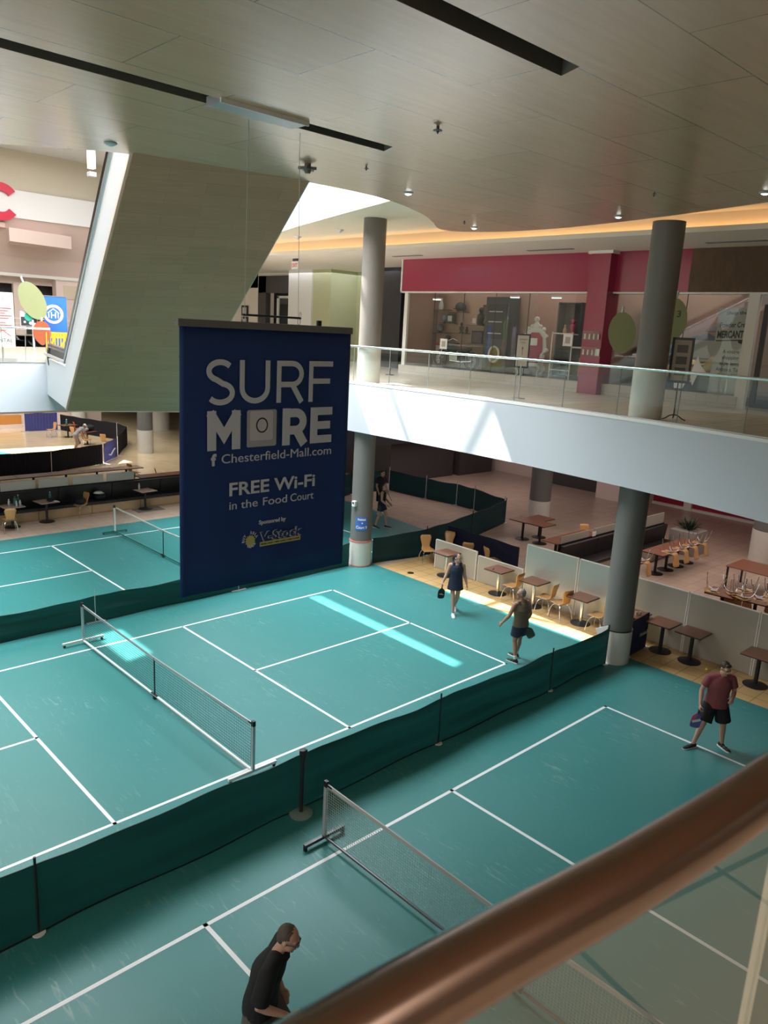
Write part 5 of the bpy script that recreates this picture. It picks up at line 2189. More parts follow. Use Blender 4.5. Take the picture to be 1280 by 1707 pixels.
def person(label, loc, rz, J, skin, clothes, hair, shoes, name='person', face=True, extra=None, voxel=0.009, head_yaw=0.0, head_pitch=0.0, girth=1.0, shoulder=1.0):
    """J: joints in the person's own frame (front = -y, left = +x)"""
    t = thing(name, label, 'person', loc, rz)
    hp, ch, nk, hd = Vector(J['pelvis']), Vector(J['chest']), Vector(J['neck']), Vector(J['head'])
    q = MB()
    HM = Matrix.Translation(hd) @ Matrix.Rotation(head_yaw, 4, 'Z') @ Matrix.Rotation(head_pitch, 4, 'X')
    # head
    q.ball((0, 0.012, 0.03), 1, 18, scale=(0.074, 0.094, 0.098), M=HM)
    q.ball((0, -0.030, -0.045), 1, 16, scale=(0.056, 0.062, 0.074), M=HM)
    q.ball((0, -0.068, -0.092), 1, 12, scale=(0.030, 0.024, 0.024), M=HM)
    q.ball((0, -0.066, 0.022), 1, 12, scale=(0.058, 0.030, 0.030), M=HM)
    q.tube([HM @ Vector((0, -0.088, 0.012)), HM @ Vector((0, -0.108, -0.022)), HM @ Vector((0, -0.098, -0.032))], [0.010, 0.015, 0.013], 10)
    q.ball((0, -0.106, -0.024), 0.015, 8, M=HM)
    q.ball((0, -0.084, -0.060), 1, 10, scale=(0.026, 0.012, 0.012), M=HM)
    for sx in (-1, 1):
        q.ball((sx * 0.076, 0.012, -0.006), 1, 10, scale=(0.011, 0.020, 0.033), M=HM)
    neck_top = HM @ Vector((0, 0.012, -0.06))
    q.tube([nk - Vector((0, 0, 0.05)), nk, neck_top], [0.062 * girth, 0.055, 0.056], 14)
    # trunk
    g = girth
    mid = hp.lerp(ch, 0.5)
    rings_loft(q, [(hp - Vector((0, 0, 0.10)), 0.13 * g, 0.09 * g), (hp, 0.158 * g, 0.108 * g), (hp.lerp(ch, 0.28), 0.150 * g, 0.100 * g), (mid, 0.140 * g, 0.096 * g), (ch, 0.160 * g, 0.108 * g), (ch.lerp(nk, 0.45), 0.158, 0.098), (ch.lerp(nk, 0.8), 0.105, 0.070), (nk, 0.060, 0.056)])
    for S in ('L', 'R'):
        sh, el, wr = Vector(J['sh' + S]), Vector(J['el' + S]), Vector(J['wr' + S])
        q.tube([nk.lerp(sh, 0.25) - Vector((0, 0, 0.03)), sh], [0.062, 0.056], 12)
        fm = el.lerp(wr, 0.3)
        limb(q, [sh, sh.lerp(el, 0.4), el, fm, wr], [0.056, 0.050, 0.040, 0.042, 0.027])
        d = (wr - el).normalized()
        hand(q, wr, J.get('hd' + S, d), J.get('palm' + S, (-1, 0, 0) if S == 'L' else (1, 0, 0)), J.get('th' + S, (0, -1, 0)), J.get('curl' + S, 0.45))
        hpj, kn, an = Vector(J['hip' + S]), Vector(J['kn' + S]), Vector(J['an' + S])
        cf = kn.lerp(an, 0.32) + Vector((0, 0.012, 0))
        limb(q, [hpj, hpj.lerp(kn, 0.45), kn, cf, kn.lerp(an, 0.75), an], [0.088 * g, 0.076 * g, 0.055, 0.056, 0.040, 0.036])
    fuse(q, 'body', skin, t, voxel)
    # hair
    q = MB()
    hair_fn, hair_m = hair
    hair_fn(q, HM)
    ho = fuse(q, 'hair', hair_m, t, 0.007, 2)
    for v in ho.data.vertices:
        v.co += v.normal * 0.0035 * (math.sin(v.co.x * 310 + v.co.z * 90) * math.sin(v.co.y * 270 - v.co.z * 130))
    if face:
        q = MB()
        for sx in (-1, 1):
            q.ball((sx * 0.030, -0.0875, 0.006), 1, 10, scale=(0.0135, 0.009, 0.0075), M=HM)
        q.build('eyes', 'eye_dark', t, smooth='all')
        q = MB()
        for sx in (-1, 1):
            q.tube([HM @ Vector((sx * 0.014, -0.0965, 0.027)), HM @ Vector((sx * 0.032, -0.0935, 0.031)), HM @ Vector((sx * 0.048, -0.080, 0.026))], 0.0045, 6)
        q.build('eyebrows', hair_m, t)
        q = MB()
        q.ball((0, -0.0945, -0.060), 1, 10, scale=(0.023, 0.006, 0.0065), M=HM)
        q.build('mouth', 'lip', t, smooth='all')
    for nm, m, fn, vx in clothes:
        q = MB()
        fn(q, J, HM)
        fuse(q, nm, m, t, vx, 3)
    for S, (m, tdir) in shoes.items():
        shoe(t, 'shoe', J['an' + S], tdir, m)
    return t, HM


def hair_short(q, M):
    q.ball((0, 0.024, 0.046), 1, 18, scale=(0.079, 0.092, 0.090), M=M)
    q.ball((0, 0.055, -0.005), 1, 14, scale=(0.068, 0.052, 0.062), M=M)
    q.ball((0, -0.045, 0.095), 1, 12, scale=(0.058, 0.036, 0.028), M=M)


def hair_crop(q, M):
    q.ball((0, 0.026, 0.040), 1, 18, scale=(0.0775, 0.088, 0.092), M=M)
    q.ball((0, 0.055, -0.005), 1, 14, scale=(0.066, 0.050, 0.060), M=M)


def hair_tied(q, M):
    hair_crop(q, M)
    q.ball((0, 0.125, 0.030), 1, 12, scale=(0.030, 0.034, 0.034), M=M)
    q.tube([M @ Vector((0, 0.13, 0.02)), M @ Vector((0, 0.150, -0.05)), M @ Vector((0, 0.130, -0.15))], [0.026, 0.024, 0.010], 10)


def torso_rings(J, g=1.0, hem=-0.05, grow=0.014, flare=1.0, top=0.86, wide=1.0):
    hp, ch, nk = Vector(J['pelvis']), Vector(J['chest']), Vector(J['neck'])
    return [(hp + Vector((0, 0, hem)), (0.160 * g + grow) * flare, (0.112 * g + grow) * flare), (hp + Vector((0, 0, hem + 0.08)), (0.160 * g + grow) * (0.4 + 0.6 * flare), (0.110 * g + grow) * (0.4 + 0.6 * flare)),
            (hp.lerp(ch, 0.5), 0.146 * g + grow, 0.102 * g + grow), (ch, 0.166 * g * wide + grow, 0.113 * g + grow), (ch.lerp(nk, 0.5), 0.150 * wide + grow, 0.096 + grow), (ch.lerp(nk, top), 0.105 + grow * .6, 0.072 + grow * .6)]


def tee(g=1.0, hem=-0.10, grow=0.02, sleeve=0.62, sr=(0.074, 0.076), flare=1.05):
    def fn(q, J, HM):
        rings_loft(q, torso_rings(J, g, hem, grow, flare))
        nk = Vector(J['neck'])
        for S in ('L', 'R'):
            sh, el = Vector(J['sh' + S]), Vector(J['el' + S])
            q.tube([nk.lerp(sh, 0.16) - Vector((0, 0, 0.022)), nk.lerp(sh, 0.6) - Vector((0, 0, 0.010)), sh], [0.070, 0.074, sr[0]], 14)
            cone_sleeve(q, sh, sh.lerp(el, sleeve), sr[0], sr[1])
        q.tube([nk - Vector((0, 0, 0.07)), nk - Vector((0, 0, 0.012))], [0.105, 0.076], 18)
    return fn


def tank(g=1.0, hem=-0.10, grow=0.016, flare=1.05):
    def fn(q, J, HM):
        rings_loft(q, torso_rings(J, g, hem, grow, flare, top=0.78))
        nk = Vector(J['neck'])
        for S in ('L', 'R'):
            sh = Vector(J['sh' + S])
            q.tube([nk.lerp(sh, 0.48) - Vector((0, 0.01, 0.10)), nk.lerp(sh, 0.50) - Vector((0, 0, 0.03)), nk.lerp(sh, 0.50) + Vector((0, 0, 0.034))], [0.078, 0.074, 0.052], 14)
            q.tube([nk.lerp(sh, 0.48) + Vector((0, -0.055, -0.10)), nk.lerp(sh, 0.50) + Vector((0, -0.03, 0.015)), nk.lerp(sh, 0.50) + Vector((0, 0.03, 0.015)), nk.lerp(sh, 0.48) + Vector((0, 0.055, -0.10))], 0.048, 12)
    return fn


def shorts(g=1.0, frac=0.75, r0=0.105, r1=0.105, rise=0.06):
    def fn(q, J, HM):
        hp = Vector(J['pelvis'])
        rings_loft(q, [(hp - Vector((0, 0, 0.13)), 0.142 * g, 0.110 * g), (hp, 0.166 * g, 0.118 * g), (hp + Vector((0, 0, rise)), 0.162 * g, 0.112 * g)])
        for S in ('L', 'R'):
            h_, k_ = Vector(J['hip' + S]), Vector(J['kn' + S])
            q.tube([h_, h_.lerp(k_, frac)], [r0 * g, r1 * g], 18)
    return fn


def socks(q, J, HM):
    for S in ('L', 'R'):
        k_, a_ = Vector(J['kn' + S]), Vector(J['an' + S])
        q.tube([a_, a_.lerp(k_, 0.22)], [0.041, 0.046], 14)


# ---- walking woman
J = dict(pelvis=(0, 0, 0.90), chest=(0, -0.01, 1.20), neck=(0, 0.0, 1.395), head=(0.005, -0.03, 1.525),
         shL=(0.165, 0.0, 1.335), elL=(0.225, 0.03, 1.07), wrL=(0.285, -0.05, 0.84), shR=(-0.165, 0.0, 1.335), elR=(-0.245, 0.02, 1.08), wrR=(-0.335, -0.03, 0.87),
         hipL=(0.085, 0.0, 0.86), hipR=(-0.085, 0.0, 0.86), knL=(0.075, -0.02, 0.47), anL=(0.06, 0.27, 0.16), knR=(-0.055, -0.10, 0.475), anR=(-0.03, -0.16, 0.085),
         curlR=1.3, curlL=0.5, palmR=(1, 0, 0), palmL=(-1, 0.2, 0))
wm, HMw = person('woman in a navy sleeveless dress walking towards the net, black paddle in her right hand', (8.30, -0.22, 0.006), -0.72, J, 'skin_fair',
                 [('dress', 'cloth_navy', tank(0.98, hem=-0.22, grow=0.022, flare=1.22), 0.010)], (hair_tied, 'hair_dark'),
                 {'R': ('shoe_white', (0.0, -1, 0.0)), 'L': ('shoe_white', (0, -1, -0.75))}, head_yaw=0.75, girth=0.92)
# ---- sleeveless man seen from behind
J = dict(pelvis=(0, 0.02, 0.93), chest=(0, 0.0, 1.24), neck=(0, -0.03, 1.44), head=(0.0, -0.06, 1.575),
         shL=(0.20, -0.02, 1.37), elL=(0.30, -0.06, 1.11), wrL=(0.36, -0.20, 0.91), shR=(-0.20, -0.02, 1.37), elR=(-0.27, 0.03, 1.10), wrR=(-0.27, -0.10, 0.87),
         hipL=(0.09, 0.02, 0.88), hipR=(-0.09, 0.02, 0.88), knL=(0.10, -0.02, 0.49), anL=(0.11, 0.07, 0.085), knR=(-0.11, -0.08, 0.50), anR=(-0.13, -0.16, 0.085),
         curlR=1.3, curlL=0.6)
mb, HMb = person('man in a brown sleeveless top and navy shorts seen from behind at the court corner', (7.22, -3.10, 0.006), math.pi - 0.18, J, 'skin_tan',
                 [('tank_top', 'cloth_olive', tank(1.12, hem=-0.07, grow=0.020, flare=1.05), 0.010), ('shorts', 'cloth_short_navy', shorts(1.08, 0.66, 0.108, 0.110), 0.010), ('socks', 'sole_white', socks, 0.008)],
                 (hair_crop, 'hair_grey'), {'L': ('shoe_black', (0.25, -1, 0)), 'R': ('shoe_black', (0.1, -1, 0))}, head_yaw=0.95, girth=1.08)
# ---- man in the red shirt
J = dict(pelvis=(0.02, 0.03, 0.93), chest=(0.02, 0.0, 1.25), neck=(0.03, -0.03, 1.46), head=(0.04, -0.075, 1.60),
         shL=(0.225, 0.0, 1.395), elL=(0.30, 0.03, 1.13), wrL=(0.20, -0.20, 1.09), shR=(-0.175, -0.01, 1.385), elR=(-0.27, 0.02, 1.12), wrR=(-0.30, -0.10, 0.88),
         hipL=(0.11, 0.03, 0.88), hipR=(-0.075, 0.03, 0.88), knL=(0.19, 0.0, 0.49), anL=(0.24, 0.06, 0.085), knR=(-0.20, -0.09, 0.50), anR=(-0.30, -0.06, 0.085),
         curlR=1.3, curlL=0.9, palmL=(-0.3, 0.8, -0.4), thL=(0, 0, 1))
mr, HMr = person('man in a faded red shirt and black shorts standing on the near baseline', (6.99, -7.66, 0.006), -0.86, J, 'skin_fair',
                 [('shirt', 'cloth_red', tee(1.10, hem=-0.10, grow=0.032, sleeve=0.64, sr=(0.066, 0.080), flare=1.08), 0.010), ('shorts', 'cloth_black', shorts(1.10, 0.86, 0.112, 0.128), 0.010)],
                 (hair_short, 'hair_brown'), {'L': ('shoe_black', (0.45, -1, 0)), 'R': ('shoe_black', (-0.95, -0.5, 0))}, head_yaw=0.45, head_pitch=0.30, girth=1.06)
# ---- man in black passing below the handrail
J = dict(pelvis=(0, 0.06, 0.95), chest=(0, -0.01, 1.27), neck=(0, -0.10, 1.475), head=(0.0, -0.18, 1.60),
         shL=(0.20, -0.08, 1.40), elL=(0.23, 0.03, 1.12), wrL=(0.20, -0.08, 0.88), shR=(-0.21, -0.06, 1.40), elR=(-0.27, 0.00, 1.11), wrR=(-0.20, -0.24, 1.00),
         hipL=(0.09, 0.06, 0.90), hipR=(-0.09, 0.06, 0.90), knL=(0.09, -0.12, 0.52), anL=(0.09, -0.10, 0.085), knR=(-0.09, 0.10, 0.50), anR=(-0.09, 0.34, 0.14),
         curlL=0.6, curlR=0.7)
mk, HMk = person('man in a black shirt and glasses walking below the bronze handrail', (-2.87, -7.72, 0.006), 0.68, J, 'skin_fair',
                 [('shirt', 'cloth_black', tee(1.12, hem=-0.10, grow=0.026, sleeve=0.86, sr=(0.082, 0.088), flare=1.06), 0.010), ('shorts', mat('cloth_charcoal', (0.10, 0.09, 0.085), 0.85).name, shorts(1.10, 0.86, 0.112, 0.125), 0.010)],
                 (hair_crop, 'hair_pepper'), {'L': ('shoe_black', (0, -1, 0)), 'R': ('shoe_black', (0, -1, -0.5))}, head_yaw=0.0, head_pitch=0.34, girth=1.22)
mk.scale = (1.05, 1.05, 1.05)
q = MB()
for sx in (-1, 1):
    rim = [HMk @ Vector((sx * (0.032 + 0.022 * math.cos(a)), -0.104, 0.004 + 0.016 * math.sin(a))) for a in [k * 2 * math.pi / 14 for k in range(14)]]
    q.tube(rim, 0.0028, 6, closed=True)
    q.tube([HMk @ Vector((sx * 0.054, -0.102, 0.008)), HMk @ Vector((sx * 0.080, -0.03, 0.010)), HMk @ Vector((sx * 0.082, 0.01, 0.002))], 0.0025, 6)
q.tube([HMk @ Vector((-0.010, -0.106, 0.008)), HMk @ Vector((0.010, -0.106, 0.008))], 0.0025, 6)
q.build('glasses', 'black', mk)
# ---- players in the shade behind the left column
J = dict(pelvis=(0, 0.02, 0.92), chest=(0, 0.0, 1.22), neck=(0, -0.03, 1.42), head=(0.0, -0.06, 1.55),
         shL=(0.18, -0.02, 1.35), elL=(0.22, -0.05, 1.08), wrL=(0.15, -0.24, 0.93), shR=(-0.18, -0.02, 1.35), elR=(-0.23, -0.04, 1.08), wrR=(-0.17, -0.22, 0.92),
         hipL=(0.09, 0.02, 0.87), hipR=(-0.09, 0.02, 0.87), knL=(0.10, -0.14, 0.49), anL=(0.10, -0.17, 0.085), knR=(-0.10, 0.07, 0.48), anR=(-0.10, 0.20, 0.09), curlR=1.2)
person('woman in a black tank top walking in the shade just right of the left column', (12.85, 7.42, 0.006), 0.55, J, 'skin_fair',
       [('tank_top', 'cloth_black', tank(1.05, hem=-0.06, grow=0.016), 0.011), ('shorts', 'cloth_navy', shorts(1.05, 0.55, 0.105, 0.110), 0.011)],
       (hair_tied, 'hair_brown'), {'L': ('shoe_black', (0, -1, 0)), 'R': ('shoe_black', (0, -1, -0.2))}, head_yaw=-0.5, girth=1.08, voxel=0.011)
J = dict(pelvis=(0, 0, 0.97), chest=(0, 0.0, 1.30), neck=(0, -0.02, 1.52), head=(0.0, -0.05, 1.665),
         shL=(0.21, 0.0, 1.45), elL=(0.25, -0.02, 1.16), wrL=(0.24, -0.14, 0.93), shR=(-0.21, 0.0, 1.45), elR=(-0.26, 0.0, 1.16), wrR=(-0.27, -0.12, 0.93),
         hipL=(0.09, 0, 0.92), hipR=(-0.09, 0, 0.92), knL=(0.10, -0.02, 0.51), anL=(0.11, 0.02, 0.085), knR=(-0.10, -0.04, 0.51), anR=(-0.11, -0.02, 0.085), curlL=1.2)
mf, HMf = person('man in dark clothes standing deepest in the shade behind the woman in a tank top', (14.3, 9.05, 0.006), 0.1, J, 'skin_tan',
                 [('shirt', 'cloth_black', tee(1.12, hem=-0.10, grow=0.024), 0.011), ('shorts', 'cloth_black', shorts(1.1, 0.9, 0.11, 0.12), 0.011)],
                 (hair_short, 'hair_dark'), {'L': ('shoe_white', (0.2, -1, 0)), 'R': ('shoe_white', (-0.2, -1, 0))}, girth=1.08, voxel=0.011)
# ---- bending player on the far court
J = dict(pelvis=(0, 0.10, 0.88), chest=(0, -0.12, 1.12), neck=(0, -0.28, 1.24), head=(0.0, -0.40, 1.30),
         shL=(0.19, -0.24, 1.19), elL=(0.22, -0.34, 0.94), wrL=(0.16, -0.42, 0.72), shR=(-0.19, -0.24, 1.19), elR=(-0.23, -0.36, 0.95), wrR=(-0.16, -0.46, 0.74),
         hipL=(0.09, 0.10, 0.84), hipR=(-0.09, 0.10, 0.84), knL=(0.10, -0.06, 0.48), anL=(0.11, 0.06, 0.085), knR=(-0.10, 0.04, 0.47), anR=(-0.11, 0.24, 0.085))
person('bending person in a grey shirt and white cap on the far sunlit court', (10.05, 28.25, 0.012), 1.5, J, 'skin_tan',
       [('shirt', 'cloth_grey', tee(1.1, hem=-0.05, grow=0.024), 0.012), ('trousers', 'cloth_taupe', shorts(1.08, 1.35, 0.11, 0.10), 0.012),
        ('cap', 'white', lambda q, J, M: (q.ball((0, 0.012, 0.055), 1, 16, scale=(0.082, 0.100, 0.085), M=M), q.ball((0, -0.10, 0.05), 1, 12, scale=(0.062, 0.06, 0.012), M=M)), 0.010)],
       (hair_crop, 'hair_grey'), {'L': ('shoe_white', (0, -1, 0)), 'R': ('shoe_white', (0, -1, 0))}, head_pitch=0.5, voxel=0.012)

# ---- paddles held in hands
mat('paddle_black', (0.012, 0.012, 0.014), 0.5)
mat('paddle_blue', (0.12, 0.14, 0.42), 0.4)
mat('paddle_pink', (0.75, 0.10, 0.16), 0.4)
mat('paddle_green', (0.10, 0.12, 0.09), 0.5)


def paddle(lab, owner, wrist, d, face, face_mat, decor=None):
    """pickleball paddle: grip in the fist at the wrist, blade along d, broad side towards face (owner's frame)"""
    t = thing('paddle', lab, 'paddle', (0, 0, 0))
    t.matrix_basis = owner.matrix_basis
    d = Vector(d).normalized()
    n = Vector(face)
    n = (n - d * n.dot(d)).normalized()
    s = d.cross(n)
    M = Matrix((s, d, n)).transposed().to_4x4()
    M.translation = Vector(wrist)
    MW = owner.matrix_basis @ M
    t.matrix_basis = MW
    q = MB()
    q.lathe([(0.0165, -0.05), (0.0155, 0.06), (0.016, 0.09)], n=10, M=Matrix.Rotation(-math.pi / 2, 4, 'X'))
    q.build('grip', 'black', t, smooth=True)
    out = [(0.018, 0.085), (0.05, 0.11), (0.088, 0.15), (0.098, 0.20), (0.098, 0.31), (0.088, 0.345), (0.06, 0.362), (0, 0.367), (-0.06, 0.362), (-0.088, 0.345), (-0.098, 0.31), (-0.098, 0.20), (-0.088, 0.15), (-0.05, 0.11), (-0.018, 0.085)]
    q = MB()
    q.prism(out, -0.006, 0.006)
    b = q.build('blade', face_mat, t)
    if decor:
        decor(b)
    return t


def fist(J, S, owner):
    pass


def deco_script(b):
    text_mesh('blade_mark', 'PICKLE', 0.045, 'white', b, frame((-0.07, 0.235, 0.0065), (1, 0.1, 0), (-0.1, 1, 0)), width=0.14, depth=0.001) if False else None
    q = MB()
    q.bar((-0.06, 0.262, 0.0068), (0.06, 0.244, 0.0068), 0.012, 0.0012)
    q.box((0.0, 0.232, 0.0068), (0.018, 0.014, 0.0012))
    q.build('blade_mark', 'white', b)


def deco_red(b):
    q = MB()
    q.prism([(0.0, 0.10), (0.05, 0.112), (0.088, 0.152), (0.098, 0.20), (0.098, 0.27), (0.03, 0.22)], 0.0062, 0.0072)
    q.build('pink_patch', 'paddle_pink', b)
    q = MB()
    q.bar((-0.075, 0.20, 0.0078), (0.07, 0.26, 0.0078), 0.045, 0.001)
    q.build('white_stripe', 'white', b)


paddle('black pickleball paddle in the right hand of the walking woman', wm, (-0.352, -0.065, 0.80), (-0.06, -0.05, -1), (0.35, -1, 0.0), 'paddle_black', deco_script)
paddle('dark green paddle in the hand of the man in the brown top', mb, (-0.29, -0.115, 0.79), (-0.42, 0.24, -0.85), (0.55, 0.75, 0.25), 'paddle_green')
paddle('blue and pink paddle with a white stripe held by the man in the red shirt', mr, (-0.31, -0.13, 0.81), (-0.16, -0.10, -1), (0.15, -1, 0.1), 'paddle_blue', deco_red)
paddle('black paddle in the hand of the man deepest in the shade', mf, (0.24, -0.16, 0.86), (0.15, -0.5, -0.8), (0.6, -0.6, 0.5), 'paddle_black')

# ================================================================== upper gallery: signs, shop displays
mat('sign_olive', (0.24, 0.26, 0.125), 0.5)
mat('sign_orange', (0.34, 0.075, 0.03), 0.5)
mat('sign_grey', (0.50, 0.54, 0.58), 0.4)
mat('sign_paper', (0.56, 0.55, 0.53), 0.6)
mat('sign_red', (0.62, 0.02, 0.06), 0.4)
mat('sign_blue', (0.03, 0.14, 0.50), 0.4)
mat('sign_ink', (0.05, 0.05, 0.055), 0.6)
mat('yellow_plastic', (0.52, 0.33, 0.02), 0.4)
mat('frame_tan', (0.34, 0.28, 0.21), 0.6)
mat('frame_photo', (0.10, 0.08, 0.065), 0.6)
VIEW = (CAM - Vector((12, -2, 7)))
VIEW.z = 0
VIEW.normalize()


def facing(n):
    """x and y axes of an upright board whose face looks along the plan direction n"""
    n = Vector((n[0], n[1], 0)).normalized()
    x = Vector((0, 0, 1)).cross(n)
    return x, n


def board(t, name, m, c, w, h, n, th=0.02, parent=None):
    x, nn = facing(n)
    Mx = Matrix((x, nn, Vector((0, 0, 1)))).transposed()
    q = MB()
    q.box(c, (w, th, h), rot=Mx)
    return q.build(name, m, parent or t, world=True)


def tf(c, n, dx=0.0, dz=0.0, off=0.012, root=None):
    """text frame on a board in world space, moved into root's space"""
    x, nn = facing(n)
    p = Vector(c) + nn * off + x * dx + Vector((0, 0, dz))
    return root.matrix_basis.inverted() @ frame(p, x, (0, 0, 1))


# framed poster on an iron easel stand, right
N1 = (-0.93, -0.37)
t = thing('poster_stand', 'black framed poster of three photos on an iron stand right of the column', 'poster stand', (9.55, -4.88, Z2))
P0 = Vector((9.55, -4.88, 0))
q = MB()
q.tube([P0 + Vector((0, 0, Z2 + 0.06)), P0 + Vector((0, 0, Z2 + 0.95))], 0.014, 8)
q.build('pole', 'black', t, world=True)
for k in range(3):
    a = 2.1 * k + 0.5
    q = MB()
    d = Vector((math.cos(a), math.sin(a), 0))
    q.tube([P0 + Vector((0, 0, Z2 + 0.12)), P0 + d * 0.10 + Vector((0, 0, Z2 + 0.10)), P0 + d * 0.2 + Vector((0, 0, Z2 + 0.04)), P0 + d * 0.27 + Vector((0, 0, Z2 + 0.02))], 0.013, 6)
    q.build('foot', 'black', t, world=True)
cc = P0 + Vector((0, 0, Z2 + 1.26))
fr = board(t, 'frame', 'black', cc, 0.44, 0.94, N1, 0.03)
board(t, 'mount', 'frame_tan', cc + facing(N1)[1] * 0.012, 0.34, 0.84, N1, 0.012, fr)
for dz in (0.24, 0.0, -0.23):
    board(t, 'photo', 'frame_photo', cc + facing(N1)[1] * 0.016 + Vector((0, 0, dz)), 0.22, 0.16, N1, 0.014, fr)
# directory stand, left
N2 = (-0.88, -0.47)
P0 = Vector((10.15, -0.30, 0))
t = thing('sign_stand', 'brown notice board on a steel post behind the railing, before the white throne', 'sign stand', (10.15, -0.30, Z2))
q = MB()
q.tube([P0 + Vector((0, 0, Z2 + 0.02)), P0 + Vector((0, 0, Z2 + 0.9))], 0.022, 10)
q.build('pole', 'steel', t, world=True)
q = MB()
q.cyl((P0.x, P0.y), 0.17, Z2, Z2 + 0.02, 20)
q.build('base', 'steel', t, world=True)
cc = P0 + Vector((0, 0, Z2 + 1.22))
fr = board(t, 'frame', 'black', cc, 0.36, 0.86, N2, 0.03)
board(t, 'face', 'frame_tan', cc + facing(N2)[1] * 0.012, 0.29, 0.78, N2, 0.012, fr)
text_mesh('heading', 'COMMUNITY', 0.055, 'sign_ink', fr, tf(cc, N2, 0, 0.27, 0.0185, t), width=0.22, align='CENTER', depth=0.001)
text_mesh('heading', 'ROOM', 0.055, 'sign_ink', fr, tf(cc, N2, 0, 0.19, 0.0185, t), width=0.12, align='CENTER', depth=0.001)
q = MB()
xx, nn = facing(N2)
q.bar(cc + nn * .019 + Vector((0, 0, -0.10)), cc + nn * .019 + Vector((0, 0, 0.06)), 0.018, 0.002)
q.quad(cc + nn * .019 + Vector((0, 0, 0.12)), cc + nn * .019 - xx * 0.025 + Vector((0, 0, 0.05)), cc + nn * .019 + xx * 0.025 + Vector((0, 0, 0.05)))
q.build('arrow', 'sign_ink', fr, world=True)
# stanchion stand
t = thing('belt_post', 'thin black post standing on the gallery between the left column and the red shop', 'post', (13.1, 7.65, Z2))
q = MB()
q.cyl((0, 0), 0.022, 0.02, 0.98, 10)
q.build('pole', 'black', t)
q = MB()
q.cyl((0, 0), 0.16, 0.0, 0.022, 18)
q.build('base', 'black', t)
q = MB()
q.box((-0.1, 0.25, 0.94), (0.02, 0.6, 0.04))
q.build('arm', 'black', t)


def oval_poly(w, h, tip=0.0, n=28):
    pts = []
    for k in range(n):
        a = 2 * math.pi * k / n
        x, z = w * math.cos(a), h * math.sin(a)
        if z < 0:
            x *= 1 - tip * (-z / h) ** 2
        pts.append((x, z))
    return pts


def leaf_sign(name, lab, p, n, parts, pole_h):
    """wayfinding sign made of painted oval boards on a slanted pole"""
    t = thing(name, lab, 'sign', (p[0], p[1], Z2))
    x, nn = facing(n)
    P = Vector((p[0], p[1], 0))
    q = MB()
    q.tube([P + Vector((0, 0, Z2)), P + Vector((0, 0, Z2 + pole_h))], 0.035, 8)
    q.build('pole', 'sign_grey', t, world=True)
    for nm, m, dx, z, w, h, rot, tip, txt in parts:
        Mx = Matrix((x, Vector((0, 0, 1)), x.cross(Vector((0, 0, 1))))).transposed().to_4x4()
        Mx.translation = P + x * dx + Vector((0, 0, Z2 + z)) + nn * 0.05
        q = MB()
        q.prism(oval_poly(w, h, tip), -0.02, 0.02, M=Mx @ Matrix.Rotation(rot, 4, 'Z'))
        o = q.build(nm, m, t, world=True)
        q = MB()
        q.tube([Mx @ Matrix.Rotation(rot, 4, 'Z') @ Vector((0, h * 0.98, 0)), Mx @ Matrix.Rotation(rot, 4, 'Z') @ Vector((0.02, h * 1.28, 0))], 0.03, 8)
        q.build('stem', 'sign_grey', o, world=True)
        for s_, sx_, sz_, size in txt:
            text_mesh('number', s_, size, 'sign_ink', o, t.matrix_basis.inverted() @ Mx @ Matrix.Translation((sx_, sz_, 0.022)), depth=0.001, offset=0.004)
    return t


leaf_sign('wayfinding_sign', 'olive-green oval wayfinding board with a number, behind the dark upper column', (12.3, -2.55), (-0.85, -0.52),
          [('green_leaf', 'sign_olive', 0.50, 2.10, 0.40, 0.62, -0.12, 0.55, [('3', 0.14, 0.16, 0.22)]), ('green_leaf', 'sign_olive', -0.62, 1.80, 0.34, 0.52, 0.10, 0.15, [])], 1.3)  # the left leaf is only a reflection, built as a solid board
leaf_sign('wayfinding_sign', 'green and orange oval wayfinding boards on a pale pole by the escalator foot', (2.72, 13.2), (-0.36, -0.93),
          [('green_oval', 'sign_olive', 0.02, 1.88, 0.36, 0.60, 0.42, 0.0, []), ('orange_oval', 'sign_orange', 0.25, 0.90, 0.265, 0.38, 0.0, 0.45, [])], 1.3)

# roll-up banners and boards behind the left railing
N3 = (-0.40, -0.92)
t = thing('rollup_banner', 'tall white printed roll-up banner at the left edge of the upper gallery', 'banner stand', (1.80, 13.25, Z2))
cc = Vector((1.80, 13.25, Z2 + 1.25))
pn = board(t, 'panel', 'sign_paper', cc, 0.72, 1.66, N3, 0.015)
board(t, 'picture', mat('banner_picture', (0.50, 0.40, 0.52), 0.6, var=0.7, vscale=7), cc + facing(N3)[1] * .004 + Vector((0, 0, 0.62)), 0.70, 0.38, N3, 0.012, pn)
q = MB()
xx, nn = facing(N3)
for i in range(9):
    z = 0.36 - i * 0.075 - (0.06 if i > 4 else 0)
    q.bar(cc + nn * .01 - xx * 0.28 + Vector((0, 0, z)), cc + nn * .01 + xx * (0.30 - 0.09 * (i % 3)) + Vector((0, 0, z)), 0.012, 0.022, up=(1, 0, 0))
q.build('text_lines', 'sign_red', pn, world=True)
text_mesh('print', 'RENTAL', 0.15, 'sign_ink', pn, tf(cc, N3, -0.28, -0.66, 0.010, t), width=0.56, depth=0.001)
q = MB()
q.bar(cc + nn * .01 - xx * 0.20 + Vector((0, 0, -.48)), cc + nn * .01 + xx * 0.02 + Vector((0, 0, -.30)), 0.03, 0.006, up=(0, 0, 1))
q.bar(cc + nn * .01 + xx * 0.02 + Vector((0, 0, -.30)), cc + nn * .01 + xx * 0.26 + Vector((0, 0, -.48)), 0.03, 0.006, up=(0, 0, 1))
q.build('roof_mark', 'sign_red', pn, world=True)
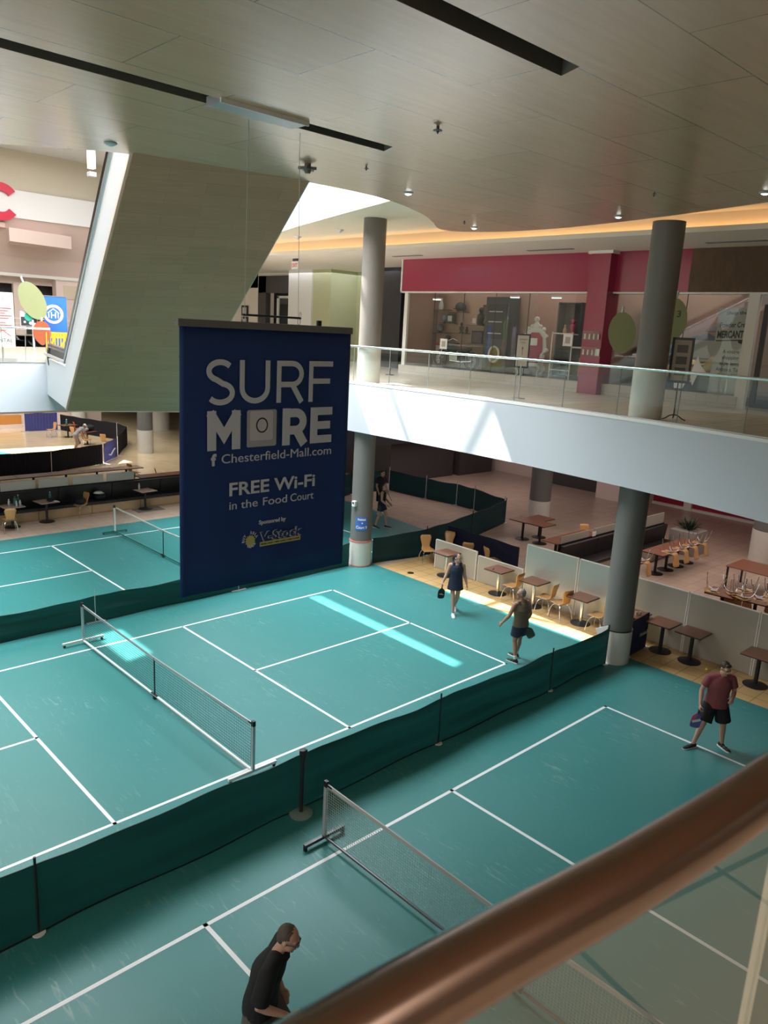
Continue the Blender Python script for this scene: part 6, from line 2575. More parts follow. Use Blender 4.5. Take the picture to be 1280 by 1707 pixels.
q = MB()
q.box((0, 0, 0.05), (0.75, 0.25, 0.10), rz=math.atan2(xx.y, xx.x))
q.build('base', 'steel', t)
q = MB()
q.box((0, 0, 0.24), (0.03, 0.03, 0.4))
q.build('pole', 'steel', t)
t = thing('info_board', 'small white board with a green disc on thin legs behind the left railing', 'board', (2.62, 13.25, Z2))
cc = Vector((2.62, 13.25, Z2 + 1.32))
pn = board(t, 'panel', 'sign_paper', cc, 0.50, 0.46, N3, 0.015)
board(t, 'dark_area', 'charcoal', cc + nn * .003 + Vector((0, 0, -0.08)), 0.46, 0.27, N3, 0.014, pn)
xx, nn = facing(N3)
Mx = Matrix((xx, Vector((0, 0, 1)), xx.cross(Vector((0, 0, 1))))).transposed().to_4x4()
Mx.translation = cc + nn * 0.012 + Vector((0, 0, 0.06))
q = MB()
q.prism(oval_poly(0.125, 0.125), -0.001, 0.004, M=Mx)
q.build('green_disc', mat('disc_green', (0.02, 0.36, 0.26), 0.5), pn, world=True)
q = MB()
for dx, dz, r, in ((0.05, -0.13, 0.05), (-0.12, -0.10, 0.035), (0.17, -0.17, 0.055)):
    Mx.translation = cc + nn * 0.012 + xx * dx + Vector((0, 0, dz))
    q.prism(oval_poly(r, r), -0.001, 0.003, M=Mx)
q.build('spots', 'sign_paper', pn, world=True)
for dx in (-0.12, 0.12):
    q = MB()
    q.tube([cc + xx * dx - Vector((0, 0, 0.22)), Vector((2.62 + dx * 1.2, 13.30, Z2))], 0.012, 6)
    q.build('leg', 'steel', t, world=True)
t = thing('rollup_banner', 'bright blue roll-up banner with a white house emblem left of the escalator', 'banner stand', (3.55, 13.5, Z2))
cc = Vector((3.55, 13.5, Z2 + 1.08))
pn = board(t, 'panel', 'sign_blue', cc, 0.68, 1.95, N3, 0.015)
board(t, 'top_bar', 'steel', cc + Vector((0, 0, 0.985)), 0.70, 0.03, N3, 0.03)
ec = cc + nn * 0.010 + Vector((0, 0, 0.42)) - xx * 0.06
for r0, m, o_ in ((0.30, 'emblem_pink', 0.0), (0.215, 'sign_blue', 0.002)):
    if m not in MATS:
        mat('emblem_pink', (0.80, 0.45, 0.50), 0.5)
    Mx.translation = ec + nn * o_
    q = MB()
    q.prism(oval_poly(r0, r0), -0.001, 0.002, M=Mx)
    q.build('emblem_ring', m, pn, world=True)
q = MB()
pp = [(-0.14, -0.12), (-0.14, 0.05), (-0.17, 0.03), (0, 0.17), (0.17, 0.03), (0.14, 0.05), (0.14, -0.12)]
for a, b in zip(pp, pp[1:]):
    q.bar(ec + nn * .006 + xx * a[0] + Vector((0, 0, a[1])), ec + nn * .006 + xx * b[0] + Vector((0, 0, b[1])), 0.028, 0.004, up=nn)
for a, b in (((-0.06, -0.13), (-0.06, 0.06)), ((0.06, -0.13), (0.06, 0.06)), ((-0.06, -0.03), (0.06, -0.03))):
    q.bar(ec + nn * .006 + xx * a[0] + Vector((0, 0, a[1])), ec + nn * .006 + xx * b[0] + Vector((0, 0, b[1])), 0.03, 0.004, up=nn)
q.build('house_mark', 'white', pn, world=True)
q = MB()
q.box((0, 0, 0.05), (0.72, 0.22, 0.10), rz=math.atan2(xx.y, xx.x))
q.build('base', 'steel', t)
t = thing('safety_barrier', 'yellow folding plastic barrier at the foot of the escalator', 'barrier', (3.45, 13.0, Z2))
for k, (a, b) in enumerate((((-0.42, 0.0), (-0.10, 0.14)), ((-0.10, 0.14), (0.22, -0.02)), ((0.22, -0.02), (0.50, 0.12)))):
    q = MB()
    A, B = Vector((*a, 0)), Vector((*b, 0))
    for s in (0.02, 0.25, 0.5, 0.75, 0.98):
        p = A.lerp(B, s)
        q.box(p + Vector((0, 0, 0.46)), (0.035, 0.035, 0.92))
    for z in (0.12, 0.45, 0.80, 0.90):
        q.bar(A + Vector((0, 0, z)), B + Vector((0, 0, z)), 0.03, 0.09)
    q.bar(A + Vector((0, 0, 0.15)), B + Vector((0, 0, 0.80)), 0.03, 0.06)
    q.build('panel', 'yellow_plastic', t)

# big red letter on the far wall and lantern lamps
t = thing('wall_letter', 'red letter C on the pale band of the far upper wall', 'letter', (11.02, 41.12, 13.7))
q = MB()
ring = []
for k in range(25):
    a = R(38 + (322 - 38) * k / 24)
    ring.append((1.12 * math.cos(a), 1.12 * math.sin(a)))
q2 = []
for (x, z) in ring:
    l = math.hypot(x, z)
    q2.append((x * 0.62 / l * 1.0, z * 0.62 / l))
for i in range(24):
    a, b, c, d = ring[i], ring[i + 1], q2[i + 1], q2[i]
    q._add([(a[0], -0.1, a[1]), (b[0], -0.1, b[1]), (c[0], -0.1, c[1]), (d[0], -0.1, d[1]), (a[0], 0.06, a[1]), (b[0], 0.06, b[1]), (c[0], 0.06, c[1]), (d[0], 0.06, d[1])], [(0, 1, 2, 3), (4, 5, 6, 7), (0, 1, 5, 4), (2, 3, 7, 6)] + ([(0, 3, 7, 4)] if i == 0 else []) + ([(1, 2, 6, 5)] if i == 23 else []))
q.build('letter', 'sign_red', t)
for x, y, zt_, L_, lab in ((5.12, 14.0, 13.2, 1.62, 'long glowing lantern hanging at the left, beside the escalator top'), (3.62, 13.4, 12.75, 0.42, 'short pale lantern end under the ceiling rim at the far left')):
    t = thing('lantern', lab, 'lamp', (x, y, zt_ - L_))
    q = MB()
    q.box((0, 0, L_ / 2 + 0.12), (0.20, 0.20, L_ - 0.24))
    q.build('shade', 'led_lantern', t)
    q = MB()
    q.box((0, 0, 0.06), (0.23, 0.23, 0.14), bev=0.01)
    q.build('end_cap', 'silver_paint', t)
    q = MB()
    q.tube([(0, 0, L_), (0, 0, ZR - zt_ + L_)], 0.012, 6)
    q.build('rod', 'steel', t)

# exit sign and small ceiling pieces
t = thing('exit_sign', 'small red-lettered exit sign hanging under the gallery soffit', 'exit sign', (13.0, 13.3, 9.74))
q = MB()
q.box((0, 0, -0.25), (0.05, 0.42, 0.30))
bx = q.build('box', 'white', t)
q = MB()
q.box((0, 0, -0.05), (0.06, 0.30, 0.10))
q.build('mount', 'dark_brown', t)
text_mesh('lettering', 'EXIT', 0.20, 'sign_red', bx, frame((-0.027, 0.19, -0.32), (0, -1, 0), (0, 0, 1)), width=0.36, depth=0.001, offset=0.004)
for x, y, z, lab in [(12.6, 14.0, 10.2, 'x')][:0]:
    pass
for lab, x, y in (('small round ceiling speaker on the pale ceiling, left of the left column', 10.3, 7.4), ('small round ceiling speaker on the pale ceiling, close to the escalator edge', 10.9, 10.4)):
    t = thing('ceiling_speaker', lab, 'speaker', (x, y, 10.2))
    q = MB()
    q.lathe([(0.14, 0.0), (0.13, -0.02), (0.05, -0.07), (0.02, -0.10)], n=16)
    q.build('body', 'silver_paint', t, smooth=True)
for lab, x, y, L_ in (('thin dark air slot in the soffit before the red shop sign', 13.6, 1.6, 1.6), ('thin dark air slot in the soffit at the right edge', 13.6, -3.9, 1.5), ('thin grey air slot in the soffit near the left end of the red sign', 13.6, 7.6, 1.4)):
    o = tag(MB().box((0, 0, -0.008), (0.16, L_, 0.016)).build('air_slot', 'soffit_dark'), lab, 'vent')
    o.location = (x, y, 9.74)

# court number sign and sensor on the left column
t = thing('court_sign', 'blue Court 9 sign wrapped on the left column', 'sign', (CX, CYL, 1.17))
q = MB()
a0, a1, n_ = R(196), R(262), 12
P = [(math.cos(a0 + (a1 - a0) * i / n_) * (CR + 0.006), math.sin(a0 + (a1 - a0) * i / n_) * (CR + 0.006)) for i in range(n_ + 1)]
for a, b in zip(P, P[1:]):
    q._add([(a[0], a[1], 0), (b[0], b[1], 0), (b[0], b[1], 0.42), (a[0], a[1], 0.42)], [(0, 1, 2, 3)])
q.build('sheet', mat('court_sign_blue', (0.05, 0.14, 0.50), 0.45), t)


def on_col(me_obj, r):
    """bend flat lettering round the column: x is arc length"""
    for v in me_obj.data.vertices:
        a = R(229) + v.co.x / r
        rr = r + v.co.y
        v.co = Vector((math.cos(a) * rr, math.sin(a) * rr, v.co.z))


for body, size, z, wd in (('Pickleball', 0.085, 0.32, 0.24), ('Court 9', 0.125, 0.06, 0.33)):
    o = text_mesh('lettering', body, size, 'white', t, frame((-wd / 2, 0.012, z), (1, 0, 0), (0, 0, 1)), width=wd, depth=0.001, offset=0.003)
    on_col(o, CR)
q = MB()
q.prism([(0.035 * math.cos(k * math.pi / 5 + math.pi / 2) * (1 if k % 2 == 0 else 0.45), 0.035 * math.sin(k * math.pi / 5 + math.pi / 2) * (1 if k % 2 == 0 else 0.45)) for k in range(10)], 0, 0.002, M=frame((0.02, 0.012, 0.235), (1, 0, 0), (0, 0, 1)))
o = q.build('star', 'white', t)
on_col(o, CR)
t = thing('wall_sensor', 'small white box fixed to the left column above the blue sign', 'sensor', (CX, CYL, 2.0))
d_ = Vector((math.cos(R(188)), math.sin(R(188)), 0))
q = MB()
q.box(d_ * (CR + 0.05), (0.10, 0.12, 0.17), rz=R(188), bev=0.012)
q.build('body', 'white', t)
q = MB()
q.box(d_ * (CR + 0.105) + Vector((0, 0, 0.03)), (0.02, 0.05, 0.05), rz=R(188))
q.build('lens', 'black', t)
# entrance gap flag at the right column
t = thing('white_flap', 'white triangular flap of cloth at the fence end by the right column', 'flap', (8.70, -4.36, 0.28))
q = MB()
q._add([(0.0, 0.0, 0.0), (0.12, -0.02, 0.62), (0.0, 0.22, 0.50), (0.006, 0.006, 0.0), (0.126, -0.014, 0.62), (0.006, 0.226, 0.50)], [(0, 1, 2), (3, 4, 5), (0, 1, 4, 3), (1, 2, 5, 4), (2, 0, 3, 5)])
q.build('cloth', 'white', t)
# under-slab lamps visible at the slab edge
t = thing('soffit_light', 'bright oval lamp under the slab edge right of the left column', 'lamp', (9.4, 3.2, ZS - 0.0))
q = MB()
q.lathe([(0.24, 0.06), (0.24, 0.0), (0.16, -0.03)], n=20, sx=0.7)
q.build('diffuser', 'led_white', t)
t = thing('soffit_light', 'small bright lamp under the slab edge before the back column', 'lamp', (9.9, -1.7, ZS - 0.0))
q = MB()
q.box((0, 0, 0.03), (0.12, 0.26, 0.06))
q.build('diffuser', 'led_white', t)

# ================================================================== displays behind the shop glass
mat('shelf_wood', (0.16, 0.10, 0.07), 0.5)
mat('throne_white', (0.75, 0.74, 0.70), 0.35)
mat('throne_red', (0.42, 0.03, 0.09), 0.6)
mat('cabinet_dark', (0.035, 0.040, 0.055), 0.3)
mat('tan_figure', (0.45, 0.26, 0.16), 0.6)
mat('gold', (0.42, 0.28, 0.08), 0.35, metal=0.6)
mat('grey_blue', (0.16, 0.19, 0.24), 0.5)
mat('photo_dark', (0.09, 0.05, 0.06), 0.5, var=0.8, vscale=14)
mat('photo_orange', (0.55, 0.24, 0.10), 0.5, var=0.5, vscale=12)
XB = 16.3   # plane of the hanging shelves
ZF2 = Z2 + 0.30

# shelves with small display things (y, z, width)
SHELVES = [(8.05, 8.05, 1.0), (6.95, 7.98, 1.1), (7.60, 7.55, 0.95), (5.70, 7.52, 1.0), (8.05, 7.18, 0.9), (6.75, 7.20, 1.0), (5.55, 6.85, 1.0), (4.65, 7.85, 1.0), (4.65, 7.15, 1.0), (4.75, 6.45, 1.3), (7.45, 6.82, 1.1), (6.9, 6.42, 0.9), (8.0, 6.42, 0.8)]
SG = 'thin shelves in the shop window'
ON = ['top left, under the white lantern', 'under the dark helmet', 'under the dark green box and grey globe', 'under the tan boxes', 'under the blue-grey globe at the far left', 'under the two dark figurines', 'under the purple framed picture', 'under the orange picture and its dark neighbour', 'under the large dark picture', 'under the model boat', 'under the round dark clock', 'empty, low in the middle', 'under the red and white tin']


def fy(y):
    return 5.75 + (y - 4.65) * 0.765


for i, (y, z, w) in enumerate(SHELVES):
    y, w = fy(y), w * 0.8
    t = thing('display_shelf', 'thin dark shelf in the shop window, ' + ON[i], 'shelf', (XB + 0.11, y, z), group=SG)
    MB().box((0, 0, -0.012), (0.30, w, 0.024)).build('board', 'shelf_wood', t)


def figurine(lab, y, z, h, m, kind, x=XB + 0.05):
    t = thing({'vase': 'vase', 'box': 'display_box', 'globe': 'globe', 'picture': 'framed_picture', 'helmet': 'helmet', 'bust': 'figurine'}[kind], lab, 'ornament', (x, y, z))
    q = MB()
    if kind == 'vase':
        q.lathe([(h * .18, 0), (h * .26, h * .2), (h * .22, h * .5), (h * .10, h * .75), (h * .14, h)], n=16)
        q.build('body', m, t, smooth=True)
    elif kind == 'box':
        q.box((0, 0, h / 2), (0.12, h * 0.85, h), bev=0.006)
        b = q.build('body', m, t)
        MB().box((-0.062, 0, h / 2), (0.004, h * 0.6, h * 0.6)).build('label_panel', 'sign_paper', b)
    elif kind == 'picture':
        q.box((0, 0, h / 2), (0.04, h * 1.15, h))
        b = q.build('frame', 'black', t)
        MB().box((-0.022, 0, h / 2), (0.006, h * 0.95, h * 0.8)).build('picture', m, b)
    elif kind == 'globe':
        q.ball((0, 0, h * 0.55), h * 0.42, 16)
        q.build('ball', m, t, smooth='all')
        MB().lathe([(h * .25, 0), (h * .08, h * .15)], n=14).build('foot', 'black', t)
    elif kind == 'helmet':
        q.ball((0, 0, h * 0.4), h * 0.5, 16, scale=(1.2, 0.9, 0.9))
        for v in q.bm.verts:
            v.co.z = max(v.co.z, 0)
        q.build('shell', m, t, smooth='all')
        MB().box((-h * 0.5, 0, h * 0.25), (h * 0.3, h * 0.6, h * 0.08)).build('visor', 'black', t)
    else:
        q.lathe([(h * .22, 0), (h * .22, h * .06), (h * .12, h * .12), (h * .20, h * .35), (h * .22, h * .55), (h * .07, h * .68)], n=14)
        q.ball((0, 0, h * 0.83), h * 0.16, 12)
        q.build('body', m, t, smooth=True)
    return t


FIG = [('white A-frame lantern on the top left shelf of the shop', 8.05, 8.05, 0.42, 'sign_paper', 'vase'),
       ('dark helmet on the top shelf under the pale ceiling letters', 6.75, 7.98, 0.42, 'cabinet_dark', 'helmet'),
       ('dark green box on the second shelf of the left window', 7.35, 7.55, 0.34, 'cabinet_dark', 'box'),
       ('grey globe on the second shelf of the left window', 7.75, 7.55, 0.34, 'grey_blue', 'globe'),
       ('blue-grey globe on the third shelf at the far left', 8.05, 7.18, 0.34, 'grey_blue', 'globe'),
       ('seated dark figurine on the middle shelf', 6.60, 7.20, 0.40, 'black', 'bust'),
       ('small dark figurine right of the seated one', 6.25, 7.20, 0.24, 'black', 'bust'),
       ('purple framed picture on the lower middle shelf', 5.55, 6.85, 0.46, 'photo_dark', 'picture'),
       ('dark picture left of the orange one on the top right shelf', 5.00, 7.85, 0.40, 'photo_dark', 'picture'),
       ('orange picture on the top right shelf', 4.45, 7.85, 0.42, 'photo_orange', 'picture'),
       ('large dark picture on the middle right shelf', 4.75, 7.15, 0.52, 'photo_dark', 'picture'),
       ('tan boxes on the tall middle shelf', 5.75, 7.52, 0.30, 'tan_figure', 'box'),
       ('black hanging jacket form above the tan boxes', 5.40, 7.52, 0.65, 'black', 'bust'),
       ('red and white tin on the lower left shelf', 8.02, 6.42, 0.34, 'sign_red', 'box'),
       ('round dark clock on the shelf left of the white card', 7.45, 6.82, 0.30, 'cabinet_dark', 'globe'),
       ('model boat on the low right shelf', 4.75, 6.45, 0.22, 'tan_figure', 'helmet'),
       ('dark crate with a pale label at the bottom left of the window', 8.05, ZF2, 0.55, 'cabinet_dark', 'box')]
for a in FIG:
    figurine(a[0], fy(a[1]), *a[2:])
for y, z, lab in ((6.55, 6.62, 'small white notice card stuck on the left shop glass'), (1.35, 6.98, 'small white notice card stuck on the shop glass near the red pier')):
    t = thing('notice_card', lab, 'card', (XS + 0.044, y, z))
    MB().box((0, 0, 0.17), (0.006, 0.34, 0.36)).build('card', 'white', t)
    MB().box((-0.004, 0, 0.17), (0.004, 0.18, 0.20)).build('drawing', 'panel_grey', t)
text = thing('hanging_letters', 'dark letters hung behind the shop glass at the top left', 'letters', (XB + 0.3, 6.6, 8.15))
for ch_, y in (('d', 0.32), ('0', 0.02), ('U', -0.25)):
    text_mesh('letter', ch_, 0.40, 'photo_dark', text, frame((0, y, 0), (0, -1, 0), (0, 0, 1)), depth=0.02, offset=0.015)
for y, z, lab in ((8.0, 8.36, 'pale spotlight rail at the top left of the shop window'), (4.35, 8.46, 'bright ceiling lamp inside the shop, left window'), (2.65, 8.46, 'bright ceiling lamp inside the shop, above the throne')):
    t = thing('shop_lamp', lab, 'lamp', (XB - 0.6, y, z))
    MB().box((0, 0, 0.05), (0.14, 0.34, 0.05), bev=0.01).build('housing', 'white', t)
    MB().box((0, 0, 0.02), (0.11, 0.30, 0.02)).build('lens', 'led_white', t)

# motorbike
t = thing('motorcycle', 'black motorcycle on its side stand behind the left shop glass', 'motorcycle', (15.75, 6.9, ZF2), 0.0)
for y in (0.78, -0.78):
    q = MB()
    ring = [(0, y + 0.29 * math.cos(a), 0.31 + 0.29 * math.sin(a)) for a in [k * 2 * math.pi / 24 for k in range(24)]]
    q.tube(ring, 0.055, 8, closed=True)
    w_ = q.build('wheel', 'black_rubber', t, smooth=True)
    q = MB()
    for k in range(9):
        a = k * 2 * math.pi / 9
        q.tube([(0, y, 0.31), (0, y + 0.27 * math.cos(a), 0.31 + 0.27 * math.sin(a))], 0.008, 5)
    q.tube([(-0.06, y, 0.31), (0.06, y, 0.31)], 0.05, 10)
    q.build('spokes', 'chrome', w_)
q = MB()
q.ball((0, 0.18, 0.70), 1, 14, scale=(0.14, 0.30, 0.13))
q.build('fuel_tank', 'cabinet_dark', t, smooth='all')
q = MB()
q.ball((0, -0.35, 0.66), 1, 14, scale=(0.14, 0.32, 0.07))
q.ball((0, -0.62, 0.74), 1, 12, scale=(0.12, 0.14, 0.06))
q.build('seat', 'black', t, smooth='all')
q = MB()
q.box((0, 0.02, 0.40), (0.28, 0.42, 0.32), bev=0.05)
q.tube([(0, 0.10, 0.45), (0, 0.22, 0.62)], 0.10, 12)
q.tube([(0, -0.05, 0.45), (0, -0.17, 0.60)], 0.10, 12)
q.build('engine', 'steel', t)
for sx in (-1, 1):
    q = MB()
    q.tube([(sx * 0.09, 0.78, 0.31), (sx * 0.09, 0.52, 0.92)], 0.025, 8)
    q.build('fork', 'chrome', t)
q = MB()
q.tube([(-0.38, 0.30, 1.0), (-0.25, 0.42, 1.08), (0, 0.50, 0.98), (0.25, 0.42, 1.08), (0.38, 0.30, 1.0)], 0.016, 8)
q.build('handlebar', 'chrome', t)
q = MB()
q.ball((0, 0.66, 0.88), 0.10, 12)
q.build('headlamp', 'chrome', t, smooth='all')
q = MB()
q.tube([(-0.16, 0.10, 0.28), (-0.18, -0.4, 0.25), (-0.18, -0.95, 0.30)], 0.045, 10)
q.build('exhaust', 'chrome', t, smooth=True)
q = MB()
q.tube([(0, 0.5, 0.9), (0, 0.1, 0.62), (0, -0.4, 0.56), (0, -0.78, 0.31), (0, 0.0, 0.24), (0, 0.45, 0.80)], 0.025, 8)
q.build('frame', 'black', t)

# tall dark cabinet with loudspeaker
t = thing('speaker_cabinet', 'tall dark cabinet with a big round loudspeaker in the shop window', 'cabinet', (16.05, 5.1, ZF2))
q = MB()
q.box((0, 0, 1.30), (0.6, 1.05, 2.60), bev=0.01)
b = q.build('body', 'cabinet_dark', t)
q = MB()
ring = [(-0.31, 0.30 * math.cos(a) * 0.75, 0.62 + 0.27 * math.sin(a)) for a in [k * 2 * math.pi / 24 for k in range(24)]]
q.tube(ring, 0.045, 8, closed=True)
q.build('speaker_ring', 'steel', b, smooth=True)
q = MB()
q.box((-0.305, 0, 1.75), (0.02, 0.85, 1.2))
q.build('glass_door', 'black', b)
q = MB()
for z in (1.35, 1.75, 2.1):
    q.box((-0.32, 0.05, z), (0.02, 0.6, 0.03))
q.build('shelf_edge', 'steel', b)
# second dark bookcase with ornaments
t = thing('bookcase', 'open dark bookcase behind the white throne in the shop', 'bookcase', (16.9, 2.75, ZF2))
for y, w, dx in ((0.45, 0.05, 0), (-0.45, 0.05, 0)):
    MB().box((0, y, 1.25), (0.4, w, 2.5)).build('side', 'cabinet_dark', t)
MB().box((0.2, 0, 1.25), (0.02, 0.9, 2.5)).build('back', 'dark_brown', t)
for z in (0.05, 0.6, 1.45, 2.48):
    MB().box((0, 0, z), (0.4, 0.9, 0.03)).build('shelf', 'trim_tan' if z == 1.45 else 'cabinet_dark', t)
figurine('red and white rooster ornament on the pale bookcase shelf', 2.65, ZF2 + 1.465, 0.50, 'throne_red', 'bust', 16.82)
figurine('tan jug beside the rooster on the bookcase', 2.95, ZF2 + 1.465, 0.30, 'tan_figure', 'vase', 16.82)
# throne
t = thing('throne_chair', 'ornate white throne chair with red upholstery in the shop doorway', 'throne', (15.3, 3.15, ZF2 - 0.02), -1.25)
q = MB()
q.box((0, 0, 0.42), (0.72, 0.62, 0.12), bev=0.03)
q.build('seat_rail', 'throne_white', t)
q = MB()
q.box((0, -0.02, 0.50), (0.62, 0.54, 0.10), bev=0.04)
q.build('seat_pad', 'throne_red', t)
q = MB()
pts = [(-0.34, 0.5), (-0.40, 0.9), (-0.36, 1.35), (-0.26, 1.58), (-0.14, 1.66), (0, 1.86), (0.14, 1.66), (0.26, 1.58), (0.36, 1.35), (0.40, 0.9), (0.34, 0.5)]
q.prism(pts, -0.05, 0.05, M=Matrix(((1, 0, 0, 0), (0, 0, 1, 0.30), (0, 1, 0, 0), (0, 0, 0, 1))))
for k, (x, z) in enumerate(pts[1:-1]):
    q.ball((x, 0.29, z), 0.075, 10)
q.ball((0, 0.27, 1.9), 0.09, 10)
q.build('back_frame', 'throne_white', t, smooth=True)
q = MB()
q.prism([(-0.24, 0.62), (-0.28, 0.95), (-0.25, 1.30), (-0.12, 1.46), (0.12, 1.46), (0.25, 1.30), (0.28, 0.95), (0.24, 0.62)], 0.0, 0.05, M=Matrix(((1, 0, 0, 0), (0, 0, 1, 0.205), (0, 1, 0, 0), (0, 0, 0, 1))))
bp = q.build('back_pad', 'throne_red', t)
MB().box((-0.03, 0.196, 1.16), (0.26, 0.012, 0.24)).build('paper_note', 'white', bp)
for sx in (-1, 1):
    q = MB()
    q.tube([(sx * 0.36, 0.26, 0.78), (sx * 0.40, -0.05, 0.80), (sx * 0.42, -0.28, 0.74), (sx * 0.44, -0.30, 0.66), (sx * 0.40, -0.24, 0.64)], 0.045, 8)
    q.tube([(sx * 0.38, -0.10, 0.78), (sx * 0.36, -0.18, 0.60), (sx * 0.34, -0.20, 0.45)], 0.04, 8)
    q.build('armrest', 'throne_white', t, smooth=True)
    for sy in (-1, 1):
        q = MB()
        q.tube([(sx * 0.32, sy * 0.26, 0.40), (sx * 0.38, sy * 0.30, 0.28), (sx * 0.33, sy * 0.27, 0.12), (sx * 0.37, sy * 0.31, 0.03)], [0.05, 0.05, 0.032, 0.04], 8)
        q.build('leg', 'throne_white', t, smooth=True)
# steel table and dark cabinet in the right part of the left window
t = thing('glass_door_frame', 'pale framed board standing at the shop door glass', 'board', (15.0, 1.80, ZF2))
for y in (-0.38, 0.38):
    MB().box((0, y, 0.75), (0.03, 0.03, 1.5)).build('upright', 'trim_white', t)
for z in (0.3, 1.45):
    MB().box((0, 0, z), (0.03, 0.76, 0.03)).build('crossbar', 'trim_white', t)
t = thing('display_counter', 'long dark display counter beside the red pier inside the shop', 'counter', (16.3, 1.15, ZF2))
MB().box((0, 0, 0.5), (0.7, 1.5, 1.0), bev=0.01).build('body', 'cabinet_dark', t)
MB().box((-0.05, 0, 1.03), (0.85, 1.6, 0.05)).build('top', 'trim_white', t)
MB().box((-0.36, 0.3, 0.4), (0.02, 0.5, 0.6)).build('photo_panel', 'photo_orange', t)
t = thing('wall_poster', 'tall pale poster on the panel inside the shop door', 'poster', (17.1, 1.9, 6.9))
MB().box((0, 0, 0.6), (0.03, 0.9, 1.3)).build('sheet', 'cream_pale', t)
MB().box((-0.018, 0, 0.62), (0.006, 0.45, 0.7)).build('picture', 'panel_grey', t)
# acrylic leaflet racks on the red pier
for z, lab in ((7.18, 'upper clear leaflet rack on the red pier'), (6.72, 'lower clear leaflet rack on the red pier')):
    t = thing('leaflet_rack', lab, 'leaflet rack', (XS - 0.33, 0.28, z), group='leaflet racks on the red pier')
    MB().box((-0.03, 0, 0.02), (0.08, 0.56, 0.02)).build('tray', 'glass', t)
    MB().box((-0.07, 0, 0.15), (0.008, 0.56, 0.24)).build('front', 'glass', t)
    for k in range(7):
        MB().box((-0.02, -0.23 + k * 0.075, 0.11), (0.012, 0.055, 0.16)).build('leaflet', 'crimson' if k % 2 else 'pinkish', t)
t = thing('notice_card', 'white card beside the lower leaflet rack on the red pier', 'card', (XS - 0.36, 0.02, 6.74))
MB().box((0, 0, 0.1), (0.01, 0.14, 0.20)).build('card', 'white', t)

# right-hand shop: furniture, lamp, roll-up banner
t = thing('rollup_banner', 'tall white MERCANTILE roll-up banner in the right shop window', 'banner stand', (15.2, -3.52, ZF2 - 0.25))
MB().box((0, 0, 1.35), (0.02, 0.98, 2.45)).build('panel', 'sign_paper', t)
MB().box((0, 0, 0.06), (0.22, 1.0, 0.12)).build('base', 'steel', t)
MB().box((0, 0, 0.6), (0.03, 0.03, 1.2)).build('pole', 'steel', t)
pn_ = [o for o in t.children if o.name.startswith('panel')][0]
for body, size, z, wd, off in (('Shop the', 0.13, 2.40, 0.55, 0.002), ('Powder Creek', 0.19, 2.06, 0.82, 0.004), ('MERCANTILE', 0.26, 1.78, 0.90, 0.010),
                               ('A vintage', 0.14, 1.38, 0.45, 0.002), ('shopping', 0.14, 1.22, 0.45, 0.002), ('experience', 0.14, 1.06, 0.55, 0.002), ('Antiques. Toys', 0.14, 0.90, 0.70, 0.002), ('Collectibles', 0.14, 0.74, 0.6, 0.002)):
    text_mesh('print', body, size, 'sign_ink', pn_, frame((-0.012, wd / 2, z), (0, -1, 0.04 if z > 1.7 else 0), (0, 0, 1)), width=wd, depth=0.001, offset=off)
q = MB()
q.bar((-0.012, 0.46, 1.70), (-0.012, -0.2, 1.74), 0.004, 0.03)
q.prism(oval_poly(0.16, 0.06), 0, 0.003, M=frame((-0.015, -0.30, 1.70), (0, -1, 0), (0, 0, 1)))
q.build('flourish', 'sign_ink', pn_)
t = thing('standing_lamp', 'dark mushroom-shaped lamp behind the dresser in the right shop', 'lamp', (17.2, -2.35, ZF2))
MB().lathe([(0.16, 0), (0.16, 0.03), (0.02, 0.06), (0.02, 1.75)], n=14).build('stand', 'black', t)
MB().lathe([(0.50, 1.72), (0.38, 1.86), (0.14, 1.95), (0.05, 1.98)], n=20).build('lamp_shade', 'dark_brown', t, smooth=True)
t = thing('dresser', 'old dark dresser with a carved mirror in the right shop window', 'dresser', (16.6, -2.12, ZF2))
MB().box((0, 0, 0.42), (0.5, 1.3, 0.84), bev=0.02).build('body', 'cabinet_dark', t)
q = MB()
q.prism([(-0.55, 0.9), (-0.58, 1.45), (-0.42, 1.56), (-0.2, 1.58), (0, 1.68), (0.2, 1.58), (0.42, 1.56), (0.58, 1.45), (0.55, 0.9)], -0.03, 0.03, M=frame((0.1, 0, 0), (0, 1, 0), (0, 0, 1)))
mf_ = q.build('mirror_frame', 'grey_blue', t)
MB().box((0.06, 0, 1.20), (0.02, 0.92, 0.52)).build('mirror', 'sign_paper', mf_)
for z in (0.25, 0.6):
    MB().box((-0.26, 0, z), (0.02, 1.15, 0.28)).build('drawer', 'dark_brown', t)
t = thing('gold_cloth_chair', 'table draped with crumpled gold cloth in the right shop window', 'draped table', (15.6, -2.35, ZF2 - 0.12))
q = MB()


def drape(u, v):
    x, y = -0.35 + 0.7 * u, -0.85 + 1.7 * v
    e = max(abs(x) / 0.35, abs(y) / 0.85)
    z = 0.92 + 0.05 * math.sin(9 * y + 4 * x) + 0.04 * math.sin(13 * x - 5 * y)
    z -= max(0, e - 0.75) * 1.3
    return (x * 1.05, y, z + (0.25 if y < -0.4 else 0) * max(0, 1 - abs(y + 0.65) * 4))


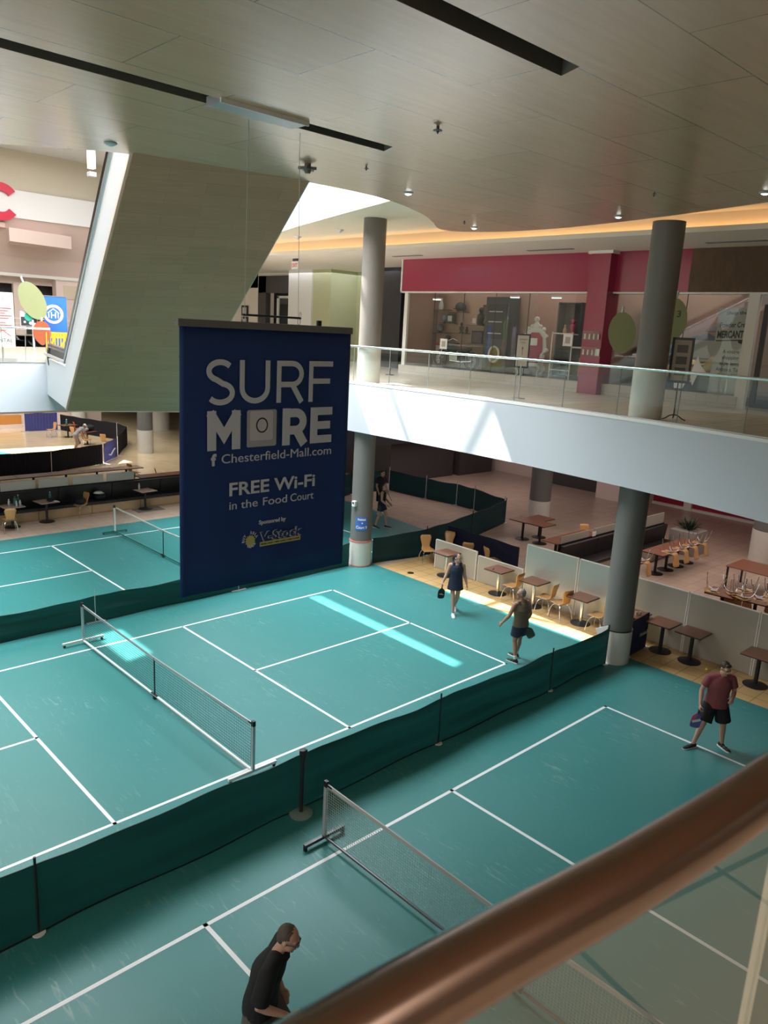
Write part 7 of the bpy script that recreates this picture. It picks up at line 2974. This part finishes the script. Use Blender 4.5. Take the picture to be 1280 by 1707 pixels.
q.grid(18, 30, drape)
q.solidify(0.012)
q.build('cloth', 'gold', t, smooth='all')
MB().box((0, 0, 0.86), (0.6, 1.5, 0.05)).build('table_top', 'dark_brown', t)
for sx in (-1, 1):
    for sy in (-1, 1):
        MB().box((sx * 0.25, sy * 0.68, 0.42), (0.05, 0.05, 0.84)).build('leg', 'dark_brown', t)
t = thing('framed_photo', 'black framed photo on a stand in the right shop window', 'picture', (16.3, -1.25, ZF2 + 1.02))
MB().box((0, 0, 0.45), (0.03, 0.40, 0.55)).build('frame', 'black', t)
MB().box((-0.018, 0, 0.45), (0.006, 0.28, 0.42)).build('picture', 'photo_dark', t)
MB().box((0.05, 0, 0.1), (0.1, 0.2, 0.2)).build('stand', 'black', t)
t = thing('side_cabinet', 'dark cabinet under the framed photo in the right shop', 'cabinet', (16.3, -1.15, ZF2))
MB().box((0, 0, 0.505), (0.5, 0.7, 1.01), bev=0.01).build('body', 'cabinet_dark', t)
t = thing('bookcase', 'tall dark bookcase just right of the red pier', 'bookcase', (16.6, -0.35, ZF2))
MB().box((0, 0, 1.2), (0.4, 0.5, 2.4)).build('body', 'cabinet_dark', t)
for z in (0.4, 0.9, 1.4, 1.9):
    MB().box((-0.22, 0, z), (0.06, 0.48, 0.03)).build('shelf', 'steel', t)
    MB().box((-0.22, 0.05, z + 0.14), (0.05, 0.22, 0.22)).build('picture', 'photo_dark', t)
t = thing('display_box', 'orange striped box beside the dark column in the right shop window', 'box', (15.3, -0.95, ZF2))
MB().box((0, 0, 0.45), (0.3, 0.45, 0.9), bev=0.01).build('body', 'photo_orange', t)
MB().box((0, 0, 0.93), (0.36, 0.6, 0.05)).build('lid', 'sign_paper', t)
t = thing('dark_counter', 'dark counter with pale framed print behind the far right shop door', 'counter', (16.6, -5.6, Z2 + 0.3))
MB().box((0, 0, 0.55), (0.7, 2.0, 1.1)).build('body', 'cabinet_dark', t)
MB().box((-0.2, 0.25, 1.36), (0.04, 0.62, 0.48)).build('print', 'sign_paper', t)
MB().box((-0.225, 0.25, 1.36), (0.01, 0.4, 0.26)).build('picture', 'panel_grey', t)
MB().box((0.1, -0.1, 1.5), (0.04, 0.9, 0.7)).build('orange_picture', 'photo_orange', t)
# white decorative decals on the right shop glass
t = thing('window_decal', 'white curling decal on the right shop glass below the gold cloth', 'decal', (XS + 0.04, -2.6, Z2 + 0.4))
q = MB()
q.prism([(-0.30, 0.0), (-0.34, 0.3), (-0.2, 0.62), (-0.02, 0.72), (-0.08, 0.5), (0.0, 0.32), (0.2, 0.22), (0.02, 0.16), (-0.05, 0.0)], 0, 0.004, M=frame((0, 0, 0), (0, -1, 0), (0, 0, 1)))
q.build('decal', 'white', t)
q = MB()
q.prism([(0.16, 0.55), (0.28, 0.95), (0.36, 0.7), (0.55, 0.5), (0.34, 0.44), (0.22, 0.1), (0.12, 0.35)], 0, 0.004, M=frame((0, 0, 0), (0, -1, 0), (0, 0, 1)))
q.build('decal', 'white', t)
# pictures in the corridor windows, left
CGp = 'framed prints on the pale corridor window'
for z, lab in ((7.55, 'upper black framed print left of the dark doorway'), (6.95, 'lower black framed print left of the dark doorway')):
    t = thing('framed_print', lab, 'picture', (17.972, 24.4, z), group=CGp)
    MB().box((0, 0, 0.25), (0.05, 0.62, 0.55)).build('frame', 'black', t)
    MB().box((-0.03, 0, 0.25), (0.01, 0.38, 0.34)).build('picture', 'sign_paper', t)
